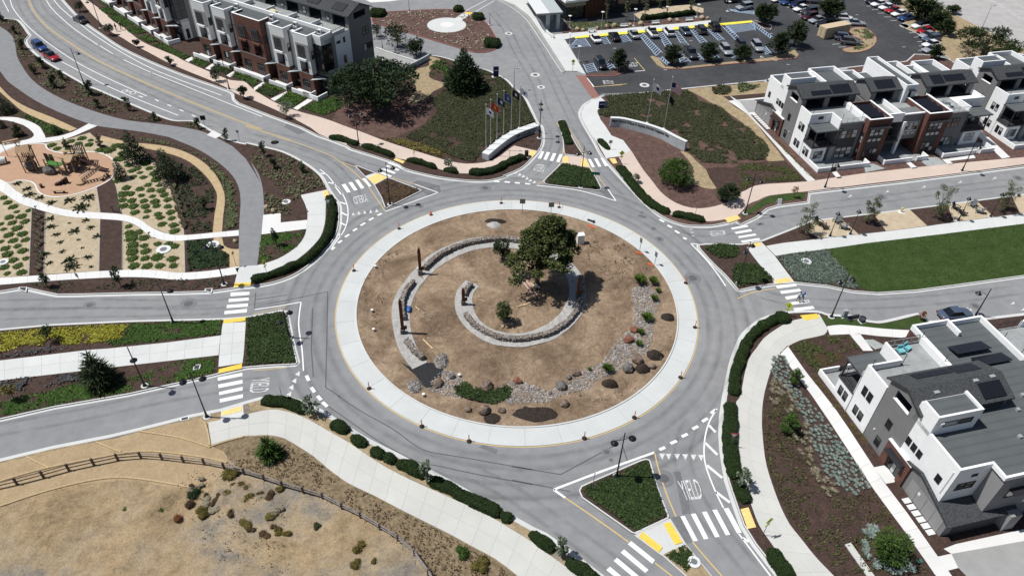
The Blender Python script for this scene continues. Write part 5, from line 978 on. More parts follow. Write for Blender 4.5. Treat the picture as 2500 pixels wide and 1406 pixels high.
def clumps(kind,h,w,k):
    """clump centres and radii for a crown of height h and width w standing on z=0"""
    out=[];r=w/2
    if kind=='cypress':
        for i in range(k):
            t=rng.uniform(0,2*math.pi);q=math.sqrt(rng.uniform(0,1));z=h*(0.36+0.58*rng.uniform(0,1)*(1-0.6*q*q));out.append((q*r*0.86*math.cos(t),q*r*0.86*math.sin(t),z,r*rng.uniform(0.13,0.24),0.42))
    elif kind=='cone':
        for i in range(k):
            u=i/k;z=h*(0.06+0.9*u);rr=r*(1-u)**0.75;t=i*2.4;out.append((rr*0.62*math.cos(t),rr*0.62*math.sin(t),z,max(0.12*r,rr*0.48),0.8))
    elif kind=='vase':
        for i in range(k):
            t=rng.uniform(0,2*math.pi);u=rng.uniform(0,1);z=h*(0.30+0.62*u);rr=r*(0.35+0.65*math.sin(math.pi*min(1,0.25+0.75*u)))*0.75;q=math.sqrt(rng.uniform(0.1,1));out.append((q*rr*math.cos(t),q*rr*math.sin(t),z,r*rng.uniform(0.24,0.36),0.8))
    elif kind=='ball':
        for i in range(k):
            d=sph(1)[0];out.append((d[0]*r*0.6,d[1]*r*0.6,h*0.62+d[2]*h*0.26,r*rng.uniform(0.35,0.5),0.85))
    elif kind=='dome':
        for i in range(k):
            d=sph(1)[0];out.append((d[0]*r*0.66,d[1]*r*0.66,h*0.48+d[2]*h*0.30,r*rng.uniform(0.30,0.42),0.8))
    elif kind=='column':
        for i in range(k):
            u=rng.uniform(0,1);t=rng.uniform(0,6.28);out.append((0.45*r*math.cos(t),0.45*r*math.sin(t),h*(0.12+0.8*u),r*rng.uniform(0.4,0.6),1.1))
    elif kind=='loose':
        for i in range(k):
            t=rng.uniform(0,6.28);u=rng.uniform(0,1);q=math.sqrt(rng.uniform(0,1));rr=r*(0.5+0.4*math.sin(3.1*u));out.append((q*rr*math.cos(t)*0.9,q*rr*math.sin(t)*0.9,h*(0.16+0.8*u),r*rng.uniform(0.16,0.3),1.0))
    return out
def make_tree(kind,h,w,mat,nl,ls,trunk=0.12,k=16,bark='bark',up=0.35,lw=0.45,name='tree',cats='tree',spread=0.5,fork=None):
    e=empty(name);cl=clumps(kind,h,w,k);C=[];D=[]
    per=max(6,nl//len(cl));tot_r=sum(c[3]**2 for c in cl)
    for x,y,z,r,sq in cl:
        n_=max(5,int(nl*r*r/tot_r));d=sph(n_);rad=r*rng.uniform(0.55,1.08,size=(n_,1))
        p=np.array([x,y,z])+d*rad*np.array([1,1,sq]);p[:,2]=np.maximum(p[:,2],0.04)
        dd=d*np.array([1,1,0.7])+np.array([x,y,0])/max(0.3,w)*spread*2+np.array([0,0,up])+rng.normal(size=(n_,3))*0.35
        C.append(p);D.append(dd)
    C=np.concatenate(C);D=np.concatenate(D);n_=len(C)
    sz=ls*rng.uniform(0.6,1.4,size=n_)
    leaf_obj('crown',leaves(C,D*np.array([1,1,.75]),sz,sz*lw,1.1),mat,e)
    mb=MB();top=h*0.8
    if fork:
        for fx,fy,fz,rr in fork:mb.tube((0,0,0.0),(fx*0.25,fy*0.25,fz*0.35),trunk,trunk*0.8,8);mb.tube((fx*0.25,fy*0.25,fz*0.35),(fx,fy,fz),trunk*0.75*rr,trunk*0.35*rr,7)
    else:
        mb.tube((0,0,-0.05),(0,0,h*0.4),trunk,trunk*0.75,7);mb.tube((0,0,h*0.4),(0.02*w,0,top),trunk*0.75,trunk*0.2,6)
    for i in range(0,len(cl),1 if len(cl)<20 else 2):
        x,y,z,r,sq=cl[i];z0=max(h*0.12,z*0.55);mb.tube((0.0,0,z0),(x,y,z),trunk*0.35,trunk*0.12,5,cap=False)
    mb.build('trunk',M[bark],e,smooth=True)
    return e
PROTO={}
def tree_at(kind,t,base,top,wpx_,label,mat='leaf_cypress',nl=900,ls=0.35,name='tree',cat='tree',group=None,**kw):
    b=at(t,base[0],base[1],0.12);h=max(0.4,height_of(b,t,top[0],top[1])-0.12);w=mpx(b,wpx_/TILE[t][2])
    key=(kind,mat,nl,ls,tuple(sorted((a,str(c))for a,c in kw.items())));hw=round(h/w*2)/2
    kk=key+(hw,)
    if kk not in PROTO:
        PROTO[kk]=(make_tree(kind,h,w,mat,nl,ls*max(0.5,w/(ls*9))if False else ls,name=name,**kw),h,w);e=PROTO[kk][0]
    else:
        e=copy_tree(PROTO[kk][0]);h0,w0=PROTO[kk][1:];e.scale=(w/w0,w/w0,h/h0);e.rotation_euler=(0,0,rnd(0,6.28));e.name=name
    e.location=b
    return tag(e,label,cat,group)
def hedge(t,path,w,h,label,mat='leaf_hedge',dens=95,z0=0.1,name='hedge',ls=0.13,group='clipped hedges'):
    pl=P(t,path)if isinstance(t,str)else path
    pl=cr(pl,5)if len(pl)>2 else pl
    n_=max(4,int(lens(pl)[-1]/0.45));pl=resample(pl,n_);nr=normals2(pl);mb=MB();m_=9
    vs=[]
    for i,(p,q)in enumerate(zip(pl,nr)):
        e=min(i,n_-i)/1.6;es=math.sin(min(1,0.35+e*0.65)*math.pi/2)
        for j in range(m_):
            a=math.pi*j/(m_-1);sx=math.copysign(abs(math.cos(a))**0.55,math.cos(a));sz=abs(math.sin(a))**0.5
            v=p+q*(sx*w/2*es);z=z0+h*sz*es*(1+.22*noise.noise(Vector((p.x*.8,p.y*.8,7))))
            o=noise.noise(Vector((v.x*0.9,v.y*0.9,z)))*0.20+noise.noise(Vector((v.x*2.6,v.y*2.6,z*2)))*0.10
            vs.append((v.x+q.x*o*sx,v.y+q.y*o*sx,max(z0,z+o*sz)))
    fs=[(i*m_+j,i*m_+j+1,(i+1)*m_+j+1,(i+1)*m_+j)for i in range(n_)for j in range(m_-1)]+[tuple(range(m_))[::-1],tuple(range(n_*m_,(n_+1)*m_))]
    mb.add(vs,fs)
    V0=np.array(vs);F=np.array(fs[:-2]);A=V0[F];ar=np.linalg.norm(np.cross(A[:,1]-A[:,0],A[:,3]-A[:,0]),axis=1);N_=unit(np.cross(A[:,1]-A[:,0],A[:,3]-A[:,0]))
    cen=A.mean(axis=1);mid=np.array([[p.x,p.y,z0+h*0.3]for p in pl for _ in range(m_-1)])[:len(F)];sg=np.sign(((cen-mid)*N_).sum(axis=1))[:,None];N_=N_*np.where(sg==0,1,sg)
    cnt=int(ar.sum()*dens);pick=rng.choice(len(F),size=max(20,cnt),p=ar/ar.sum());u=rng.uniform(size=(len(pick),1));v=rng.uniform(size=(len(pick),1));Q=A[pick]
    pt=(Q[:,0]*(1-u)+Q[:,1]*u)*(1-v)+(Q[:,3]*(1-u)+Q[:,2]*u)*v+N_[pick]*0.02
    sz=ls*rng.uniform(0.7,1.35,size=len(pick))
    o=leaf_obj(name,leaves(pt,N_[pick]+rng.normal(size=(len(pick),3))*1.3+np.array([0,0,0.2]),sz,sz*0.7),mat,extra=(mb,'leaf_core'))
    return tag(o,label,'hedge' if name=='hedge' else 'shrub',group)
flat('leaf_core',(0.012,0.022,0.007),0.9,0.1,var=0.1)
def in_poly(poly,n_):
    xs=np.array([p[0]for p in poly]);ys=np.array([p[1]for p in poly]);out=np.zeros((0,2));
    while len(out)<n_:
        q=np.stack([rng.uniform(xs.min(),xs.max(),n_*2),rng.uniform(ys.min(),ys.max(),n_*2)],1);c=np.zeros(len(q),bool);j=len(xs)-1
        for i in range(len(xs)):
            with np.errstate(divide='ignore',invalid='ignore'):hit=((ys[i]>q[:,1])!=(ys[j]>q[:,1]))&(q[:,0]<(xs[j]-xs[i])*(q[:,1]-ys[i])/(ys[j]-ys[i])+xs[i])
            c^=hit;j=i
        out=np.concatenate([out,q[c]])
    return out[:n_]
def parea(poly):return abs(signed(poly))/2
def cover(name,poly,dens,h,ls,mat,label,cat,z=V,gaps=0.0,gs=0.35,lw=0.6,up=0.3,hole=None,core=True,flat_=2.0):
    """ground-hugging foliage over an area; gaps thins it by a noise field, a low leafy mat lies under the leaves"""
    fn=lambda x,y:noise.noise(Vector((x*gs,y*gs,1.7)))+0.5*noise.noise(Vector((x*gs*3,y*gs*3,4.1)))
    n_=int(parea(poly)*dens);q=in_poly(poly,n_)
    f=np.array([fn(x,y)for x,y in q])
    keep=f>(-1+gaps)
    if hole:keep&=np.hypot(q[:,0]-hole[0],q[:,1]-hole[1])>hole[2]
    q=q[keep];f=f[keep];n_=len(q)
    zz=z+np.clip(0.5+f*0.5,0.1,1.2)*h*rng.uniform(0.55,1.0,n_);C=np.column_stack([q,zz]);D=rng.normal(size=(n_,3))*np.array([1,1,0.4])+np.array([0,0,up]);sz=ls*rng.uniform(0.6,1.4,n_)
    ex=None
    if core and gaps<0.86:
        mb=MB();c_=0.5;x0=min(p.x for p in poly);y0=min(p.y for p in poly);nx=int((max(p.x for p in poly)-x0)/c_)+1;ny=int((max(p.y for p in poly)-y0)/c_)+1;H_={};ix={}
        for i in range(nx+1):
            for j in range(ny+1):H_[i,j]=fn(x0+i*c_,y0+j*c_)
        for i in range(nx):
            for j in range(ny):
                k4=((i,j),(i+1,j),(i+1,j+1),(i,j+1))
                if min(H_[k]for k in k4)>-1+gaps+0.05 and all(inside((x0+k[0]*c_,y0+k[1]*c_),poly)for k in k4)and not(hole and math.hypot(x0+i*c_-hole[0],y0+j*c_-hole[1])<hole[2]+.5):
                    for k in k4:
                        if k not in ix:ix[k]=len(mb.v);jx=0.12*noise.noise(Vector((k[0]*.9,k[1]*.9,0)));mb.v.append((x0+k[0]*c_+jx,y0+k[1]*c_-jx,z+h*0.62*min(1.0,max(0.12,0.5+H_[k]*0.5))))
                    mb.f.append(tuple(ix[k]for k in k4))
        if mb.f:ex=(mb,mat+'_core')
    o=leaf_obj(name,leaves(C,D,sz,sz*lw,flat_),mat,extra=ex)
    return tag(o,label,cat,None,'stuff')
def bed(t,pts,sm=0):
    p=P(t,pts,V);return cr(p,sm,True)if sm else p
cover('juniper_cover',bed('c',[(1000,590),(1090,612),(1230,685),(1300,755),(1390,835),(1450,950),(1500,1045),(1380,1090),(1230,1160),(1130,1230),(1020,1330),(970,1395),(860,1375),(700,1310),(450,1210),(380,1180),(560,1080),(660,960),(600,880),(700,780),(900,790),(1000,760),(1080,700)]),75,0.5,0.25,'leaf_juniper','low dark green juniper cover behind the flagpole wall','ground cover',gaps=0.56,gs=0.22)
cover('juniper_cover',bed('c',[(590,590),(640,530),(720,515),(760,560),(740,660),(650,680),(590,640)]),22,0.8,0.4,'leaf_green','bright green ground cover left of the conical cypress','ground cover',gaps=0.6)
cover('iceplant_cover',bed('c',[(160,1190),(380,1195),(560,1250),(760,1320),(800,1370),(600,1330),(400,1270)]),26,0.4,0.3,'leaf_ochre','ochre and green low cover along the pink pavement','ground cover',gaps=0.7)
cover('juniper_cover',bed('d',[(400,830),(600,806),(720,800),(1060,772),(1150,795),(1250,880),(1420,930),(1440,960),(1520,1040),(1650,1100),(1760,1180),(1825,1290),(1790,1370),(1500,1410),(1250,1400),(1130,1310),(1130,1230),(1000,1150),(800,1080),(620,1030),(500,1005),(420,1010),(350,985),(370,900),(430,870)]),75,0.5,0.25,'leaf_juniper','low dark green juniper cover behind the lettered clinic wall','ground cover',gaps=0.60,gs=0.24)
cover('shrub_patch',bed('d',[(1330,760),(1420,740),(1490,760),(1470,810),(1350,810)],3),30,0.7,0.4,'leaf_juniper','dark green shrub patch on dry ground beside the car park road','ground cover',gaps=0.4);cover('shrub_patch',bed('d',[(1545,735),(1600,725),(1740,745),(1660,775),(1570,800)],3),26,0.7,0.4,'leaf_olive','olive shrub patch on dry ground nearest the townhouse block','ground cover',gaps=0.5)
cover('splitter_cover',bed('h',[(475,495),(600,358),(640,350),(840,398),(925,555),(900,568),(700,548),(490,522)]),60,0.45,0.26,'leaf_hedge','dark green cover on the north splitter island','ground cover',gaps=0.25)
cover('splitter_cover',bed('o',[(545,745),(580,705),(780,620),(850,600),(1020,510),(1060,508),(1120,690),(1200,925),(1190,945),(960,1055),(900,1020),(760,905),(640,830)]),70,0.4,0.24,'leaf_hedge','dark green cover on the large south splitter island','ground cover',gaps=0.28)
cover('splitter_cover',bed('o',[(1190,1242),(1290,1190),(1350,1167),(1400,1215),(1410,1285),(1370,1378),(1290,1315)]),70,0.4,0.24,'leaf_hedge','dark green cover on the small south splitter island','ground cover',gaps=0.25)
cover('splitter_cover',bed('k',[(1925,500),(2080,470),(2180,455),(2237,470)])+bed('q',[(703,790),(712,835),(722,880),(715,886),(655,889),(600,893)]),70,0.45,0.26,'leaf_hedge','dark green cover on the west splitter island','ground cover',gaps=0.2)
cover('splitter_cover',bed('h',[(1830,1085),(1900,1050),(2050,1040),(2110,1060),(2130,1120),(2060,1165),(1940,1160)],2),70,0.5,0.26,'leaf_hedge','upper dark green cover mound on the east splitter island','ground cover',gaps=0.2)
cover('splitter_cover',bed('j',[(-20,690),(60,680),(160,700),(270,800),(265,825),(80,850),(20,870),(-40,800)],2),70,0.5,0.26,'leaf_hedge','lower dark green cover mound on the east splitter island','ground cover',gaps=0.2)
cover('splitter_planting',bed('g',[(1115,535),(1250,485),(1490,578),(1210,715)]),14,0.3,0.25,'leaf_brown','sparse dark seedlings on the mulched west splitter island','ground cover',gaps=0.7)
cover('median_cover',bed('k',[(1735,515),(1725,630),(1500,655),(1250,680),(900,720),(820,700),(850,660),(940,660),(1010,545),(1300,530)]),40,0.22,0.26,'leaf_green','green cover on the west median near the crosswalk','ground cover',gaps=0.45)
cover('yellow_cover',bed('k',[(0,615),(160,595),(330,580),(600,565),(1005,550),(945,665),(800,690),(600,715),(480,715),(400,640),(330,720),(200,710),(100,745),(0,780)]),55,0.3,0.28,'leaf_yellow','bright yellow ground cover on the west median','ground cover',gaps=0.4)
cover('median_cover',bed('k',[(1690,800),(1680,930),(1000,1080),(420,1180),(0,1270),(0,1150),(200,1090),(320,1080),(600,1000),(780,1060),(900,1040),(950,980),(1250,890),(1400,830)]),36,0.2,0.26,'leaf_green','green cover with mulch gaps on the lower west median','ground cover',gaps=0.5)
cover('lavender_cover',bed('k',[(0,1000),(200,960),(600,930),(700,930),(640,990),(330,1050),(0,1110)]),22,0.4,0.3,'leaf_purple','greyish purple low planting along the median walkway','ground cover',gaps=0.75);cover('lavender_cover',bed('k',[(0,800),(150,760),(400,725),(700,725),(400,770),(0,820)]),18,0.4,0.3,'leaf_purple','greyish purple low planting below the yellow cover','ground cover',gaps=0.8)
cover('verge_cover',bed('a',[(0,160),(140,185),(230,300),(200,400),(330,500),(450,585),(720,740),(850,790),(1050,880),(1300,985),(1480,1050),(1640,1055),(1780,1130),(1700,1115),(1400,1060),(1100,1030),(850,960),(600,870),(400,770),(270,665),(190,550),(140,430),(90,300)]),9,0.4,0.4,'leaf_olive','straggly olive grasses in the mulch between road and asphalt path','ground cover',gaps=0.92,gs=0.3)
cover('verge_cover',bed('g',[(10,200),(160,225),(300,260),(420,315),(530,385),(620,460),(680,545),(470,610),(520,700),(530,770),(420,830),(300,780),(160,790),(165,600),(120,430),(40,310)]),10,0.45,0.38,'leaf_olive','straggly olive grasses in the mulch beside the curved pavement','ground cover',gaps=0.90,gs=0.3)
cover('verge_cover',bed('f',[(860,60),(1200,125),(1450,170),(1700,260),(1880,380),(2000,520),(2040,680),(2040,900),(1920,920),(1940,660),(1900,520),(1720,300),(1500,205),(1200,155)]),12,0.4,0.36,'leaf_olive','olive grasses between the gravel trail and asphalt path','ground cover',gaps=0.8,gs=0.3)
cover('trail_cover',bed('f',[(1340,260),(1500,290),(1640,360),(1760,480),(1840,600),(1830,800),(1810,930),(1600,950),(1560,780),(1480,560)]),14,0.4,0.4,'leaf_dark','dark green creeping cover inside the gravel trail bend','ground cover',gaps=0.9,gs=0.35)
cover('trail_cover',bed('f',[(1600,1020),(1800,1000),(1870,1080),(1960,1130),(1960,1230),(1620,1270)]),26,0.4,0.36,'leaf_dark','dark green creeping cover beside the lower path junction','ground cover',gaps=0.65,gs=0.35)
cover('park_cover',bed('a',[(150,970),(250,990),(400,1060),(600,1130),(480,1160),(390,1170),(340,1080),(200,1010)]),30,0.3,0.3,'leaf_green','green cover between the playground path and gravel trail','ground cover',gaps=0.5)
cover('triangle_cover',bed('g',[(125,970),(510,915),(490,980),(430,1070),(350,1120),(220,1180),(110,1205)]),22,0.2,0.3,'leaf_green','patchy green cover in the mulch corner by the curved pavement','ground cover',gaps=0.8,gs=0.5)
cover('roadside_cover',bed('k',[(240,240),(600,210),(900,195),(1200,200),(1600,195),(1800,170),(1780,255),(1500,275),(1000,285),(450,300)]),10,0.3,0.3,'leaf_dark','scattered dark seedlings in the roadside mulch strip','ground cover',gaps=0.9,gs=0.4)
cover('fescue_cover',fescue_poly,60,0.28,0.3,'leaf_dull','grey blue fescue bed at the end of the lawn','ground cover',gaps=0.55,gs=0.5)
cover('lawn_blades',lawn,40,0.05,0.16,'leaf_lawn','mown green lawn of the east median','grass',z=V+0.03,up=0.8,core=False)
cover('front_cover',bed('i',[(0,870),(360,850),(530,995),(230,1010),(120,1030),(20,1080)]),16,0.25,0.28,'leaf_moss','sparse green and ochre planting at the pink pavement corner','ground cover',gaps=0.85,gs=0.4)
cover('front_cover',bed('p',[(265,235),(430,190),(570,185),(620,250),(540,270),(545,300),(430,345),(420,400)]),24,0.25,0.28,'leaf_moss','ochre green planting between pavement and large townhouse block','ground cover',gaps=0.75,gs=0.5)
cover('bed_tufts',bed('p',[(165,380),(150,470),(135,560),(135,700),(160,860),(215,1010),(270,1120),(340,1210),(500,1390),(960,1390),(850,1200),(690,970),(560,1010),(420,900),(360,760),(300,560),(240,420)]),26,0.22,0.26,'leaf_moss','ochre green tufts spread through the curved mulch bed','ground cover',gaps=0.88,gs=0.8,up=0.8)
cover('hill_scrub',bed('n',[(-150,560),(180,320),(420,420),(640,580),(1000,790),(1400,1000),(1800,1210),(2120,1420),(1500,1420),(1300,1220),(1050,1040),(740,870),(280,700),(0,610)]),22,0.2,0.2,'leaf_brown','dry brown grass on the slope below the pavement','ground cover',gaps=0.85,gs=0.7,core=False,up=.8)
cover('hill_scrub',bed('m',[(1500,560),(2237,720),(2237,1406),(1700,1406),(1500,1000),(1300,800)]),9,0.25,0.17,'leaf_brown','sparse dry weeds on the bare lower hillside','ground cover',gaps=1.05,gs=0.9,up=.8,z=V+.25)
cover('clinic_cover',bed('D1',[(680,310),(1440,320),(1500,380),(980,425),(800,445)]),14,0.4,0.35,'leaf_olive','olive planting rows in front of the clinic','ground cover',gaps=0.6)
cover('lot_cover',bed('e',[(760,260),(900,250),(970,310),(950,380),(850,430),(760,430),(850,370),(830,320)]),6,0.4,0.4,'leaf_olive','grey green tufts on the rounded car park island','ground cover',gaps=0.8)
cover('turning_cover',bed('c',[(240,110),(650,90),(860,100),(980,150),(1080,230),(1160,370),(1000,440),(880,410),(500,300),(200,210)]),4,0.3,0.4,'leaf_straw','straw coloured tufts on the turning island','ground cover',gaps=0.9,gs=0.4,hole=(at('c',740,218).x,at('c',740,218).y,4.9))
cover('strip_cover',bed('b',[(1100,930),(1200,890),(1400,830),(1500,880),(1440,940),(1300,1000)]),36,0.35,0.3,'leaf_green','green cover at the end of the brick and white row','ground cover',gaps=0.4)
fg=[[(20,450),(90,470),(165,490),(110,515)],[(150,535),(190,500),(330,545),(270,585)],[(330,590),(370,560),(520,605),(470,645)],[(500,660),(550,625),(760,695),(700,750),(620,700)],[(710,790),(800,715),(960,770),(850,840)],[(890,870),(1000,790),(1160,840),(1040,925)]]
for i,q in enumerate(fg):cover('front_garden',bed('b',q),40,0.4,0.28,'leaf_green' if i%2 else 'leaf_hedge',['leftmost','second','third','fourth','fifth','rightmost'][i]+' green front garden along the longer brick and white row','ground cover',gaps=0.3);cover('front_garden_grass',bed('b',[(q[1][0]*0.6+q[0][0]*0.4,q[1][1]*0.6+q[0][1]*0.4),q[1],q[2],(q[2][0]*0.7+q[3][0]*0.3,q[2][1]*0.7+q[3][1]*0.3)]),30,0.7,0.5,'leaf_bright',['leftmost','second','third','fourth','fifth','rightmost'][i]+' yellow green grass clump row against the front garden walls','ground cover',gaps=0.2,up=1.6,lw=0.2)
fg2=[[(0,40),(120,10),(260,150),(180,170)],[(0,210),(280,180),(490,340),(400,370),(160,330)],[(220,395),(480,340),(850,560),(680,620),(560,640)],[(600,680),(850,590),(1140,760),(870,800),(760,790)],[(900,860),(1160,800),(1400,960),(1140,1000)],[(1230,1050),(1450,990),(1700,1100),(2100,1320),(1960,1380),(1700,1260)]]
for i,q in enumerate(fg2):cover('front_garden',bed('A1',q),40,0.45,0.3,'leaf_green',['topmost','second','third','fourth','fifth','lowest'][i]+' green front garden along the cut off brick row','ground cover',gaps=0.3)
for t,pth,w,h,lab in(
 ('g',[(720,135),(800,150),(900,178),(965,200)],1.7,0.9,'dark hedge left of the lamp post on the upper road kerb'),('g',[(1000,205),(1130,245),(1210,275),(1275,300)],1.7,0.9,'dark hedge between lamp post and crosswalk on the upper road kerb'),('g',[(1385,330),(1500,355),(1635,402)],1.6,0.9,'dark hedge right of the north west crosswalk'),('g',[(1700,412),(1760,425),(1822,438)],1.5,0.8,'short round hedge below the small white flowering tree'),
 ('g',[(715,645),(738,720),(742,800),(728,880),(715,960),(670,1040),(615,1110),(530,1190),(430,1240),(330,1282),(220,1322),(120,1350),(50,1368)],1.9,1.0,'long curved hedge wrapping the west side of the roundabout'),('h',[(1090,392),(1150,462),(1200,530),(1270,610),(1340,682),(1420,740),(1520,785)],2.3,0.9,'long dark hedge along the north east kerb of the roundabout'),('h',[(1550,800),(1640,812),(1720,832),(1830,852)],1.8,0.9,'dark hedge before the east street crosswalk'),
 ('h',[(920,150),(965,200),(1010,240)],1.6,0.6,'small triangular hedge beside the clinic entry pavement'),('c',[(1725,1050),(1745,1110),(1770,1180),(1790,1250)],2.2,0.7,'dark hedge on the narrow north splitter island'),
 ('n',[(120,62),(250,55),(380,88),(480,142)],2.1,0.9,'dark hedge beside the south west ramp'),('n',[(670,230),(740,260),(800,295)],1.9,0.9,'first rounded hedge of the south west kerb row'),('n',[(830,325),(880,360),(940,400)],1.9,0.9,'second rounded hedge of the south west kerb row'),('n',[(980,430),(1025,460),(1075,490)],1.9,0.9,'third rounded hedge of the south west kerb row'),('n',[(1090,480),(1130,505),(1170,530)],1.9,0.9,'fourth rounded hedge of the south west kerb row'),('n',[(1180,530),(1270,560),(1370,620),(1400,650)],2.0,0.9,'hedge left of the grey leaved tree on the south kerb'),('n',[(1430,660),(1560,720),(1700,790),(1850,870),(1985,935)],2.1,0.95,'long hedge right of the grey leaved tree on the south kerb'),
 ('o',[(140,1078),(230,1140),(320,1222)],2.0,0.9,'hedge above the lower tree on the south kerb'),('o',[(420,1300),(560,1380),(680,1480)],2.0,0.9,'hedge at the bottom edge on the south kerb'),
 ('q',[(1900,778),(1870,795),(1840,818),(1818,850),(1802,890),(1793,930),(1790,968)],1.9,0.95,'curved hedge on the south east kerb by the street corner'),('o',[(1702,65),(1702,200),(1692,330),(1702,450),(1720,570),(1745,660)],2.4,0.9,'long hedge on the south east kerb beside the yield sign'),('o',[(1750,680),(1790,770),(1825,848)],2.2,0.9,'hedge below the small tree on the south east kerb'),('o',[(1995,1205),(2080,1325),(2190,1470)],2.2,0.9,'hedge at the bottom edge on the south east kerb')):
    hedge(t,pth,w*0.66,h*0.82,lab)
hedge(None,P('g',[(1915,440),(2050,442),(2200,395)])+P('h',[(100,375),(200,335),(290,305)]),1.35,0.8,'long olive hedge curving below the flagpole wall',mat='leaf_dark')
for t,x,y,r,lab in(('j',350,1125,1.6,'round clipped bush at the south east street corner'),('n',2035,962,1.0,'small bush at the end of the long south kerb hedge'),('c',840,100,2.0,'low green bush at the top of the turning island'),('c',1010,168,2.2,'low green bush right of the turning island path'),('c',1130,395,3.0,'green bush at the point of the turning island'),('c',150,135,3.0,'green bush at the left end of the turning island')):
    c=at(t,x,y);hedge(None,[c+Vector((-r*0.6,-0.1,0)),c+Vector((0,0.1,0)),c+Vector((r*0.6,-0.1,0))],r*1.3,min(1.3,r*0.6),lab,name='bush',group=None)
# trees and single plants
b0=at('l',1055,503,0.5);h0=height_of(b0,'l',1140,112)
def central():
    e=empty('cypress_tree',b0,0,'tall forked cypress tree standing on the dirt island','tree')
    w=mpx(b0,190);r=w/2;C=[];D=[];ox=1.2
    cl=[]
    for i in range(112):
        t=rng.uniform(0,6.28);q=math.sqrt(rng.uniform(0,1));u=rng.uniform(0,1)
        z=h0*(0.36+0.55*u);lim=r*(1.08 if u<0.35 else 1.08-(u-0.35)*1.15)
        cl.append((ox*(0.3+u*0.4)+q*lim*0.88*math.cos(t),q*lim*0.85*math.sin(t),z-0.16*h0*q*(math.cos(t)<0),r*rng.uniform(0.12,0.22),0.38))
    for x,y,z,rr,sq in cl:
        n_=170;d=sph(n_);p=np.array([x,y,z])+d*rr*rng.uniform(0.5,1.1,size=(n_,1))*np.array([1,1,sq]);C.append(p);D.append(d*np.array([1,1,0.5])+np.array([0,0,0.3])+rng.normal(size=(n_,3))*0.4)
    C=np.concatenate(C);D=np.concatenate(D);s_=rng.uniform(0.22,0.46,len(C));leaf_obj('crown',leaves(C,D,s_,s_*0.62,1.8),'leaf_cypress',e)
    mb=MB();mb.tube((0,0,-0.4),(0.05,0,1.6),0.42,0.34,10);mb.tube((0.0,0,1.5),(-0.15,0,h0*0.55),0.3,0.16,8);mb.tube((0.05,0,1.4),(1.3,0.1,h0*0.42),0.27,0.18,8);mb.tube((1.3,0.1,h0*0.42),(2.0,0.3,h0*0.66),0.18,0.08,7)
    for x,y,z,rr,sq in cl[::2]:mb.tube((0.3 if x>0.8 else-0.05,0,max(1.8,z*0.6)),(x,y,z),0.08,0.03,5,cap=False)
    mb.build('trunk',M['bark'],e,smooth=True);return e
central()
tree_at('cypress','b',(1745,905),(1930,500),800,'broad dark cypress in front of the row house end','leaf_dark',10000,0.55,name='cypress_tree',trunk=0.5,k=62,up=0.3)
tree_at('cone','c',(895,770),(835,412),380,'dark conical cypress on the juniper slope','leaf_dark',5200,0.7,name='cypress_tree',trunk=0.25,k=40,up=0.5,lw=0.3,spread=1.0)
for b,t,w,lab in(((320,412),(325,205),250,'flat topped young pine beside the courtyard wall'),((480,478),(480,342),210,'lower young pine at the courtyard wall corner'),((140,320),(120,205),130,'young pine half hidden by the grey gabled end')):tree_at('vase','c',b,t,w,lab,'leaf_pine',1500,0.5,name='pine_tree',trunk=0.12,k=18,up=0.3,lw=0.3,spread=1.0)
LT=[('d',(525,600),(540,432),185,'lot tree beside the black car and STOP marking'),('d',(985,548),(1010,392),185,'lot tree left of the black pickup truck'),('d',(1300,518),(1300,367),195,'lot tree right of the black pickup truck'),('d',(1590,515),(1610,397),175,'low lot tree in front of the parked jeep'),('d',(1890,472),(1900,282),205,'dark lot tree at the right end of the long island'),('d',(2030,392),(2060,188),215,'tall lot tree behind the right end of the long island'),('d',(1780,197),(1790,38),220,'lot tree beside the yellow kerb corner'),
      ('e',(585,152),(600,-5),235,'lot tree above the tan shipping container'),('e',(1330,172),(1330,-45),330,'large lot tree in the dry strip at the top right'),('e',(1490,245),(1480,80),210,'tree in the dry strip above the white and red cars'),('e',(1565,305),(1600,175),180,'smaller tree in the dry strip beside the old lot'),('e',(1480,505),(1500,385),140,'small tree in front of the white cars by the townhouses'),('e',(1120,25),(1130,-60),150,'tree cut off by the top edge in the car park strip'),('e',(1630,120),(1640,45),130,'tree at the edge of the pale old lot')]
for t,b,tp,w,lab in LT:tree_at('vase',t,b,tp,w,lab,'leaf_pine',1500,0.7,name='lot_tree',trunk=0.14,k=18,up=0.6,lw=0.2,spread=1.8,group='car park trees')
tree_at('cypress','e',(1890,470),(1900,225),560,'broad cypress behind the townhouses at the old lot','leaf_pine',4500,0.55,name='cypress_tree',trunk=0.35,k=45,up=0.5,lw=0.35)
for i,(b,tp,w)in enumerate((((1240,325),(1270,-40),110),((1530,292),(1560,15),110),((1770,305),(1790,35),115),((1985,112),(2005,-60),100),((2425,182),(2445,-20),120),((2095,192),(2115,-40),90))):
    tree_at('loose','D1',b,tp,w,['slender tree left of the dark red clinic wall','slender tree in the shade of the clinic','slender tree at the left end of the clinic hedge','slender tree behind the tan plaza','slender tree at the right end of the tan plaza','slender tree beside the plaza bench'][i],'leaf_olive',420,0.3,name='slender_tree',trunk=0.07,k=14,bark='bark_pale',group='slender clinic trees')
tree_at('dome','h',(1570,520),(1580,332),330,'round domed tree above its dark shadow near the pink pavement','leaf_green',4200,0.4,name='dome_tree',trunk=0.18,k=26,up=0.5,lw=0.3)
tree_at('dome','h',(2022,682),(2030,512),195,'small dark dome tree at the pink pavement bend','leaf_dark',1800,0.4,name='dome_tree',trunk=0.12,k=16,up=0.5,lw=0.35)
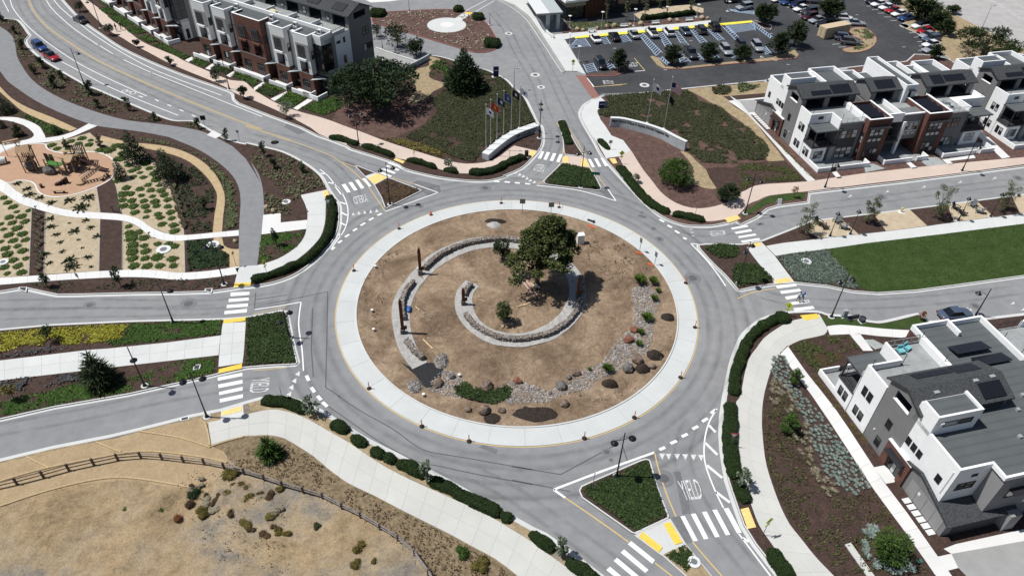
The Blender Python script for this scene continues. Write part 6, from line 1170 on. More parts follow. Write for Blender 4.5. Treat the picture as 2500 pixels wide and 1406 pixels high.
for i,(b,tp,w)in enumerate((((512,455),(520,212),175),((1012,365),(1075,150),130),((1545,318),(1620,65),175),((2065,272),(2130,42),165))):
    tree_at('loose','j',b,tp,w,['wispy tree at the pointed end of the lawn median','wispy leaning tree right of the first gravel pad','wispy tree between the middle gravel pads','wispy tree left of the right gravel pad'][i],'leaf_grey' if False else 'leaf_olive',1300,0.32,name='wispy_tree',trunk=0.07,k=26,lw=0.25,up=0.6,group='wispy lawn median trees')
tree_at('ball','j',(440,168),(450,70),62,'small reddish tree on the corner lawn','leaf_rust',260,0.2,name='small_tree',trunk=0.04,k=8)
tree_at('ball','j',(1440,1120),(1440,1050),70,'small reddish bush at the end of the corner lawn strip','leaf_rust',260,0.2,name='small_tree',trunk=0.04,k=8)
ST=[('a',(690,102),(665,5),78),('a',(945,302),(930,190),88),('a',(1180,408),(1170,330),58),('a',(1470,562),(1450,475),78),('a',(1860,705),(1835,595),98),('a',(2095,845),(2075,725),82),('b',(990,1005),(970,862),130)]
for i,(t,b,tp,w)in enumerate(ST):tree_at('ball',t,b,tp,w,['first','second','third','fourth','fifth','sixth','seventh'][i]+' round street tree from the top along the pink pavement','leaf_dark' if i<6 else 'leaf_grey',700,0.26,name='street_tree',trunk=0.06,k=12,group='street trees on the pink pavement')
PS=[('a',(25,185),(15,100),45),('a',(130,292),(125,220),45),('a',(200,425),(200,340),48),('a',(295,635),(290,530),58),('a',(372,585),(360,490),62),('a',(468,755),(460,645),72),('a',(545,685),(535,600),62),('a',(778,815),(760,695),74),('a',(848,925),(840,850),54),('a',(1105,955),(1095,840),68),('a',(1335,1035),(1330,970),48),('a',(1705,1105),(1695,1020),48),('a',(1942,1205),(1940,1105),62),('g',(155,285),(130,155),58),('g',(252,395),(245,310),64),('g',(492,425),(480,330),54),('g',(265,1050),(235,905),62),('f',(1765,745),(1740,660),62)]
for i,(t,b,tp,w)in enumerate(PS):tree_at('column',t,b,tp,w,'narrow young evergreen, number %s along the road verge counted from the upper left'%['one','two','three','four','five','six','seven','eight','nine','ten','eleven','twelve','thirteen','fourteen','fifteen','sixteen','seventeen','eighteen'][i],'leaf_dark' if i%3 else 'leaf_hedge',420,0.26,name='young_evergreen',trunk=0.05,k=9,group='young evergreens on the road verge')
for i,(t,b,tp,w)in enumerate((('f',(1165,325),(1110,40),240),('f',(1460,485),(1380,205),290),('f',(1045,480),(1020,285),125),('f',(865,208),(830,82),66),('f',(572,208),(540,122),66),('a',(50,965),(20,800),180),('a',(165,1165),(110,1030),90),('a',(485,1145),(450,1052),95),('a',(20,1095),(20,1000),80))):
    tree_at('cone',t,b,tp,w,['tall feathery pine right of the playground','wide feathery pine inside the gravel trail bend','short dense pine at the playground edge','staked narrow tree above the playground','narrow young tree at the playground path','dark pine at the left edge above the white path','staked tree inside the white path loop','small tree in the green cover by the gravel trail','small dark tree at the left edge inside the path loop'][i],'leaf_dark',2200 if w>100 else 600,0.42 if w>100 else 0.28,name='park_tree',trunk=0.12 if w>100 else 0.05,k=24 if w>100 else 12,up=0.25,lw=0.3,spread=1.2)
for t,b,tp,w,lab,mt in(('k',(372,258),(325,145),80,'staked tree left of the street sign on the park kerb','leaf_dark'),('k',(942,248),(890,98),88,'staked tree right of the street sign on the park kerb','leaf_dark'),('k',(395,675),(342,558),100,'staked tree in the yellow ground cover','leaf_dark'),('k',(112,1130),(45,1010),105,'staked tree at the left end of the lower median','leaf_ochre'),('g',(1738,388),(1735,312),82,'small white flowering tree by the flagpole wall','leaf_grey'),('h',(1232,512),(1225,438),72,'small tree in the north east hedge','leaf_grey')):
    tree_at('ball',t,b,tp,w,lab,mt,420,0.25,name='small_tree',trunk=0.05,k=10)
tree_at('cone','k',(790,1005),(712,742),280,'wide feathery pine on the lower west median','leaf_pine',1700,0.75,name='pine_tree',trunk=0.14,k=26,up=0.2,lw=0.16,spread=2.6)
tree_at('cone','m',(2105,470),(2085,312),205,'star shaped young pine on the dry slope','leaf_green',1000,0.7,name='pine_tree',trunk=0.1,k=18,up=0.3,lw=0.16,spread=2.6)
for t,b,tp,w,lab in(('n',(525,150),(502,5),145,'grey leaved tree at the end of the ramp hedge'),('n',(1412,672),(1430,502),125,'grey leaved tree in the long south kerb hedge'),('o',(1790,705),(1790,545),155,'grey leaved tree on the south east kerb'),('o',(382,1242),(370,1097),115,'grey leaved tree near the lower south crosswalk')):
    tree_at('loose',t,b,tp,w,lab,'leaf_grey',700,0.24,name='grey_tree',trunk=0.07,k=22,bark='bark_pale',lw=0.55)
tree_at('loose','j',(175,1185),(170,1130),80,'small bush behind the street corner hedge','leaf_green',400,0.22,name='bush',cat='shrub',trunk=0.04,k=12)
for b,tp,w,lab in(((282,430),(275,332),75,'upper small tree in the curved mulch bed'),((248,670),(240,556),105,'middle small tree in the curved mulch bed')):tree_at('dome','p',b,tp,w,lab,'leaf_green',900,0.26,name='small_tree',trunk=0.06,k=14,lw=0.35)
tree_at('dome','p',(760,1325),(755,1130),205,'large rounded shrub at the foot of the curved mulch bed','leaf_olive' if False else 'leaf_green',2600,0.3,name='large_shrub',cat='shrub',trunk=0.1,k=24,lw=0.3)
def mound_proto(name,mat,n_,ls,lw,flatness=0.6,up=0.6,blobs=1):
    d=sph(n_);d[:,2]=np.abs(d[:,2]);p=d*rng.uniform(0.35,1.0,(n_,1))*np.array([1,1,flatness]);s_=ls*rng.uniform(0.6,1.3,n_)
    mb=MB()
    if blobs==1:mb.add(*rock_verts((0,0,0.02),.82,.82,flatness*.8,rnd(0,40),2))
    else:
        off=np.array([(rnd(-.45,.45),rnd(-.45,.45),0)for _ in range(blobs)]);p=p*.6+off[rng.integers(0,blobs,n_)]
        for o_ in off:mb.add(*rock_verts(o_,.45,.45,flatness*.42,rnd(0,40),2))
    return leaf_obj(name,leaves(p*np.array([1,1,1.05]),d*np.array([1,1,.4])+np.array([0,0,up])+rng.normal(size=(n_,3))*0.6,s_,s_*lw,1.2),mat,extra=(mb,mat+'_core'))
def star_proto(name,mat,arms=9,n_=24):
    C=[];D=[];L_=[]
    for a in range(arms):
        t=6.28*a/arms+rnd(-0.3,0.3);ln_=rnd(0.6,1.0)
        for k in range(n_):
            u=rnd(0.05,1)*ln_;C.append((u*math.cos(t)+rnd(-.09,.09),u*math.sin(t)+rnd(-.09,.09),rnd(0.02,0.3)*(1.1-u)));D.append((math.cos(t)+rnd(-.5,.5),math.sin(t)+rnd(-.5,.5),0.35));L_.append(rnd(0.18,0.34))
    L_=np.array(L_);return leaf_obj(name,leaves(C,D,L_,L_*0.4),mat)
def grass_proto(name,mat,n_=90,h=1.0,lw=0.10,lean=0.8):
    t=rng.uniform(0,6.28,n_);q=rng.uniform(0,0.35,n_);C=np.column_stack([q*np.cos(t),q*np.sin(t),np.full(n_,0.38*h)]);D=np.column_stack([np.cos(t)*lean*rng.uniform(0.2,1,n_),np.sin(t)*lean*rng.uniform(0.2,1,n_),np.ones(n_)*h]);s_=h*rng.uniform(0.7,1.15,n_)
    C=C+D*0.15;return leaf_obj(name,leaves(C,D,s_,s_*lw),mat)
_used=set()
def put(proto,p,s,label,cat,group,sz=None):
    if proto.name not in _used:o=proto;_used.add(proto.name)
    else:o=proto.copy();COL.objects.link(o)
    o.location=p;o.scale=(s,s,sz if sz else s);o.rotation_euler=(0,0,rnd(0,6.28));return tag(o,label,cat,group)
leafmat('leaf_mound',(0.03,0.06,0.012),(0.105,0.15,0.035));mA=[mound_proto('mounded_plant','leaf_mound',150,0.36,0.55,0.35,.3)for _ in range(3)]
cl_r=[(705,135,45),(612,160,38),(778,152,30),(675,180,38),(765,190,42),(445,195,42),(490,225,40),(585,225,30),(1000,200,50),(930,240,60),(860,235,50),(1060,215,40),(1050,260,40),(1030,310,60),(1100,365,40),(1250,350,50),(1180,395,38),(1280,393,38),(1130,415,38),(1200,430,28),(1320,437,48),(1340,490,50),(1145,465,35),(1230,470,35),(1010,500,45),(1270,535,38),(1362,540,28),(1085,560,45),(1200,570,45),(1295,580,42),(1385,585,45),(1215,625,35),(1310,632,35),(1410,622,45),(1060,615,55),(1120,610,45),(1235,672,42),(1330,677,48),(1440,662,42),(1050,665,45),(1130,670,48),(1250,720,45),(1345,715,42),(1440,720,42),(1060,715,50),(1145,718,52),(1265,760,38),(1160,770,45),(1465,770,45),(1355,785,42),(1255,810,32),(1375,815,40),(1475,822,38),(1390,872,45),(1490,880,45),(1500,930,50)]
cl_m=[(1105,890,38),(1110,945,50),(1190,940,45),(1130,990,65),(1235,990,50),(1355,1040,38),(1140,1050,60),(1240,1055,40),(1450,1040,45),(1500,1060,45),(1135,1110,60),(1250,1105,52),(1140,1165,55),(1245,1165,45),(1350,1155,65),(1480,1170,52),(1150,1230,55),(1265,1230,52),(1372,1228,48),(1490,1228,45)]
cl_l=[(30,645,40),(70,685,42),(115,722,45),(145,765,28),(245,755,32),(80,812,45),(185,805,48),(10,870,30),(105,860,42),(215,848,45),(150,905,52),(30,915,32),(75,965,48),(195,955,52),(10,1020,30),(115,1012,45),(220,1005,42),(45,1080,45),(150,1060,38),(65,1130,55),(195,1100,50),(112,1180,48),(225,1165,35),(40,1240,48),(155,1230,48),(62,1293,35),(185,1285,52)]
for L,lab,gr in((cl_r,'green mounded plant in the large sand bed right of the playground','mounded plants of the large sand bed'),(cl_m,'green mounded plant in the sand bed below the curved garden path','mounded plants below the garden path'),(cl_l,'green mounded plant in the sand bed at the left edge','mounded plants of the left sand bed')):
    for x,y,r in L:p=at('f',x,y,V);put(random.choice(mA),p,mpx(p,r/3.5156)*0.98,lab,'plant',gr,mpx(p,r/3.5156)*0.7)
mS=[star_proto('spreading_juniper','leaf_dark',9)for _ in range(3)]
for x,y,r in[(150,525,40),(235,570,42),(255,620,50),(348,645,42),(440,690,45),(590,670,55),(760,645,60),(700,730,75),(435,825,45),(440,895,48),(595,862,18),(740,838,38),(645,932,55),(782,900,38),(485,962,38),(835,975,42),(520,1027,32),(675,1005,20),(706,1075,20),(535,1107,32),(425,1205,35),(600,1180,65),(755,1155,42),(615,1240,70),(782,1237,25),(390,1130,50)]:
    p=at('f',x,y,V);put(random.choice(mS),p,mpx(p,r/3.5156)*1.15,'dark spreading juniper in the middle sand beds below the playground','plant','junipers of the middle sand beds')
gO=[grass_proto('grass_tuft','leaf_straw',70,1.0,0.12,1.0)for _ in range(2)]
for k in range(26):p=at('f',330+rnd(-35,35),790+k*19,V);put(random.choice(gO),p,rnd(0.45,0.7),'straw coloured grass tuft in the narrow mulch strip between sand beds','grass','grass tufts of the narrow mulch strip')
for k in range(30):
    u=k/30;p=at('f',1475+u*110+rnd(-14,14),520+u*400,V);put(random.choice(gO),p,rnd(0.5,0.8),'straw coloured grass tuft along the right edge of the large sand bed','grass','grass tufts edging the sand bed')
fP=[grass_proto('fescue_tuft','leaf_fescue',80,0.7,0.2,1.7)for _ in range(3)];fS=[grass_proto('seeding_tuft','leaf_straw',60,0.8,0.10,1.6)for _ in range(2)]
blue=P('p',[(185,290),(235,290),(290,430),(340,500),(420,590),(480,680),(560,790),(640,900),(670,950),(600,1000),(520,960),(440,880),(390,760),(340,620),(270,500),(200,420),(170,370)])
q=in_poly(blue,3500);kept=[]
for x,y in q:
    if all((x-a)**2+(y-b)**2>0.19 for a,b in kept):kept.append((x,y))
for x,y in kept[:298]:put(random.choice(fP),(x,y,V),rnd(0.28,0.44),'blue grey fescue tuft in the drift along the house path','grass','blue fescue tufts')
blue2=in_poly(P('p',[(630,1180),(700,1130),(720,1180),(660,1230),(680,1290),(760,1330),(860,1330),(900,1400),(720,1400),(640,1300)]),40)
for x,y in blue2:put(random.choice(fP),(x,y,V),rnd(0.38,0.6),'blue grey fescue tuft around the large rounded shrub','grass','fescue tufts around the shrub')
sd=in_poly(P('p',[(180,390),(260,470),(330,600),(390,760),(430,880),(520,960),(470,1020),(380,900),(300,760),(250,600),(160,520)]),80)
for x,y in sd:put(random.choice(fS),(x,y,V),rnd(0.4,0.6),'pale seeding grass tuft at the edge of the fescue drift','grass','pale seeding tufts')
rs=[star_proto('flax_plant','leaf_ochre',7,14)for _ in range(2)]
for k in range(26):
    u=k/25;p=at('E1',20+u*560,690+u*700,V)+Vector((rnd(-.3,.3),rnd(-.3,.3),0));put(random.choice(rs),p,rnd(0.35,0.5),'spiky ochre plant in the bed against the white gabled house wall','plant','spiky plants by the house wall')
for k in range(22):
    p=at('E1',rnd(20,340),rnd(455,570),V);put(random.choice(rs),p,rnd(0.3,0.42),'spiky ochre plant in the bed in front of the corner porch','plant','spiky plants by the porch')
for k in range(24):
    u=k/23;p=at('i',290+u*290,670+u*300,V)+Vector((rnd(-.4,.4),0,0));put(random.choice(rs),p,rnd(0.3,0.5),'spiky plant in the bed along the side path of the upper townhouses','plant','spiky plants by the upper side path')
hs=[('m',1510,775,75,'leaf_dark','dark green hillside shrub, uppermost of the cluster'),('m',1495,865,65,'leaf_brown','brown hillside shrub in the middle of the cluster'),('m',1390,950,60,'leaf_rust','reddish brown hillside shrub left of the cluster'),('m',1590,920,70,'leaf_ochre','ochre hillside shrub right of the cluster'),('m',1770,775,65,'leaf_ochre','ochre hillside shrub below the fence'),('m',1935,815,65,'leaf_ochre','rounded ochre hillside shrub beside the grey patch'),('m',1820,925,55,'leaf_brown','grey brown hillside shrub below the rounded ochre one'),('m',1800,625,75,'leaf_ochre','wide ochre shrub under the wooden fence'),('m',975,890,30,'leaf_bright','small bright green weed on the hillside'),('m',1260,905,38,'leaf_green','small dark green weed on the hillside'),('m',75,1140,45,'leaf_bright','bright green weed at the left edge of the hillside'),('m',405,990,42,'leaf_rust','rust coloured weed on the hillside'),('m',240,1022,25,'leaf_dark','small dark weed on the hillside'),
      ('n',870,1190,75,'leaf_ochre','tall ochre shrub below the lower fence'),('n',850,1320,60,'leaf_ochre','lower ochre shrub near the bottom edge'),('n',1680,1230,78,'leaf_green','rounded grey green shrub on the slope beside the pavement'),('n',320,1090,45,'leaf_ochre','pair shrub, right, on the grey hillside'),('n',255,1045,38,'leaf_ochre','pair shrub, left, on the grey hillside'),('n',560,1025,45,'leaf_juniper','grey green shrub on the pale hillside'),('n',270,740,42,'leaf_ochre','small shrub just under the fence'),('n',1005,1295,35,'leaf_ochre','small ochre shrub at the bottom of the hillside'),('n',30,810,50,'leaf_ochre','ochre shrub at the foot of the upper fence'),('n',1830,1320,90,'leaf_ochre','wide yellow green weed patch beside the pavement')]
for t,x,y,r,mt,lab in hs:
    p=at(t,x,y,V);rr=mpx(p,r/TILE[t][2]);o=mound_proto('hill_shrub',mt,520,0.22,0.3,0.75,0.7,random.choice((3,4,5)));put(o,p+Vector((0,0,.2)),rr*.95,lab,'shrub',None)
sh_=[mound_proto('dry_shrub',m_,300,0.22,0.25,0.7,0.9,3)for m_ in('leaf_ochre','leaf_brown','leaf_brown','leaf_straw')]
for k in range(26):
    x,y=[(1560,690),(1650,800),(1900,700),(2050,760),(1720,860),(1960,1000),(2120,900),(2160,1060)][k%8];p=at('m',x+rnd(-90,90),y+rnd(-45,45),V+.22);put(random.choice(sh_),p,rnd(.35,.9),'scruffy dry shrub scattered on the bare ground below the fence','shrub','scruffy dry shrubs below the fence',rnd(.3,.55))
# the dirt island: gravel spiral, gabions, steel posts, stones
TILE.update(W1=(1220,640,14.057),PG=(0,340,8.6207),FL=(1170,190,6.112),SG=(1470,180,7.03),X1=(1910,690,11.364),GB=(960,640,4.686),CR=(2260,640,8.786),LT=(1850,0,5.5556))
two('gravel',(0.27,0.265,0.255),(0.47,0.46,0.44),10,1.5,0.9,0.35,0.68,0.6,16,0.05,0.3)
n=N('stones');g_=n.new('ShaderNodeNewGeometry');n.done(n.mix(1.0,n.ramp(g_.outputs['Random Per Island'],[(0,(0.13,0.122,0.115)),(0.4,(0.26,0.245,0.23)),(0.75,(0.33,0.295,0.27)),(1,(0.46,0.45,0.43))]),n.ramp(n.noise(6,4),[(0.3,0.8),(0.7,1.15)]),'MULTIPLY'),0.85,0.2)
n=N('gravel_pile');vo=n.new('ShaderNodeTexVoronoi');vo.inputs['Scale'].default_value=5;n.ln(n.coord(),vo.inputs['Vector']);n.bump(vo.outputs['Distance'],0.8,0.1);n.done(n.mix(1.0,n.ramp(vo.outputs['Color'],[(0.1,(0.13,0.12,0.11)),(0.9,(0.40,0.37,0.34))]),n.ramp(vo.outputs['Distance'],[(0.2,1.1),(0.7,0.4)]),'MULTIPLY'),0.9,0.1)
two('boulder_brown',(0.10,0.072,0.055),(0.27,0.20,0.155),2.5,9,0.9,0.32,0.7,0.6,6,0.1);two('boulder_grey',(0.07,0.066,0.064),(0.21,0.195,0.18),2.5,9,0.9,0.32,0.7,0.6,6,0.1);two('boulder_red',(0.11,0.045,0.03),(0.30,0.135,0.09),2.0,8,0.9,0.32,0.7,0.6,6,0.1);two('boulder_tan',(0.30,0.22,0.14),(0.50,0.40,0.28),2.0,8,0.9,0.32,0.7,0.6,6,0.1)
two('rust',(0.075,0.028,0.014),(0.17,0.065,0.030),3.5,9,0.75,0.35,0.68);two('compost',(0.018,0.014,0.011),(0.062,0.047,0.038),5,12,0.95,0.35,0.7,0.9,10,0.1);flat('weed_fabric',(0.018,0.018,0.02),0.6,0.3,var=0.2,scale=4);flat('lumber',(0.50,0.36,0.22),0.8,0.2,var=0.1);flat('pink_lumber',(0.58,0.40,0.36),0.8,0.2,var=0.1);flat('blue_tarp',(0.03,0.10,0.30),0.4,0.4);flat('bucket_white',(0.7,0.7,0.68),0.5,0.4);flat('orange_plastic',(0.55,0.10,0.03),0.5,0.4,var=0.05);flat('rubber_black',(0.02,0.02,0.02),0.8,0.2)
def gz(p):return dirt_z(p.x,p.y)
spo=cr(P('l',[(345,985),(270,880),(235,760),(226,650),(250,560),(320,460),(400,372),(500,302),(650,246),(800,232),(940,238),(1080,275),(1230,365),(1310,450),(1336,560),(1320,660),(1260,740),(1150,820),(1000,860),(900,862),(780,840),(680,780),(610,700),(586,620),(600,540),(650,482)],0.4),4)
spi=cr(P('l',[(432,945),(370,860),(336,760),(331,650),(370,540),(450,440),(560,362),(680,312),(800,292),(910,297),(1040,325),(1150,385),(1225,460),(1240,560),(1200,655),(1120,730),(1000,780),(900,785),(800,762),(730,712),(692,640),(690,565),(726,515)],0.4),4)
na_=120;A_=resample(spo,na_);B_=resample(spi,na_);mb=MB()
vs=[]
for a,b in zip(A_,B_):
    za=max(gz(a),gz(b))+0.05;vs+=[(a.x,a.y,za),(b.x,b.y,za),(b.x,b.y,za-0.4),(a.x,a.y,za-0.4)]
fs=[]
for i in range(na_):p_,q_=4*i,4*i+4;fs+=[(p_,q_,q_+1,p_+1),(p_+1,q_+1,q_+2,p_+2),(p_+3,q_+3,q_,p_)]
mb.add(vs,fs).build('gravel_spiral',M['gravel'],fix=True)['kind']='structure'
gw=[([(405,928),(350,880),(308,825)],'short gabion wall at the lower end of the gravel spiral'),([(292,705),(285,620),(308,545),(352,490)],'gabion wall between the two tall rusty posts'),([(410,420),(500,342),(620,286),(750,258),(870,250),(1000,268)],'long gabion wall along the top of the gravel spiral'),([(1310,470),(1318,560),(1290,645),(1230,722),(1130,788),(1000,818),(900,822),(800,800),(700,742),(648,682)],'long gabion wall curving along the inner spiral'),([(640,572),(655,540),(680,510)],'short gabion stub at the inner end of the spiral')]
for pts,lab in gw:
    pl=cr(P('l',pts,0.5),4);L_=lens(pl)[-1];n_=int(L_/0.5);pl=resample(pl,n_);nr=normals2(pl);e=empty('gabion_wall',pl[0],0,lab,'wall');o3=pl[0]
    core=MB();a_=[p+q*0.27-o3 for p,q in zip(pl,nr)];b_=[p-q*0.27-o3 for p,q in zip(pl,nr)];z0=gz(pl[0])-o3.z;core.ribbon(a_,b_,z0-0.3,z0+0.72);core.build('core',M['boulder_brown'],e,fix=True)
    st=MB()
    for i in range(int(L_*46)):
        u=rnd(0,0.999)*n_;k=int(u);p=pl[k].lerp(pl[k+1],u-k)-o3;q=nr[k];side=random.random()
        if side<0.55:c=p+q*rnd(-0.3,0.3);c.z=z0+0.74
        else:c=p+q*random.choice((-0.3,0.3));c.z=z0+rnd(0.05,0.72)
        s_=rnd(0.07,0.14);v_,f_=rock_verts(c,s_*1.2,s_,s_*0.8,i*0.7,1)if i%3==0 else([(c.x-s_,c.y-s_*.7,c.z-s_*.5),(c.x+s_,c.y-s_*.5,c.z-s_*.4),(c.x+s_*.6,c.y+s_,c.z-s_*.5),(c.x-s_*.7,c.y+s_*.8,c.z-s_*.5),(c.x+rnd(-.3,.3)*s_,c.y+rnd(-.3,.3)*s_,c.z+s_*.75)],[(0,1,4),(1,2,4),(2,3,4),(3,0,4),(3,2,1,0)])
        st.add(v_,f_)
    st.build('stone_fill',M['stones'],e)['kind']='stuff'
for b,t,w,lab in(((390,440),(380,305),0.42,'tall rusty steel post at the upper left of the spiral'),((290,775),(264,597),0.42,'tall rusty steel post at the far left of the spiral'),((636,618),(629,535),0.38,'short rusty steel post at the inner spiral end'),((1290,578),(1294,468),0.38,'rusty steel post in the shadow of the cypress')):
    p=at('l',*b,0.5);h=height_of(p,'l',*t);e=empty('steel_post',(p.x,p.y,gz(p)),0.2,lab,'post')
    MB().box(-w*.75,w*.75,-w*.7,w*.7,-0.2,0.75).build('gabion_base',M['boulder_grey'],e);c=MB();c.add([(-w/2,-.14,.75),(w/2,-.14,.75),(w/2,.14,.75),(-w/2,.14,.75),(-w/2,-.14,h-.5),(w/2,-.14,h-.5),(w/2,.14,h-.5),(-w/2,.14,h-.5),(-.02,-.14,h),(-.02,.14,h)],[(0,3,2,1),(0,1,5,8,4),(2,3,7,9,6),(1,2,6,5),(3,0,4,7),(5,6,9,8),(7,4,8,9)]);c.build('shaft',M['rust'],e,fix=True);MB().box(w/2,w/2+.35,-.1,.1,.75,1.2).build('bracket',M['rust'],e)
riv=[P('l',[(1600,530),(1700,515),(1745,560),(1762,620),(1720,700),(1730,760),(1700,850),(1680,900),(1600,960),(1500,1010),(1400,1060),(1350,1110),(1200,1140),(1130,1180),(950,1192),(860,1192),(900,1130),(880,1070),(960,1060),(1080,1110),(1150,1110),(1250,1060),(1320,1000),(1430,960),(1480,880),(1530,820),(1600,760),(1615,700),(1600,620)]),P('l',[(420,1105),(470,1040),(520,1000),(570,1010),(645,1060),(600,1120),(625,1162),(520,1140)])]
for ri,poly in enumerate(riv):
    q=in_poly(poly,int(parea(poly)*44));bs=MB();bs.prism(cr(poly,2,True),0.0,0.3);sw_=bs.v
    st=MB()
    for i,(x,y)in enumerate(q):
        s_=rnd(0.06,0.15)if random.random()<0.9 else rnd(0.15,0.24);z=dirt_z(x,y)+0.02;a=rnd(0,6.28);cx_,sx_=math.cos(a),math.sin(a)
        pts=[(-1,-.7,-.4),(.9,-.8,-.4),(1,.6,-.4),(-.8,.9,-.4),(-.5,-.35,.6),(.5,-.3,.65),(.45,.4,.6),(-.4,.45,.55)]
        st.add([(x+(u*cx_-v*sx_)*s_,y+(u*sx_+v*cx_)*s_*.8,z+w_*s_*.8)for u,v,w_ in pts],[(4,5,6,7),(0,1,5,4),(1,2,6,5),(2,3,7,6),(3,0,4,7)])
    tag(st.build('cobbles',M['stones']),['grey cobble bed winding along the right and lower island','cobble patch beside the black fabric'][ri],'cobbles',None,'stuff')
def boulder(t,x,y,rpx,mat,lab,base=None,sq=0.75):
    p=at(t,x,y,base if base is not None else 0.25);r=mpx(p,rpx/TILE[t][2]);z=gz(p)if base is None else base
    vs_,fs_=rock_verts((0,0,r*sq*.55),r,r*rnd(.75,.95),r*sq,rnd(0,50));o=MB().add(vs_,fs_).build('boulder',M[mat],smooth=False);o.location=(p.x,p.y,z);o.rotation_euler=(0,0,rnd(0,6));tag(o,lab,'boulder')
for x,y,r,m_,lab in((490,1072,34,'brown','large brown boulder at the foot of the black fabric'),(570,1035,22,'grey','grey boulder above the dark cover'),(702,1100,18,'brown','small brown boulder behind the dark cover'),(768,1090,40,'brown','wide brown boulder behind the dark cover'),(850,1090,22,'brown','brown boulder at the right end of the dark cover'),(945,1062,26,'red','reddish boulder above the cobble bed start'),(1195,1090,33,'grey','dark grey boulder in the cobble bed'),(1238,1040,18,'grey','small dark boulder above the cobble bed'),(1280,1015,28,'brown','brown boulder above the cobble bed'),(1577,828,31,'red','large red boulder at the bend of the cobble bed'),(1612,772,26,'red','upper red boulder at the bend of the cobble bed'),(1625,935,35,'brown','brown boulder right of the cobble bed'),(1578,988,33,'grey','dark boulder between cobbles and compost pile'),(1715,972,22,'brown','small tan boulder beside the lower compost pile'),(660,1215,22,'brown','small boulder near the lower left island rim'),(755,1225,38,'brown','largest boulder near the lower island rim'),(855,1222,22,'brown','round boulder right of the largest rim boulder'),(1212,1188,28,'brown','brown boulder on tan soil below the cobbles'),(1302,1136,9,'brown','tiny boulder on tan soil near the rim'),(1130,1126,11,'brown','tiny boulder in the cobble bed')):
    boulder('l',x,y,r,'boulder_'+m_,lab)
def pile(t,x,y,rx,ry,hh,mat,lab,cat='pile'):
    p=at(t,x,y,0.25);ax=mpx(p,rx/TILE[t][2]);ay=mpx(p,ry/TILE[t][2])*1.5;m_=MB();vs_=[(0,0,hh)];fs_=[]
    for j in range(1,6):
        for k in range(20):
            u=j/5;tt=6.283*k/20;w_=1+0.22*noise.noise(Vector((math.cos(tt)*1.5,math.sin(tt)*1.5,x)));vs_.append((ax*u*w_*math.cos(tt),ay*u*w_*math.sin(tt),hh*(1-u*u)+0.2*hh*noise.noise(Vector((k*1.3,j*2.3,x)))-0.05*(j==5)))
    for k in range(20):fs_.append((0,1+k,1+(k+1)%20))
    for j in range(4):
        for k in range(20):a=1+j*20+k;b=1+j*20+(k+1)%20;fs_.append((a,a+20,b+20,b))
    o=m_.add(vs_,fs_).build('soil_pile',M[mat],smooth=True);o.location=(p.x,p.y,gz(p)+0.02);tag(o,lab,cat)
for a in((1805,688,45,22,.6,'compost','dark compost pile nearest the right rim of the island'),(1730,905,52,26,.75,'compost','wide dark compost pile right of the cobble bed'),(1660,982,48,25,.75,'compost','dark compost pile below the wide one'),(1475,1072,48,24,.7,'compost','dark compost pile on tan soil below the cobbles'),(1045,1232,135,40,.1,'compost','broad dark spread of mulch and painted shade at the lower island rim'),(800,1262,50,30,.1,'compost','small dark mulch spread at the lower left rim'),(512,942,46,40,.45,'gravel_pile','grey gravel pile beside the black fabric'),(362,1078,50,36,.4,'gravel_pile','grey gravel pile left of the black fabric'),(812,165,42,22,.35,'gravel','pale gravel pile at the top of the island'),(815,142,62,20,.3,'compost','black sheet heap behind the pale gravel pile')):pile('l',*a)  # broad spread: mulch with mottled shadow put into its dark colour
fb=cr(P('l',[(290,962),(345,985),(432,945),(470,900),(500,960),(522,1012),(450,1098),(400,1080),(365,1030)]),2,True);fo=MB().prism(fb,0.1,0.33).build('weed_fabric',M['weed_fabric']);tag(fo,'black weed fabric sheet at the end of the spiral','fabric')
cover('island_cover',P('l',[(578,1105),(640,1070),(720,1112),(800,1112),(880,1085),(914,1110),(900,1160),(800,1197),(680,1172),(600,1152)]),90,0.7,0.26,'leaf_hedge','dense dark green cover at the lower edge of the island','ground cover',z=0.25,gaps=0.1)
gB=[grass_proto('bright_grass','leaf_bright',260,1.0,0.11,1.5)for _ in range(2)]
for x,y,r,lab in((1645,492,48,'large bright grass clump at the top of the cobble bed'),(1720,492,38,'second bright grass clump at the top of the cobble bed'),(1727,590,30,'bright grass clump on the right of the cobble bed'),(1685,705,45,'bright grass clump in the middle of the cobble bed'),(1650,785,28,'narrow bright grass clump beside the red boulders'),(1638,850,28,'thin bright grass clump below the red boulders'),(1460,995,42,'bright grass clump in the lower cobble bed'),(1358,995,16,'small bright grass clump left of the lower one'),(1750,540,22,'small bright grass clump right of the top pair')):
    p=at('l',x,y,0.3);put(random.choice(gB),(p.x,p.y,gz(p)),mpx(p,r/2.343)*1.05,lab,'grass',None)
tree_at('ball','l',(857,370),(845,247),108,'round bush beside the upper gabion wall','leaf_dark',1400,0.28,name='bush',cat='shrub',trunk=0.06,k=14);tree_at('ball','l',(872,722),(876,605),112,'round bush in the middle of the spiral','leaf_cypress',1400,0.28,name='bush',cat='shrub',trunk=0.06,k=14)
def plank(t,a,b,w,mat,lab,name='timber_plank',z=None):
    pa_,pb_=at(t,*a,0.45),at(t,*b,0.45);c=(pa_+pb_)/2;d=pb_-pa_;o=MB().box(-d.length/2,d.length/2,-w/2,w/2,0,0.06).build(name,M[mat]);o.location=(c.x,c.y,max(gz(pa_),gz(pb_),gz(c))+0.02);o.rotation_euler=(0,0,math.atan2(d.y,d.x));tag(o,lab,'plank')
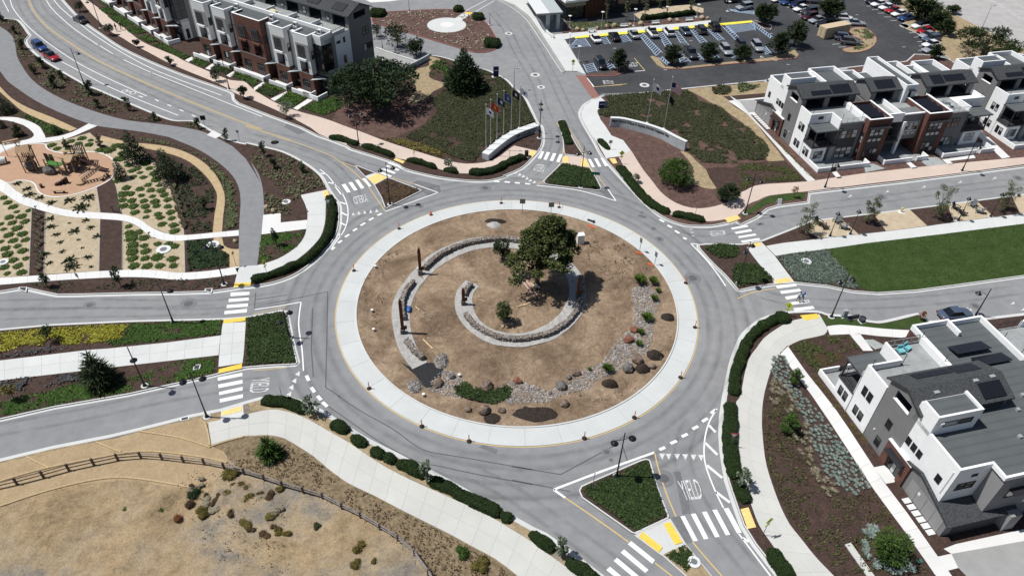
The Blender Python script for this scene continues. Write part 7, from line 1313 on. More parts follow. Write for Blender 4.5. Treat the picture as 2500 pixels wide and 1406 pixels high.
for a in((('l',(945,450),(1050,590),.13,'pink_lumber','left of the two long pink boards beside the cypress')),('l',(975,455),(1070,585),.1,'pink_lumber','right of the two long pink boards beside the cypress'),('l',(945,636),(1040,600),.16,'lumber','longer loose plank below the pink boards'),('l',(978,628),(1020,612),.12,'lumber','shorter loose plank below the pink boards'),('l',(405,815),(460,868),.2,'lumber','pale plank left of the gravel pile'),('l',(360,625),(384,648),.14,'lumber','short plank beside the blue tarp'),('l',(680,485),(735,488),.1,'lumber','thin stake near the inner spiral end'),('l',(722,592),(760,602),.1,'lumber','thin stake right of the short rusty post'),('W1',(1040,735),(1190,850),.3,'lumber','wide plank at the foot of the cypress'),('l',(1622,310),(1660,318),.3,'orange_plastic','orange board under the right rim sign'),('l',(1690,372),(1725,384),.3,'orange_plastic','orange board under the lower right rim sign'),('l',(1350,152),(1385,172),.3,'orange_plastic','orange board beside the fallen marker post')):plank(*a)
p=at('l',325,645,.5);o=MB().add(*rock_verts((0,0,.15),.32,.65,.25,3)).build('tarp_bundle',M['blue_tarp'],smooth=True);o.location=(p.x,p.y,gz(p)+.05);tag(o,'blue tarp bundle beside the far left gabion wall','tarp')
p=at('l',1303,262,.4);e=empty('utility_cabinet',(p.x,p.y,gz(p)),.2,'white utility cabinet behind the cypress crown','cabinet');MB().box(-.5,.5,-.4,.4,0,1.5).build('case',M['bucket_white'],e);MB().box(-.55,.55,-.45,.45,1.5,1.6).build('lid',M['unit_white'],e)
for x,y,lab in((113,655,'white bucket near the left rim of the island'),(122,764,'white bucket lower at the left rim of the island'),(407,1135,'white bucket left of the large brown boulder'),(132,402,'white bucket at the upper left rim of the island'),(612,1028,'white bucket among the grey stones')):
    p=at('l',x,y,.3);e=empty('bucket',(p.x,p.y,gz(p)),0,lab,'bucket');MB().lathe([(.14,0),(.18,.4)],10).build('pail',M['bucket_white'],e);MB().lathe([(.185,.4),(.185,.43)],10).build('lid',M['bucket_white'],e)
for k in range(7):p=at('l',850+rnd(0,80),742+rnd(-8,12),.4);r_=rnd(.16,.3);o=MB().add(*rock_verts((0,0,r_*.5),r_,r_*.8,r_*.7,k*3)).build('loose_rock',M['boulder_tan']);o.location=(p.x,p.y,gz(p));tag(o,'tan loose rock in the small heap below the middle bush','rock','tan rocks below the bush')
clock=['left edge, upper','upper left','upper left at the island rim','top left of the flat signs','top, right of the flat signs','lower left','bottom left','bottom, left of centre','bottom, right of centre','bottom right','right, lower','right','right, upper']
for i,(x,y)in enumerate([(10,424),(268,184),(450,105),(852,38),(1183,62),(97,1097),(398,1313),(668,1398),(1327,1381),(1613,1263),(1877,1034),(1960,748),(1907,494)]):
    p=at('l',x,y,.06);e=empty('marker_post',(p.x,p.y,.06),0,'orange marker post on the roundabout apron at the '+clock[i],'marker post','orange marker posts on the apron');MB().lathe([(.28,0),(.28,.06),(.12,.1)],12).build('base',M['rubber_black'],e)
    if i==2:MB().lathe([(.2,.06),(.04,.75)],10).build('cone',M['orange_plastic'],e)
    else:MB().tube((0,0,.08),(0,0,1.15),.055,.05,8).build('tube',M['orange_plastic'],e)
p=at('l',1362,142,.06);e=empty('marker_post',(p.x,p.y,.1),-.5,'fallen black based marker lying on the apron rim','marker post');MB().tube((-.5,0,.15),(.5,0,.15),.12,n=8).build('tube',M['rubber_black'],e);MB().tube((.5,0,.15),(.62,0,.15),.26,n=10).build('base',M['rubber_black'],e)
for q,d_,m_,lab in(([(1330,240),(1500,230),(1640,330),(1700,420),(1600,470),(1500,540),(1400,420),(1320,330)],9,'leaf_brown','dry brown weeds on the upper right of the dirt island'),([(640,330),(800,300),(900,380),(800,440),(900,560),(760,600),(740,480),(560,470)],7,'leaf_brown','dry weeds inside the upper spiral of the dirt island'),([(360,560),(480,480),(560,560),(560,700),(600,820),(450,840),(390,740)],7,'leaf_straw','pale dry weeds between the spiral arms of the dirt island'),([(60,480),(160,330),(300,250),(240,420),(180,560),(160,760),(80,720)],6,'leaf_brown','dry weeds on the left of the dirt island'),([(1250,1140),(1500,1080),(1700,1000),(1800,800),(1830,760),(1800,900),(1650,1080),(1400,1200)],5,'leaf_straw','dry weeds on tan soil at the lower right island rim')):
    cover('island_weeds',P('l',q,.3),d_,.22,.22,m_,lab,'weeds',z=.28,gaps=1.0,gs=.7,core=False)
# lamps, signs, walls, flags, fence
flat('lamp_black',(0.008,0.008,0.012),0.35,0.5,var=0.05);flat('sign_back',(0.22,0.23,0.24),0.4,0.5,0.4,var=0.04);flat('sign_yellow',(0.55,0.62,0.03),0.4,0.4,var=0.03);flat('sign_green',(0.01,0.12,0.10),0.4,0.4);flat('sign_blue',(0.015,0.02,0.10),0.4,0.4);flat('sign_red',(0.45,0.03,0.03),0.4,0.4);flat('sign_white',(0.7,0.7,0.7),0.4,0.4);flat('wall_concrete',(0.40,0.43,0.44),0.85,0.2,var=0.07,scale=1.2);flat('wall_cap',(0.60,0.62,0.61),0.85,0.2,var=0.04);flat('letter_black',(0.012,0.012,0.018),0.5,0.3);flat('weathered_wood',(0.13,0.10,0.085),0.9,0.15,var=0.15,scale=4);flat('grey_wood',(0.22,0.20,0.19),0.9,0.15,var=0.15,scale=4);flat('straw_roll',(0.44,0.34,0.20),0.95,0.1,var=0.1,scale=5);flat('pole_steel',(0.45,0.46,0.46),0.4,0.5,0.5)
def lamp(t,b,tp,heads,lab,arm=0.0,kind='road',mat='lamp_black'):
    p=at(t,b[0],b[1],.13);h=height_of(p,t,tp[0],tp[1])-.13;e=empty('street_lamp',(p.x,p.y,.13),arm,lab,'street lamp','street lamps');r=.09 if kind=='road' else.06
    MB().lathe([(.45,-.05),(.45,.05),(.3,.06)],10).build('footing',M['kerb_concrete'],e);MB().lathe([(.24,.05),(.24,.16),(.14,.3),(r*1.3,.9),(r,1.0)],10).build('base',M[mat],e);MB().tube((0,0,.9),(0,0,h),r,r*.6,8).build('pole',M[mat],e)
    def head(x,z,r=.42):
        hd=MB().lathe([(r*.98,z-.38),(r,z-.34),(r*.55,z-.16),(r*.28,z-.08),(.05,z+.1)],12,(x,0,0)).build('lamp_head',M[mat],e);MB().lathe([(r*.8,z-.385),(r*.8,z-.375)],12,(x,0,0)).build('lens',M['bucket_white'],hd)
    if kind=='post':head(0,h+.05,.36)
    elif kind=='lot':
        a=MB().tube((0,0,h-.1),(.6,0,h),.03,n=5).build('arm',M[mat],e);MB().box(.4,1.0,-.16,.16,h-.05,h+.06).build('lamp_head',M['metal_grey'],e)
    elif kind=='disc':MB().lathe([(.05,h-.2),(.38,h-.05),(.4,h+.02),(.1,h+.1)],12).build('lamp_head',M['unit_white'],e)
    else:
        for s in((-1,1)if heads==2 else(1,)):
            a=MB().tube((0,0,h-1.1),(s*.95,0,h-.85),.035,n=5);a.tube((0,0,h-.45),(s*.5,0,h-.95),.018,n=4);a.build('arm',M[mat],e);head(s*1.0,h-.95)
    return e
for a in(('g',(1238,700),(1190,340),2,'double lamp on the mulched west splitter island',.45),('o',(815,630),(870,285),2,'double lamp on the large south splitter island',.35),('k',(1615,1270),(1475,925),2,'double lamp at the south west ramp',.3),('k',(1130,1028),(985,728),1,'single lamp beside the feathery median pine',-.9),('k',(1352,535),(1230,245),1,'single lamp above the green median cover',.4),('k',(1750,237),(1636,-108),2,'double lamp at the park corner crosswalk',.1),('q',(707,822),(686,758),2,'double lamp on the west splitter island',1.2),('h',(763,550),(783,205),2,'double lamp on the north splitter island cover',.2),('c',(1535,1185),(1540,862),2,'double lamp at the end of the flagpole wall',1.57),('i',(60,1250),(135,935),2,'double lamp at the corner lawn by the pink pavement',-.3),('i',(683,1048),(760,800),1,'single lamp on the pink pavement before the first townhouse',-1.2),('i',(1752,920),(1872,662),1,'single lamp on the pink pavement before the last townhouse',-1.2),('j',(733,1098),(865,757),2,'double lamp on the south east corner lawn',.3),('j',(1855,1092),(1978,878),1,'single lamp behind the large townhouse block',2.6),('j',(8,838),(85,505),2,'double lamp on the east splitter island',.8),('a',(722,722),(602,412),1,'single lamp on the park side of the upper road',.2),('a',(868,242),(785,-30),1,'single lamp at the top of the pink pavement',3.4),('b',(492,767),(415,500),1,'single lamp in front of the brick bay row',3.4),('b',(1603,1240),(1555,932),2,'double lamp beside the upper road hedges',.4)):
    lamp(*a)
for a in(('j',(722,470),(790,285),'leftmost post top lamp on the lawn pavement'),('j',(880,455),(952,268),'second post top lamp on the lawn pavement'),('j',(1722,350),(1810,168),'third post top lamp on the lawn pavement'),('j',(1975,318),(2072,136),'rightmost post top lamp on the lawn pavement')):lamp(a[0],a[1],a[2],0,a[3],0,'post')
for a in(('c',(1318,765),(1318,588),'grey lamp on the juniper kerb'),('c',(1110,212),(1110,112),'grey lamp at the turning island bush'),('c',(420,105),(412,-70),'grey lamp at the top of the turning island'),('c',(190,420),(165,182),'dark lamp behind the grey gabled end'),('d',(870,785),(888,602),'grey lamp beside the right flag poles'),('d',(1800,705),(1838,520),'grey lamp behind the first townhouse'),('e',(1145,532),(1182,405),'grey lamp above the townhouse roofs'),('d',(1760,492),(1795,290),'grey lamp at the right end of the long lot island'),('e',(765,212),(785,130),'grey lamp behind the tan container'),('d',(1095,498),(1100,350),'grey lamp by the black pickup'),('d',(455,522),(455,418),'grey lamp at the lower accessible bays'),('e',(1885,252),(1970,50),'tall lamp on the pale old lot'),('d',(1925,665),(1946,556),'dark lamp behind the first townhouse corner')):lamp(a[0],a[1],a[2],1,a[3],0,'lot','sign_back')
for a in(('d',(107,390),(107,288),'white disc lamp at the clinic walk corner'),('d',(183,525),(190,398),'white disc lamp beside the clinic walk'),('d',(105,240),(110,138),'white disc lamp at the clinic canopy'),('d',(380,240),(393,105),'white disc lamp left of the bench row'),('d',(657,225),(671,80),'white disc lamp in the middle of the bench row'),('d',(938,130),(943,60),'white disc lamp on the tan plaza'),('d',(1198,150),(1210,40),'white disc lamp right of the bench row'),('d',(1465,100),(1480,15),'white disc lamp at the upper accessible bay')):lamp(a[0],a[1],a[2],0,a[3],0,'disc','metal_grey')
def sign(t,b,tp,shape,lab,face=0.0,size=.75,mat='sign_back',back='sign_back',cat='sign',text=None,plaque=None):
    """panel on a post; face: heading of the panel's normal measured from -Y (toward the camera)"""
    p=at(t,b[0],b[1],.13);h=max(1.2,height_of(p,t,tp[0],tp[1])-.13);e=empty('road_sign',(p.x,p.y,.13),face,lab,cat);MB().tube((0,0,-.05),(0,0,h-.1),.035,n=6).build('post',M['sign_back'],e);s=size/2;zc=h-s*1.1
    sh={'diamond':[(0,-1.3),(1.3,0),(0,1.3),(-1.3,0)],'square':[(-1,-1),(1,-1),(1,1),(-1,1)],'wide':[(-1.6,-.6),(1.6,-.6),(1.6,.6),(-1.6,.6)],'triangle':[(-1.15,1),(0,-1),(1.15,1)],'tall':[(-.75,-1.1),(.75,-1.1),(.75,1.1),(-.75,1.1)]}[shape]
    def panel(k,y0,y1,m_,name):
        mb=MB();n_=len(sh);mb.add([(x*s*k,y0,zc+z*s*k)for x,z in sh]+[(x*s*k,y1,zc+z*s*k)for x,z in sh],[tuple(range(n_)),tuple(range(n_,2*n_))[::-1]]+[(i,(i+1)%n_,n_+(i+1)%n_,n_+i)for i in range(n_)]);return mb.build(name,M[m_],e,fix=True)
    panel(1,-.05,-.03,mat,'panel');panel(.99,-.03,-.022,back,'panel_back')
    if shape=='triangle':panel(.62,-.056,-.05,'sign_white','panel_centre')
    if mat=='sign_yellow':
        f=MB().box(-.05*s,.09*s,-.058,-.05,zc-.25*s,zc+.2*s);f.lathe([(.02*s,.25*s),(.1*s,.32*s),(.1*s,.4*s),(.02*s,.47*s)],6,(0,-.054,zc));f.add([(-.05*s,-.056,zc-.2*s),(-.3*s,-.056,zc-.75*s),(-.18*s,-.056,zc-.78*s),(.06*s,-.056,zc-.22*s),(.3*s,-.056,zc-.75*s),(.18*s,-.056,zc-.78*s)],[(0,1,2,3),(3,4,5,0)]);f.build('walker_symbol',M['letter_black'],e);MB().box(-.3,.3,-.05,-.03,zc-s*2.1,zc-s*1.5).build('plaque',M['sign_yellow'],e)
    if text:letters('lettering',text,Vector((-s*1.4,-.055,zc-.25*s)),Vector((s*1.4,-.055,zc-.25*s)),Vector((-s*1.4,-.055,zc+.25*s)),Vector((s*1.4,-.055,zc+.25*s)),M['sign_white'],e)
    return e
for a in(('h',(1107,352),(1115,240),'diamond','yellow pedestrian sign on the pink pavement by the clinic entry',.1,.75,'sign_yellow'),('g',(1447,312),(1440,205),'diamond','yellow pedestrian sign seen edge on by the hedges',1.25,.75,'sign_yellow'),('g',(180,1292),(150,1175),'diamond','yellow pedestrian sign at the park corner',1.2,.75,'sign_yellow'),('j',(378,1090),(400,982),'diamond','yellow pedestrian sign at the south east street corner',-.5,.8,'sign_yellow'),('o',(1955,1088),(2003,945),'diamond','yellow green pedestrian sign on the south east pavement',.5,.8,'sign_yellow'),('d',(133,612),(135,512),'diamond','yellow pedestrian sign on the clinic walk',.1,.7,'sign_yellow')):sign(*a)
for a in(('h',(1015,228),(1018,148),'square','square grey sign back in the small hedge triangle',.1,.6),('FL',(845,1035),(848,785),'diamond','grey diamond sign back beside the flagpole wall',.2,.7),('o',(1700,398),(1728,283),'triangle','red and white yield sign on the south east kerb',-.1,.85,'sign_red'),('k',(2210,1150),(2180,1035),'triangle','grey yield sign back in the ramp hedge',1.9,.85),('g',(718,755),(698,655),'triangle','grey yield sign back at the top of the curved hedge',.0,.85),('h',(1745,802),(1770,685),'tall','thin sign seen edge on by the east street hedge',1.5,.6),('a',(1758,1078),(1750,988),'square','black square sign board on the upper road verge',.2,.9,'letter_black'),('a',(2057,1212),(2030,1118),'square','grey sign back on the park kerb',-.2,.5),('k',(652,278),(600,145),'tall','grey street sign on the park kerb between staked trees',-.3,.6),('f',(2027,1228),(1990,1105),'square','dark sign at the gravel trail end',1.2,.4),('l',(972,92),(970,12),'square','left chevron sign at the top of the island',.0,.85),('l',(1136,96),(1135,32),'square','right chevron sign at the top of the island',.1,.85),('l',(1643,314),(1650,236),'tall','upper sign on the right island rim',-1.1,.75),('l',(1729,388),(1736,316),'tall','lower sign on the right island rim',-1.1,.75),('o',(625,738),(632,590),'tall','thin white marker on the south splitter island',1.5,.25,'sign_white'),('h',(155,340),(155,232),'tall','thin sign on the pavement below the flagpole wall',1.5,.5),('d',(405,980),(412,730),'tall','thin pole sign at the clinic entry corner',1.5,.4),('h',(610,440-40),(605,385),'tall','small sign at the park road verge',.0,.3))[:17]:sign(*a)
sign('h',(885,505),(893,412),'wide','green street name sign on the north splitter island',-.1,.9,'sign_green')
for b,tp,w,lab,t in(((1163,662),(1160,580),1.1,'blue monument sign on the juniper kerb','c'),((387,932),(387,878),1.5,'blue sign board at the clinic entry corner','d')):
    p=at(t,*b,.13);h=height_of(p,t,*tp);e=empty('monument_sign',(p.x,p.y,.13),.15,lab,'sign');MB().box(-w/2,w/2,-.15,.15,0,h).build('slab',M['sign_blue'],e);MB().box(-w/2-.3,w/2+.3,-.4,.4,-.05,.06).build('plinth',M['wall_cap'],e);MB().box(-w*.35,w*.35,-.16,-.15,h*.6,h*.7).build('stripe',M['sign_white'],e)
def curved_wall(t,base,toppt,thick,lab,texts):
    pl=resample(cr(P(t,base,V),6),40);h=height_of(pl[0],t,*toppt)-V;o3=pl[0].copy();e=empty('sign_wall',o3,0,lab,'wall');nr=normals2(pl);fr=[p-o3 for p in pl];bk=[p+q*thick-o3 for p,q in zip(pl,nr)]
    MB().ribbon(fr,bk,-.2,h-.06).build('wall_body',M['wall_concrete'],e,fix=True);MB().ribbon([p-q*.04-o3 for p,q in zip(pl,nr)],[p+q*(thick+.04)-o3 for p,q in zip(pl,nr)],h-.06,h+.04).build('cap',M['wall_cap'],e,fix=True);a=lens(pl)
    for s,u0,u1,z0,z1 in texts:
        vs,fs=text_mesh(s,0.03);W_=[]
        for u,v in vs:
            d=(u0+(u1-u0)*u)*40;k=min(39,int(d));p=pl[k].lerp(pl[k+1],d-k)-o3;q=nr[k].lerp(nr[k+1],d-k);c=p-q*.035;W_.append((c.x,c.y,(z0+(z1-z0)*v)*h))
        MB().add(W_,fs).build('lettering',M['letter_black'],e)
    return e
curved_wall('FL',[(138,1242),(230,1165),(330,1082),(450,990),(580,918),(740,855),(888,805)],(132,1152),1.3,'curved concrete wall with flagpoles and clinic lettering',[('VA',.62,.70,.30,.78),('|',.715,.722,.2,.88),('U.S. Department',.74,.96,.55,.86),('of Veterans Affairs',.74,.98,.18,.49)])
curved_wall('SG',[(130,920),(330,932),(560,985),(800,1052),(1020,1135),(1220,1242),(1405,1332)],(142,765),.55,'long curved concrete wall lettered with the clinic name',[('Major General William H. Gourley VA-DoD Outpatient Clinic',.02,.76,.50,.88)])
def flagpole(t,b,tp,lab,flags,zb=V,lean=0):
    p=at(t,*b,zb);h=height_of(p,t,*tp);e=empty('flagpole',(p.x,p.y,zb),0,lab,'flagpole','flagpoles');MB().tube((0,0,0),(0,0,h-zb),.075,.045,8).build('pole',M['pole_steel'],e);MB().lathe([(.02,0),(.1,.08),(.02,.18)],8,(0,0,h-zb)).build('finial',M['unit_white'],e);MB().lathe([(.25,0),(.25,.08),(.12,.1)],10).build('base',M['unit_white'],e)
    for zt,w,hh,mats,pat in flags:
        z1=h-zb-zt;nx,nz=13,13;mb=MB();vs=[]
        for i in range(nx+1):
            for j in range(nz+1):
                u,v=i/nx,j/nz;vs.append((.06+u*w*.72,.12*math.sin(u*7+v)*u,z1-v*hh-u*u*hh*.75))
        fs=[];mi=[]
        for i in range(nx):
            for j in range(nz):
                a=i*(nz+1)+j;fs.append((a,a+nz+1,a+nz+2,a+1));mi.append(1 if pat(i/nx,j)else 0)
        mb.add(vs,fs);mb.mi=mi;mb.build('flag',[M[m_]for m_ in mats],e)
    return e
flat('flag_white',(0.72,0.73,0.75),0.8,0.2);flat('flag_red',(0.42,0.03,0.03),0.8,0.2);flat('flag_navy',(0.02,0.025,0.09),0.8,0.2);flat('flag_blue',(0.02,0.07,0.28),0.8,0.2);flat('flag_black',(0.01,0.012,0.014),0.8,0.2);flat('flag_gold',(0.5,0.36,0.06),0.8,0.2)
emb=lambda u,j:.35<u<.65 and 4<=j<=8
for b,tp,lab,m_ in(((100,1105),(70,405),'flagpole with a white emblem flag, leftmost on the curved wall',['flag_white','flag_navy']),((170,1020),(147,335),'flagpole with a red flag on the curved wall',['flag_red','flag_gold']),((262,945),(236,255),'flagpole with a navy flag on the curved wall',['flag_navy','flag_white']),((360,875),(352,200),'flagpole with a blue flag on the curved wall',['flag_blue','flag_gold']),((474,805),(470,145),'flagpole with a black flag on the curved wall',['flag_black','flag_white']),((597,750),(603,120),'flagpole with a plain white flag, rightmost on the curved wall',['flag_white','flag_blue'])):
    flagpole('FL',b,tp,lab,[(.5,1.7,1.2,m_,emb)],.9)
flagpole('SG',(775,845),(867,105),'flagpole with a white emblem flag behind the lettered wall',[(.6,2.2,1.5,['flag_white','flag_navy'],emb)],.9);ef=flagpole('SG',(1060,945),(1190,60),'tall flagpole with the stars and stripes behind the lettered wall',[(1.0,2.6,1.7,['flag_white','flag_red'],lambda u,j:j%2==0),(3.6,1.3,1.2,['flag_black','flag_white'],lambda u,j:False)],.9)
fl=[c for c in ef.children if c.name.startswith('flag')][0];fl.data.materials.append(M['flag_navy'])
for k,f in enumerate(fl.data.polygons):
    if k//13<5 and k%13<7:f.material_index=2
posts=P('m',[(-90,740),(135,690),(342,637),(540,582),(735,540),(922,502),(1103,488),(1268,500),(1435,520),(1597,538),(1752,570),(1908,613)],V)+P('n',[(147,661),(288,712),(450,757),(603,803),(752,882),(897,952),(1048,1042),(1190,1128),(1318,1245),(1425,1395),(1500,1520)],V)
fe=empty('rail_fence',posts[0],0,'weathered two rail wooden fence curving across the dry slope','fence');o3=posts[0]
for i,p in enumerate(posts):
    c=p-o3;MB().box(c.x-.09,c.x+.09,c.y-.09,c.y+.09,-.2,1.15).build('post',M['weathered_wood'],fe)
    if i:
        a=posts[i-1]-o3
        for z in(.45,.9):MB().tube(a+Vector((0,0,z)),c+Vector((0,0,z+.03)),.065,.055,6).build('rail',M['grey_wood' if i>6 else 'weathered_wood'],fe)
for i,(pts,lab)in enumerate((([(-80,690),(0,665),(370,560),(900,455),(1100,432),(1300,440),(1600,480),(1770,520)],'long straw roll above the fence'),([(-80,890),(0,860),(350,745),(700,660),(960,635),(1250,670),(1490,715)],'long straw roll below the fence'),([(210,475),(380,558)],'short straw roll at the left of the bare slope'),([(750,360),(945,438)],'short straw roll in the middle of the bare slope'),([(1090,275),(1400,325),(1640,400)],'straw roll ending at the pavement corner'),([(1560,180),(1610,230),(1640,385)],'straw roll along the ramp edge'),([(1640,395),(1760,355),(1900,318)],'straw roll along the pavement edge'))):
    pl=cr(P('m',pts,V+.06),4);mb=MB();pl=resample(pl,max(4,int(lens(pl)[-1]/.9)))
    for a,b in zip(pl,pl[1:]):mb.tube(a,b,.11,.11,7,cap=False)
    tag(mb.build('straw_roll',M['straw_roll'],smooth=True),lab,'straw roll')
# vehicles
n=N('car_glass');n.done((0.006,0.008,0.011),0.05,0.7);flat('tyre',(0.015,0.015,0.015),0.8,0.2);flat('rim',(0.35,0.36,0.37),0.3,0.6,0.6);flat('lens_red',(0.25,0.01,0.01),0.3,0.5);flat('lens_clear',(0.6,0.62,0.65),0.15,0.6)
PAINT={}
for nm,c in(('white',(.68,.69,.70)),('black',(.010,.010,.012)),('silver',(.36,.38,.41)),('grey',(.10,.105,.115)),('blue',(.018,.05,.16)),('navy',(.008,.012,.05)),('red',(.30,.010,.014)),('maroon',(.055,.008,.012)),('steel',(.085,.115,.165)),('charcoal',(.035,.036,.04))):
    q=N('paint_'+nm);q.done(c,0.22,0.5,0.25 if nm in('silver','steel','grey')else 0.0);q.b.inputs['Coat Weight'].default_value=0.6;q.b.inputs['Coat Roughness'].default_value=0.05;PAINT[nm]=q.m
def loft(st):
    """closed hull from rings of equal length"""
    mb=MB();k=len(st[0]);mb.v=[v for r in st for v in r]
    mb.f=[(i*k+j,i*k+(j+1)%k,(i+1)*k+(j+1)%k,(i+1)*k+j)for i in range(len(st)-1)for j in range(k)]+[tuple(range(k))[::-1],tuple(range((len(st)-1)*k,len(st)*k))];mb.mi=[0]*len(mb.f);return mb
def car_proto(kind):
    L_,W_,H_={'sedan':(4.75,1.85,1.45),'suv':(4.65,1.9,1.70),'pickup':(5.6,2.0,1.85)}[kind];e=empty('car');h=L_/2;zb=.30 if kind!='pickup' else.42;bl={'sedan':.88,'suv':1.0,'pickup':1.12}[kind]
    prof=[(-h,.74,bl*.62,bl*.80),(-h+.12,.90,zb+.05,bl*.98),(-h+.8,.99,zb,bl*1.03),(-h*.3,1,zb,bl*1.03),(h*.35,1,zb,bl),(h-.75,.97,zb,bl*.93),(h-.2,.86,zb+.05,bl*.80),(h,.66,bl*.5,bl*.68)]
    body=loft([[(x,-W_/2*w,z0),(x,-W_/2*w,(z0+z1)/2),(x,-W_/2*w*.93,z1-.04),(x,-W_/2*w*.8,z1),(x,W_/2*w*.8,z1),(x,W_/2*w*.93,z1-.04),(x,W_/2*w,(z0+z1)/2),(x,W_/2*w,z0)]for x,w,z0,z1 in prof]);body.build('body',PAINT['white'],e,smooth=True,fix=True)
    rx={'sedan':(-h+.75,-h+1.55,.25,h-1.35),'suv':(-h+.15,-h+.55,.35,h-1.25),'pickup':(-.55,-.35,.75,h-1.45)}[kind];tw,rw=W_/2*.86,W_/2*.68
    gl=loft([[(x,-w,z),(x,w,z),(x,w2,z2),(x,-w2,z2)]for x,w,z,w2,z2 in((rx[0],tw,bl*.98,tw*.97,bl*1.0),(rx[1],tw,bl*.98,rw,H_-.05),(rx[2],tw,bl*.98,rw,H_-.03),(rx[3],tw*.95,bl*.9,tw*.9,bl*.94))]);gl.build('windows',M['car_glass'],e,fix=True)
    MB().box(rx[1]-.06,rx[2]+.06,-rw*.99,rw*.99,H_-.07,H_).build('roof',PAINT['white'],e)
    for x in(rx[1]*.5+rx[2]*.5,):
        pl=MB()
        for s in(-1,1):pl.add([(x-.06,s*tw*1.005,bl),(x+.06,s*tw*1.005,bl),(x+.06,s*rw*1.01,H_-.06),(x-.06,s*rw*1.01,H_-.06)],[(0,1,2,3)])
        pl.build('pillar',M['tyre'],e)['kind']='stuff'
    if kind=='pickup':MB().box(-h+.15,-.65,-W_/2*.78,W_/2*.78,bl,bl*1.035).build('bed_floor',M['tyre'],e)
    for x in(-h+.95,h-.95):
        for s in(-1,1):
            w=MB().tube((x,s*(W_/2-.22),.34),(x,s*(W_/2+.01),.34),.34,n=14).build('wheel',M['tyre'],e);MB().tube((x,s*(W_/2-.02),.34),(x,s*(W_/2+.025),.34),.21,n=10).build('rim',M['rim'],w)
    for s in(-1,1):
        MB().box(h-.32,h-.08,s*W_*.34-.2,s*W_*.34+.2,bl*.62,bl*.76).build('headlight',M['lens_clear'],e);MB().box(-h+.0,-h+.14,s*W_*.36-.18,s*W_*.36+.18,bl*.72,bl*.88).build('taillight',M['lens_red'],e);MB().box(rx[3]-.35,rx[3]-.15,s*(W_/2+.08)-.08,s*(W_/2+.08)+.08,bl*.95,bl*1.08).build('mirror',M['tyre'],e)
    return e
CARS={k:car_proto(k)for k in('sedan','suv','pickup')};_cu=set()
def car(t,c,d,kind,col,lab,roof=None,group=None,z=0.013):
    """c: reading at the middle of its footprint; d: reading offset toward its nose"""
    p=at(t,*c);f=at(t,c[0]+d[0],c[1]+d[1])-p;a=math.atan2(f.y,f.x)
    if kind in _cu:e=copy_tree(CARS[kind])
    else:e=CARS[kind];_cu.add(kind)
    e.location=(p.x,p.y,z);e.rotation_euler=(0,0,a)
    for ch in e.children:
        nm=ch.name.split('.')[0]
        if nm in('body','roof'):
            ch.material_slots[0].link='OBJECT';ch.material_slots[0].material=PAINT[roof if(roof and nm=='roof')else col]
    return tag(e,lab,'car' if kind!='pickup' else 'pickup truck',group)
car('a',(352,425),(60,38),'suv','blue','blue car with roof rails parked on the upper road',None);car('a',(448,505),(58,32),'sedan','red','red car parked behind the blue one on the upper road','black');car('a',(695,188),(-50,-28),'sedan','charcoal','dark car driving up the far lane of the upper road','black')
car('CR',(600,1175),(300,-30),'sedan','steel','blue grey sedan parked behind the large townhouse block')
G1='cars in the accessible bays'
for x,y,k,c,lab in((325,350,'sedan','white','white car, leftmost in the accessible bays'),(490,335,'sedan','black','black car, second in the accessible bays'),(655,315,'sedan','silver','silver car, third in the accessible bays'),(812,302,'pickup','white','white pickup truck in the accessible bays'),(952,295,'suv','white','white car right of the white pickup'),(1095,285,'sedan','steel','blue grey sedan in the accessible bays'),(1228,278,'suv','charcoal','dark brown car in the accessible bays'),(1345,252,'suv','black','black van, rightmost in the accessible bays')):car('d',(x,y),(-30,-36),k,c,lab,None,G1)
for x,y,k,c,lab in((372,572,'suv','black','black car beside the lot tree and STOP marking'),(1142,480,'pickup','charcoal','black pickup truck between two lot trees'),(1443,455,'suv','silver','silver jeep facing the long lot island'),(1578,415,'suv','charcoal','dark jeep half hidden by a low lot tree'),(1712,425,'suv','silver','silver car at the right of the long lot island')):car('d',(x,y),(30,36),k,c,lab)
car('d',(1605,82),(-70,12),'suv','silver','silver car in the upper accessible bay');car('d',(1500,22),(-70,8),'suv','black','dark car at the top of the upper accessible bay')
for i,(x,y,k,c,lab)in enumerate(((280,22,'sedan','white','white car at the top of the left stall row'),(405,60,'sedan','blue','bright blue car in the left stall row'),(530,100,'suv','navy','navy car in the left stall row'),(585,150,'sedan','white','white car in the middle of the left stall row'),(690,195,'suv','charcoal','dark car with maroon nose in the left stall row'),(690,262,'suv','maroon','maroon car in the left stall row'),(800,305,'sedan','silver','silver car above the tan container'),(905,360,'suv','black','black car touching the tan container view'))):car('LT',(x,y),(-110,22),k,c,lab)
for x,y,k,c,lab in((690,12,'sedan','white','white car behind the left stall row at the top'),(770,45,'suv','grey','grey car behind the left stall row'),(1160,282,'suv','white','white car right of the tree above the container'),(1315,345,'sedan','silver','silver green sedan right of the container'),(1165,548,'suv','steel','upper of two grey cars below the container'),(1250,605,'suv','grey','lower of two grey cars below the container')):car('LT',(x,y),(110,6 if y<500 else 12),k,c,lab)
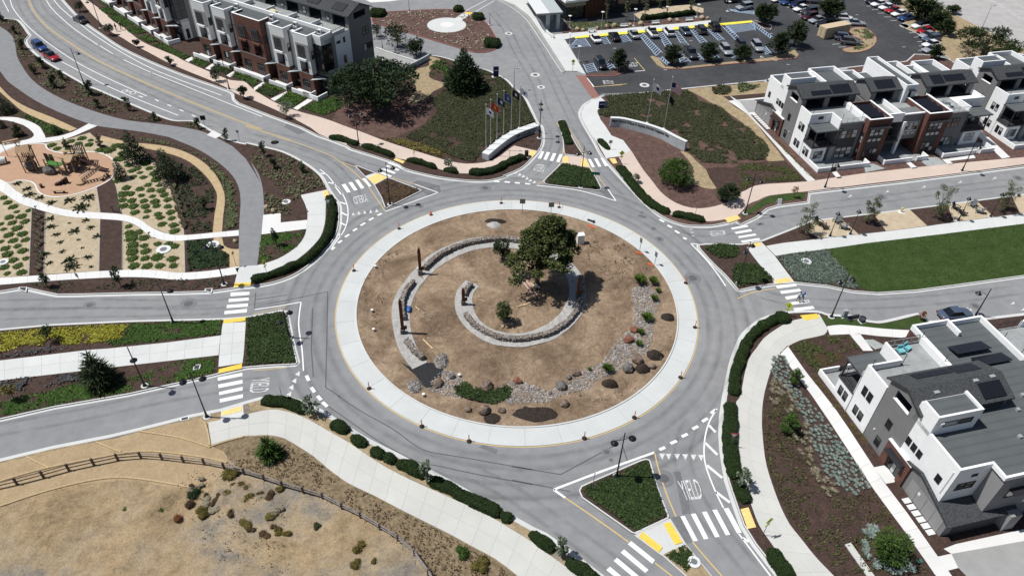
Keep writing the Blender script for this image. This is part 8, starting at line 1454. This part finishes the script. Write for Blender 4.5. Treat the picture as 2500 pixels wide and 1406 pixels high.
for x,y,k,c,lab in((1560,48,'suv','black','black car at the top of the right stall row'),(1635,85,'sedan','white','upper white sedan in the right stall row'),(1745,130,'sedan','white','second white sedan in the right stall row'),(1830,172,'sedan','red','bright red car in the right stall row'),(1915,218,'sedan','white','white car below the bright red one'),(2010,275,'sedan','blue','blue car under the large tree in the right stall row'),(2190,385,'suv','white','white car with black roof in the right stall row'),(2265,450,'sedan','red','dark red car in the right stall row'),(2295,510,'sedan','silver','silver sedan in the right stall row'),(2345,565,'suv','steel','blue grey car in the right stall row'),(2345,635,'sedan','white','white car near the end of the right stall row'),(2345,705,'sedan','silver','silver car at the end of the right stall row')):car('LT',(x,y),(-110,18),k,c,lab,'black' if 'black roof' in lab else None)
a,b,c=at('LT',893,543),at('LT',820,490),at('LT',1230,478);u=(c-a).normalized();e=empty('shipping_container',a,math.atan2(u.y,u.x),'tan shipping container in the car park','container');flat('container_tan',(0.50,0.40,0.27),0.7,0.3,var=0.05);L_=(c-a).length;w=(b-a).length
mb=MB();k=24
for i in range(k):mb.box(i*L_/k+.02,(i+.5)*L_/k,0,.04,.15,2.5)
mb.build('corrugation',M['container_tan'],e)['kind']='stuff';MB().box(0,L_,.02,w,.1,2.6).build('shell',M['container_tan'],e);
for i in range(2):d=MB().box(-.05,0,.08+i*w/2,w/2-.04+i*w/2,.2,2.5).build('door',M['container_tan'],e);MB().tube((-.08,.3+i*w/2,.2),(-.08,.3+i*w/2,2.5),.03,n=5).build('lock_bar',M['metal_grey'],d)
# people
flat('skin',(0.36,0.21,0.15),0.6,0.3);flat('hair',(0.03,0.022,0.018),0.7,0.2)
for nm,c in(('shirt_white',(.6,.58,.58)),('shirt_blue',(.10,.26,.48)),('shirt_pale',(.45,.55,.55)),('shirt_black',(.02,.02,.025)),('shorts_dark',(.02,.02,.03)),('trousers_grey',(.16,.16,.17)),('shoe',(.03,.03,.03))):flat(nm,c,0.85,0.15)
def person(loc,rz,top,legs,lab,pose='walk',bare=True,hat=None,scale=1.0):
    if pose=='walk':J=dict(pel=(0,0,.95),sp=(0,.02,1.2),ch=(0,.02,1.42),nk=(0,.03,1.54),hd=(0,.05,1.68),ls=(-.2,.02,1.42),rs=(.2,.02,1.42),le=(-.27,-.06,1.15),re=(.27,.10,1.15),lw=(-.25,.06,.92),rw=(.26,.24,.95),lf=(-.24,.1,.83),rf=(.25,.30,.88),lh=(-.1,0,.92),rh=(.1,0,.92),lk=(-.11,.16,.50),rk=(.11,-.05,.50),la=(-.11,.14,.09),ra=(.11,-.30,.14),lt=(-.11,.32,.05),rt=(.11,-.14,.06))
    else:J=dict(pel=(0,0,.14),sp=(0,-.06,.40),ch=(0,-.10,.62),nk=(0,-.08,.74),hd=(0,-.03,.88),ls=(-.2,-.10,.62),rs=(.2,-.10,.62),le=(-.28,.0,.40),re=(.28,.02,.40),lw=(-.15,.20,.32),rw=(.16,.22,.34),lf=(-.06,.28,.33),rf=(.07,.30,.34),lh=(-.1,.02,.14),rh=(.1,.02,.14),lk=(-.14,.36,.36),rk=(.13,.44,.22),la=(-.15,.68,.08),ra=(.12,.86,.08),lt=(-.15,.80,.12),rt=(.12,.92,.20))
    E=[('pel','sp'),('sp','ch'),('ch','nk'),('nk','hd'),('ch','ls'),('ls','le'),('le','lw'),('lw','lf'),('ch','rs'),('rs','re'),('re','rw'),('rw','rf'),('pel','lh'),('lh','lk'),('lk','la'),('la','lt'),('pel','rh'),('rh','rk'),('rk','ra'),('ra','rt')]
    rad=dict(pel=.14,sp=.135,ch=.15,nk=.06,hd=.105,ls=.075,rs=.075,le=.05,re=.05,lw=.035,rw=.035,lf=.04,rf=.04,lh=.095,rh=.095,lk=.065,rk=.065,la=.045,ra=.045,lt=.045,rt=.045);K=list(J);me=bpy.data.meshes.new('p');me.from_pydata([J[k]for k in K],[(K.index(a),K.index(b))for a,b in E],[]);o=bpy.data.objects.new('p',me);COL.objects.link(o)
    o.modifiers.new('s','SKIN');
    for k,v in zip(K,me.skin_vertices[0].data):r=rad[k];v.radius=(r,r*(.8 if k in('sp','ch','pel')else 1));v.use_root=k=='pel'
    sd_=o.modifiers.new('d','SUBSURF');sd_.levels=1;bpy.context.view_layer.update();m2=bpy.data.meshes.new_from_object(o.evaluated_get(bpy.context.evaluated_depsgraph_get()));bpy.data.objects.remove(o);m2.name='person'
    for q in(top,legs,'skin','shoe'):m2.materials.append(M[q])
    V_=lambda k:Vector(J[k])
    def dseg(p,a,b):ab=V_(b)-V_(a);t=max(0,min(1,(p-V_(a)).dot(ab)/ab.length_squared));return(p-V_(a)-ab*t).length
    for f in m2.polygons:
        f.use_smooth=True;a,b=min(E,key=lambda e_:dseg(f.center,*e_));f.material_index=2 if b in('hd','lw','rw','lf','rf')else 3 if b in('lt','rt')else(2 if bare else 1)if b in('la','ra')else 1 if b in('lh','rh','lk','rk')else 0
    o=bpy.data.objects.new('person',m2);COL.objects.link(o);o.location=loc;o.rotation_euler=(0,0,rz);o.scale=(scale,)*3
    hd=J['hd'];v_,f_=rock_verts((hd[0],hd[1]-.015,hd[2]+.045),.112,.12,.095,1,2);MB().add(v_,f_).build('hair' if not hat else 'hat',M[hat or 'hair'],o,smooth=True);MB().add([(hd[0]-.018,hd[1]+.098,hd[2]-.03),(hd[0]+.018,hd[1]+.098,hd[2]-.03),(hd[0],hd[1]+.13,hd[2]-.025),(hd[0],hd[1]+.10,hd[2]+.03)],[(0,1,2),(0,2,3),(1,3,2)]).build('nose',M['skin'],o)
    return tag(o,lab,'person')
person(at('X1',425,530,.02),.15,'shirt_white','shorts_dark','person in white shirt and dark shorts on the east crosswalk');person(at('X1',530,520,.02),.15,'shirt_blue','trousers_grey','person in blue shirt walking on the east crosswalk',hat='shirt_blue');person(at('A1',425,720,.16),2.6,'shirt_black','shorts_dark','person in black on the pink pavement, left of the pair',bare=False);person(at('A1',530,695,.16),2.6,'shirt_black','shorts_dark','person in dark top and white cap on the pink pavement',hat='shirt_white',bare=False);person(at('d',1390,212,.14),0,'shirt_black','shorts_dark','person in dark clothes on the clinic walk',bare=False)
p=at('W1',1255,905,.5);person((p.x,p.y,gz(p)+.02),2.4,'shirt_pale','trousers_grey','person in pale shirt seated against the cypress trunk','sit',False)
# playground
flat('play_wood',(0.30,0.20,0.12),0.8,0.2,var=0.1,scale=5);flat('play_dark',(0.05,0.035,0.03),0.8,0.2,var=0.1);flat('play_green',(0.05,0.16,0.03),0.7,0.3);flat('play_slide',(0.07,0.03,0.03),0.4,0.4);flat('play_tan',(0.36,0.25,0.15),0.8,0.2,var=0.08,scale=5)
ZP=V+.03
def tower(b,tp,w,lab,roof='hip',rz=.3):
    p=at('PG',*b,ZP);h=height_of(p,'PG',*tp)-ZP;e=empty('play_tower',p,rz,lab,'play tower');s=w/2
    for x in(-s,s):
        for y in(-s,s):MB().box(x-.07,x+.07,y-.07,y+.07,0,h*.85).build('post',M['play_wood'],e)
    MB().box(-s,s,-s,s,h*.42,h*.45).build('deck',M['play_tan'],e);MB().add(*rock_verts((0,0,h*.2),s*1.1,s*1.0,h*.24,w)).build('rock_base',M['boulder_grey'],e)
    for k in range(7):
        for y in(-s,s):MB().box(-s+.08+k*(2*s-.16)/6-.05,-s+.08+k*(2*s-.16)/6+.05,y-.03,y+.03,h*.45,h*.66).build('slat',M['play_dark'],e)
    if roof=='hip':MB().add([(-s*1.25,-s*1.25,h*.82),(s*1.25,-s*1.25,h*.82),(s*1.25,s*1.25,h*.82),(-s*1.25,s*1.25,h*.82),(-s*1.1,0,h),(s*1.1,0,h)],[(0,1,5,4),(2,3,4,5),(1,2,5),(3,0,4),(3,2,1,0)]).build('roof',M['play_tan'],e);MB().tube((-s*.8,0,h*.95),(-s*.8,0,h*1.12),.08,n=6).build('chimney',M['play_dark'],e)
    elif roof=='slat':
        for k in range(6):MB().box(-s+k*2*s/5-.06,-s+k*2*s/5+.06,-s*1.1,s*1.1,h*.85,h*.89).build('roof_slat',M['play_dark'],e)
    return e
tower((690,640),(500,110),1.7,'play tower with tan roof at the left of the playground','hip');tower((1740,500),(1670,95),1.6,'open slatted play tower at the right rear of the playground','slat');tower((1560,640),(1450,330),1.6,'central play tower with tan roof','hip',-.2)
def beam(e,a,b,r,mat,nm):MB().tube(a,b,r,n=6).build(nm,M[mat],e)
p=at('PG',1230,700,ZP);e=empty('climbing_frame',p,-.25,'green decked climbing frame in the middle of the playground','climbing frame')
MB().box(-1.3,1.3,-.6,.6,1.6,1.7).build('deck',M['play_green'],e)
for x in(-1.3,1.3):
    for y in(-.6,.6):MB().box(x-.07,x+.07,y-.07,y+.07,0,2.6).build('post',M['play_wood'],e)
for y in(-.6,.6):beam(e,(-1.3,y,2.5),(1.3,y,2.5),.04,'play_green','rail')
MB().add(*rock_verts((-1.2,-.5,.5),1.2,.8,.8,8)).build('rock_base',M['boulder_grey'],e)
for k in range(2):MB().box(-2.6+k*1.0,-1.9+k*1.0,.9,1.0,.3,2.6).build('climbing_panel',M['play_dark'],e)
p=at('PG',1640,640,ZP);e=empty('slide',p,-.05,'long dark slide running right from the central tower','slide');pl=[Vector(v)for v in((.3,.1,1.9),(1.2,.2,1.75),(2.4,.3,1.2),(3.6,.1,.55),(4.6,-.1,.3),(5.3,-.15,.28))];pl=cr(pl,4);mb=MB();nr=normals2(pl);vs=[]
for q,w in zip(pl,nr):vs+=[q+w*.3+Vector((0,0,.2)),q+w*.27,q-w*.27,q-w*.3+Vector((0,0,.2))]
mb.add(vs,[(4*i+j,4*i+j+1,4*i+j+5,4*i+j+4)for i in range(len(pl)-1)for j in range(3)]);mb.build('chute',M['play_slide'],e);beam(e,(3.6,.1,0),(3.6,.1,.5),.05,'play_wood','leg');beam(e,(2.0,.25,0),(2.0,.25,1.3),.05,'play_wood','leg')
p=at('PG',1700,930,ZP);e=empty('rope_bridge',p,-.9,'wooden ramp bridge with round foot at the front of the playground','play bridge');MB().lathe([(.75,0),(.75,.3),(.6,.35)],14).build('round_foot',M['play_tan'],e)
for s in(-.45,.45):beam(e,(s,.2,.3),(s,3.6,1.9),.07,'play_wood','rail');beam(e,(s,.2,1.1),(s,3.6,2.7),.05,'play_wood','rail')
for k in range(9):MB().box(-.45,.45,.3+k*.38,.55+k*.38,.33+k*.18,.38+k*.18).build('plank',M['play_dark'],e)
for i,(x,y,h)in enumerate(((1200,965,.35),(1260,960,.5),(1335,940,.7),(1410,920,.95))):p=at('PG',x,y,ZP);MBo=MB().box(-.16,.16,-.3,.3,0,h).build('stepping_post',M['play_dark']);MBo.location=p;tag(MBo,['lowest','second','third','tallest'][i]+' of the dark stepping posts in the playground','stepping post','stepping posts')
p=at('PG',110,500,ZP);e=empty('crawl_tunnel',p,.5,'log crawl tunnel at the left edge of the playground','play tunnel');MB().lathe([(.55,-1.5),(.6,-1),(.6,1),(.55,1.5)],14).build('log',M['wall_cap'],e).rotation_euler=(0,R(90),0);e.children[0].location=(-1.2,0,.55);MB().tube((.31,0,.55),(.34,0,.55),.45,n=14).build('hollow_shade',M['rubber_black'],e)  # black disc on the closed log end paints the dark of the hollow
p=at('PG',390,330,ZP);e=empty('overhead_bars',p,.35,'overhead bars left of the roofed play tower','climbing frame')
for x in(-1.6,.8):beam(e,(x,0,0),(x,0,2.3),.05,'play_wood','post')
for y in(-.3,.3):beam(e,(-1.6,y,2.3),(1.2,y,2.3),.05,'play_wood','rail')
for k in range(6):beam(e,(-1.5+k*.5,-.3,2.3),(-1.5+k*.5,.3,2.3),.03,'play_wood','rung')
def bench(t,c,d,lab,ln_=2.0,mat='play_tan',z=ZP,back=False):
    p=at(t,*c,z);q=at(t,c[0]+d[0],c[1]+d[1],z)-p;e=empty('bench',p,math.atan2(q.y,q.x),lab,'bench');MB().box(-ln_/2,ln_/2,-.22,.22,.42,.5).build('seat',M[mat],e)
    for s in(-.7,.7):MB().box(s*ln_/2-.08,s*ln_/2+.08,-.18,.18,0,.42).build('leg',M['play_dark'],e)
    if back:MB().box(-ln_/2,ln_/2,.2,.26,.5,.95).build('backrest',M[mat],e)
bench('PG',(1260,1130),(100,-2),'wooden bench at the front edge of the playground');bench('PG',(2215,820),(60,-50),'wooden bench at the right edge of the playground');bench('PG',(1480,310),(100,2),'wooden bench at the rear edge of the playground');bench('PG',(230,80),(100,-22),'wooden bench on the white path above the playground',2.4);bench('PG',(880,1010),(20,40),'small brown stump seat near the playground curb',.6,'play_dark')
for i,(x,y)in enumerate(((300,280),(575,240),(845,215),(1135,190))):bench('d',(x,y),(60,-5),['leftmost','second','third','rightmost'][i]+' pale bench along the clinic walk',1.9,'unit_white',V,True)
# small street things
flat('chair_dark',(0.045,0.038,0.035),0.8,0.2);flat('chair_grey',(0.12,0.13,0.135),0.8,0.2);flat('hydrant',(0.60,0.50,0.18),0.5,0.4);flat('utility_green',(0.05,0.12,0.10),0.6,0.3)
def deckchair(t,c,rz,mat,lab):
    e=empty('garden_chair',at(t,*c,V+.02),rz,lab,'chair','garden chairs on the gravel pads');MB().add([(-.35,-.4,.38),(.35,-.4,.38),(.35,.35,.22),(-.35,.35,.22),(-.35,-.4,.43),(.35,-.4,.43),(.35,.35,.27),(-.35,.35,.27)],[(0,3,2,1),(4,5,6,7),(0,1,5,4),(1,2,6,5),(2,3,7,6),(3,0,4,7)]).build('seat',M[mat],e);MB().add([(-.35,.3,.22),(.35,.3,.22),(.4,.7,1.0),(-.4,.7,1.0),(-.35,.36,.2),(.35,.36,.2),(.4,.76,.98),(-.4,.76,.98)],[(0,1,2,3),(7,6,5,4),(0,4,5,1),(1,5,6,2),(2,6,7,3),(3,7,4,0)]).build('backrest',M[mat],e)
    for s in(-1,1):
        MB().box(s*.42-.08,s*.42+.08,-.5,.5,.56,.60).build('armrest',M[mat],e)
        for y in(-.42,.42):MB().box(s*.42-.04,s*.42+.04,y-.05,y+.05,0,.56).build('leg',M[mat],e)
for c,rz,m_,lab in(((632,372),.6,'dark','dark garden chair, left on the first gravel pad'),((680,405),1.8,'dark','dark garden chair, front on the first gravel pad'),((772,360),-1.0,'grey','grey garden chair, rear on the first gravel pad'),((818,405),-2.0,'grey','grey garden chair, right on the first gravel pad'),((1702,258),.6,'dark','dark garden chair, left on the third gravel pad'),((1755,300),1.8,'dark','dark garden chair, front on the third gravel pad'),((1828,235),-1.0,'grey','grey garden chair, rear on the third gravel pad'),((1880,282),-2.0,'grey','grey garden chair, right on the third gravel pad')):deckchair('j',c,rz,'chair_'+m_,lab)
e=empty('fire_hydrant',at('j',1278,280,V+.02),0,'pale yellow fire hydrant on the second gravel pad','hydrant');MB().lathe([(.2,0),(.2,.06),(.13,.08),(.13,.6),(.18,.62),(.16,.75),(.05,.85)],10).build('barrel',M['hydrant'],e);MB().tube((-.24,0,.5),(.24,0,.5),.07,n=8).build('outlet',M['hydrant'],e);MB().box(-.5,.5,-.5,.5,-.05,.02).build('pad',M['wall_cap'],e)
e=empty('a_frame_sign',at('j',320,222,0),.2,'white folding sign board at the corner lawn kerb','sign board')
for s in(-1,1):MB().add([(-.35,s*.35,0),(.35,s*.35,0),(.35,s*.03,1.1),(-.35,s*.03,1.1),(-.35,s*.31,0),(.35,s*.31,0),(.35,0,1.1),(-.35,0,1.1)],[(0,1,2,3),(7,6,5,4),(0,4,5,1),(2,6,7,3),(1,5,6,2),(3,7,4,0)]).build('board',M['sign_white'],e)
for t,c,h,lab in(('FL',(705,1170),1.0,'dark litter bin at the end of the pink pavement'),):e=empty('litter_bin',at(t,*c,V+.03),0,lab,'bin');MB().lathe([(.3,0),(.33,.1),(.33,h-.1),(.3,h)],14).build('drum',M['play_dark'],e);MB().lathe([(.35,h-.08),(.35,h+.02),(.15,h+.05)],14).build('lid',M['rubber_black'],e)
for t,c,s,lab in(('j',(828,1095),(.7,.5,1.1),'grey cabinet with meter beside the south east lamp'),('j',(905,1110),(1.5,.3,.5),'low dark drain grate box behind the grey cabinet'),('j',(970,1135),(.6,.6,.5),'small dark cabinet at the corner lawn path')):e=empty('utility_cabinet',at(t,*c,V),.3,lab,'cabinet');MB().box(-s[0]/2,s[0]/2,-s[1]/2,s[1]/2,0,s[2]).build('case',M['metal_grey' if s[2]>1 else 'charcoal'],e);MB().box(-s[0]/2-.1,s[0]/2+.1,-s[1]/2-.1,s[1]/2+.1,-.05,.06).build('plinth',M['wall_cap'],e)
def ringcap(t,c,r,lab):
    e=empty('manhole_ring',at(t,*c,V),0,lab,'manhole');MB().lathe([(r,-.05),(r,.12),(r*.55,.14)],20).build('collar',M['wall_cap'],e);MB().lathe([(r*.5,.1),(r*.5,.155)],16).build('lid',M['sign_back'],e)
for a in(('f',(1405,1090),1.0,'white manhole ring in the lower sand bed'),('f',(28,1198),.7,'white manhole ring at the left edge sand bed'),('f',(1830,1048),.9,'white manhole ring beside the gravel trail end'),('g',(347,682),.7,'pale manhole ring in the mulch beside the curved pavement'),('j',(537,668),.75,'white manhole ring in the fescue bed'),('o',(1420,1297),.62,'white manhole ring on the small south splitter island')):ringcap(*a)
for t,q,lab in(('k',[(1505,905),(1512,865),(1568,858),(1558,898)],'pale drain box in the lower median cover'),('k',[(1575,600),(1580,572),(1635,565),(1630,597)],'dark drain box in the upper median cover'),('k',[(140,272),(150,258),(215,258),(205,298)],'kerb drain inlet at the left of the park kerb'),('k',[(1595,285),(1600,270),(1660,267),(1650,305)],'kerb drain inlet near the park crosswalk'),('m',[(1405,175),(1475,158),(1478,182),(1408,198)],'kerb drain inlet beside the south west lamp')):
    pts=P(t,q,V+.03);e=empty('drain_inlet',pts[0],0,lab,'drain');MB().prism([p-pts[0]for p in pts],-.08,.03).build('surround',M['wall_cap'],e);c=sum((p-pts[0]for p in pts),Vector())/4;g4=[c.lerp(p-pts[0],.7)for p in pts];MB().prism(g4,-.08,.045).build('grate',M['charcoal'],e)
for i,(x,y)in enumerate(((320,765),(975,765),(1290,990))):e=empty('path_light',at('f',x,y,V),.5,['left','middle','right'][i]+' dark path light along the curved garden path','path light','path lights');MB().tube((0,0,0),(0,0,1.0),.06,n=6).build('post',M['lamp_black'],e);MB().box(-.1,.25,-.08,.08,.95,1.05).build('lamp_head',M['lamp_black'],e)
for t,c,r,lab in(('f',(2020,1022),22,'tan boulder beside the asphalt path'),('g',(182,735),26,'tan boulder at the edge of the asphalt path'),('g',(238,762),24,'grey boulder by the bench pad')):boulder(t,c[0],c[1],r,'boulder_tan',lab,V,.9)
for i,(x,y,r)in enumerate(((170,262,22),(222,265,16),(345,248,16),(430,238,22),(488,232,26),(625,222,18),(715,212,24),(965,185,22),(1030,182,20),(1240,165,26),(1290,165,18))):boulder('d',x,y,r,'boulder_tan','tan boulder number %s from the left along the clinic planting'%['one','two','three','four','five','six','seven','eight','nine','ten','eleven'][i],V,.8)
for k in range(6):
    p=at('E2',850+k*42,735+k*56,V);o=MB().box(-.42,.42,-.3,.3,0,.05).build('stepping_slab',M['wall_cap']);o.location=p;o.rotation_euler=(0,0,aE);tag(o,['first','second','third','fourth','fifth','last'][k]+' square stepping slab from the brick entry along the garage','stepping slab','stepping slabs by the garage')
for k in range(8):
    p=at('C1',10+k*22,660+k*22,V);o=MB().box(-.42,.42,-.3,.3,0,.05).build('stepping_slab',M['wall_cap']);o.location=p;o.rotation_euler=(0,0,aC);tag(o,['first','second','third','fourth','fifth','sixth','seventh','last'][k]+' square stepping slab along the upper townhouse garage','stepping slab','stepping slabs by the upper garage')
o=MB().box(-.35,.35,-1.9,1.9,0,.12).build('concrete_slab',M['concrete_warm']);o.location=at('p',622,1330,V);o.rotation_euler=(0,0,.32);tag(o,'long pale concrete slab with drain pipes in the curved bed','slab')
for k,(x,y)in enumerate(((505,727),(520,752),(540,778),(555,803),(925,1328))):o=MB().box(-.3,.3,-.2,.2,0,.05).build('valve_box',M['utility_green']);o.location=at('p',x,y,V);o.rotation_euler=(0,0,aE);tag(o,['first','second','third','fourth','lone'][k]+' green valve box in the curved mulch bed','valve box','green valve boxes')
for i,(x,y,z)in enumerate(((5.6,1.2,7.04),(6.6,.9,7.04))):
    q=HE.e.matrix_basis@Vector((x,-y,z));e=empty('lounge_chair',q,aE+.4*i,['left','right'][i]+' turquoise cushioned chair on the corner terrace','chair','terrace chairs');MB().box(-.35,.35,-.35,.35,.1,.4).build('seat',M['teal_cushion'],e);MB().box(-.35,.35,.3,.42,.4,.8).build('backrest',M['teal_cushion'],e);MB().box(-.4,.4,-.4,.45,0,.1).build('frame',M['dark_metal'],e)
for i,(x,y)in enumerate(((26.5,2.0),(27.6,2.4),(27.0,3.4))):q=HC1.e.matrix_basis@Vector((x,y,7.04));e=empty('lounge_chair',q,1.2*i,['near','right','far'][i]+' dark cushioned chair on the upper townhouse terrace','chair','upper terrace chairs');MB().box(-.4,.4,-.4,.4,.25,.45).build('seat',M['blind'],e);MB().box(-.4,.4,.35,.45,.45,.95).build('backrest',M['blind'],e);MB().box(-.45,.45,-.42,.45,0,.25).build('frame',M['dark_metal'],e)
q=HA.e.matrix_basis@Vector((-17.5,8.0,10.64));e=empty('patio_table',q,aA,'cream covered table on the row house terrace','table');MB().box(-.9,.9,-.5,.5,.68,.78).build('top',M['cream_cloth'],e)
for x in(-.7,.7):MB().box(x-.05,x+.05,-.3,.3,0,.68).build('leg',M['dark_metal'],e)
# clinic at the top edge
flat('clinic_dark',(0.035,0.033,0.034),0.7,0.2);flat('clinic_brown',(0.085,0.035,0.022),0.7,0.2,var=0.1,scale=4);flat('clinic_tan',(0.30,0.26,0.20),0.8,0.2)
a=at('D1',690,300,0);b=at('D1',2500,60,0);u=(b-a).normalized();e=empty('clinic_building',a,math.atan2(u.y,u.x),'dark clinic building with brown panel cut off by the top edge','building');LB=(b-a).length
MB().box(0,4.5,0,12,0,3.4).build('window_wall',M['glass'],e);MB().box(-.3,4.8,-.3,12,3.4,4.6).build('fascia',M['clinic_tan'],e);MB().box(-.9,5.2,-.9,12,4.6,5.1).build('roof_edge',M['stucco_white'],e);MB().box(-.6,4.9,-.6,12,5.1,5.16).build('roof_panel',M['solar'],e);MB().box(4.9,10.5,-.1,12,0,9.5).build('brown_wall',M['clinic_brown'],e);MB().box(10.5,LB+15,2.5,16,0,10).build('rear_wall',M['clinic_dark'],e)
for k in range(8):MB().box(12+k*3.2,14.4+k*3.2,2.42,2.5,1.0,3.4).build('window',M['glass'],e)
for k in range(5):MB().box(5.1+k*1.08,5.16+k*1.08,-.14,-.1,0,9.5).build('panel_joint',M['clinic_dark'],e)
a=at('D1',640,330,0);e=empty('entrance_canopy',a,R(107),'ribbed metal entrance canopy of the clinic','canopy');zc_=4.2
c0=at('D1',650,183,zc_);c1=at('D1',270,183,zc_);c2=at('D1',140,-10,zc_);w=(c1-c0);d=(c2-c1);e.location=(c0.x,c0.y,0);e.rotation_euler=(0,0,math.atan2(d.y,d.x));Lc=d.length+10;Wc=w.length
for k in range(14):MB().box(0,Lc,k*Wc/14,(k+.86)*Wc/14,zc_,zc_+.16).build('roof_panel',M['canopy_metal' if k<7 else 'unit_white'],e)
MB().box(-.05,.1,0,Wc,zc_-.25,zc_).build('fascia',M['sign_back'],e)
for x,y in((1.0,.8),(1.0,3.2),(6.5,.8)):MB().box(x-.45,x+.45,y-.35,y+.35,0,zc_-.1).build('pier',M['wall_concrete'],e)
pl=cr(P('D1',[(270,262),(330,310),(385,400),(440,480),(525,535)],V),4);o=strip('seat_wall',pl,.35,V-.1,.75,M['wall_cap']);tag(o,'low pale curved wall at the clinic entrance','wall')
pl=P('D1',[(1730,275),(1990,250),(2250,225),(2480,195)],V);hedge(None,pl,1.2,1.0,'clipped hedge along the clinic plaza',mat='leaf_dark')
pl=P('c',[(590,510),(500,560),(405,605)],V);o=strip('retaining_wall',pl,.3,V-.2,1.2,M['wall_concrete']);tag(o,'dark sloping retaining wall at the courtyard corner','wall')
pl=P('c',[(130,420),(300,480),(510,545)],V);o=strip('retaining_wall',pl,.25,V-.2,.5,M['wall_cap']);tag(o,'low pale wall along the courtyard above the cypress','wall')
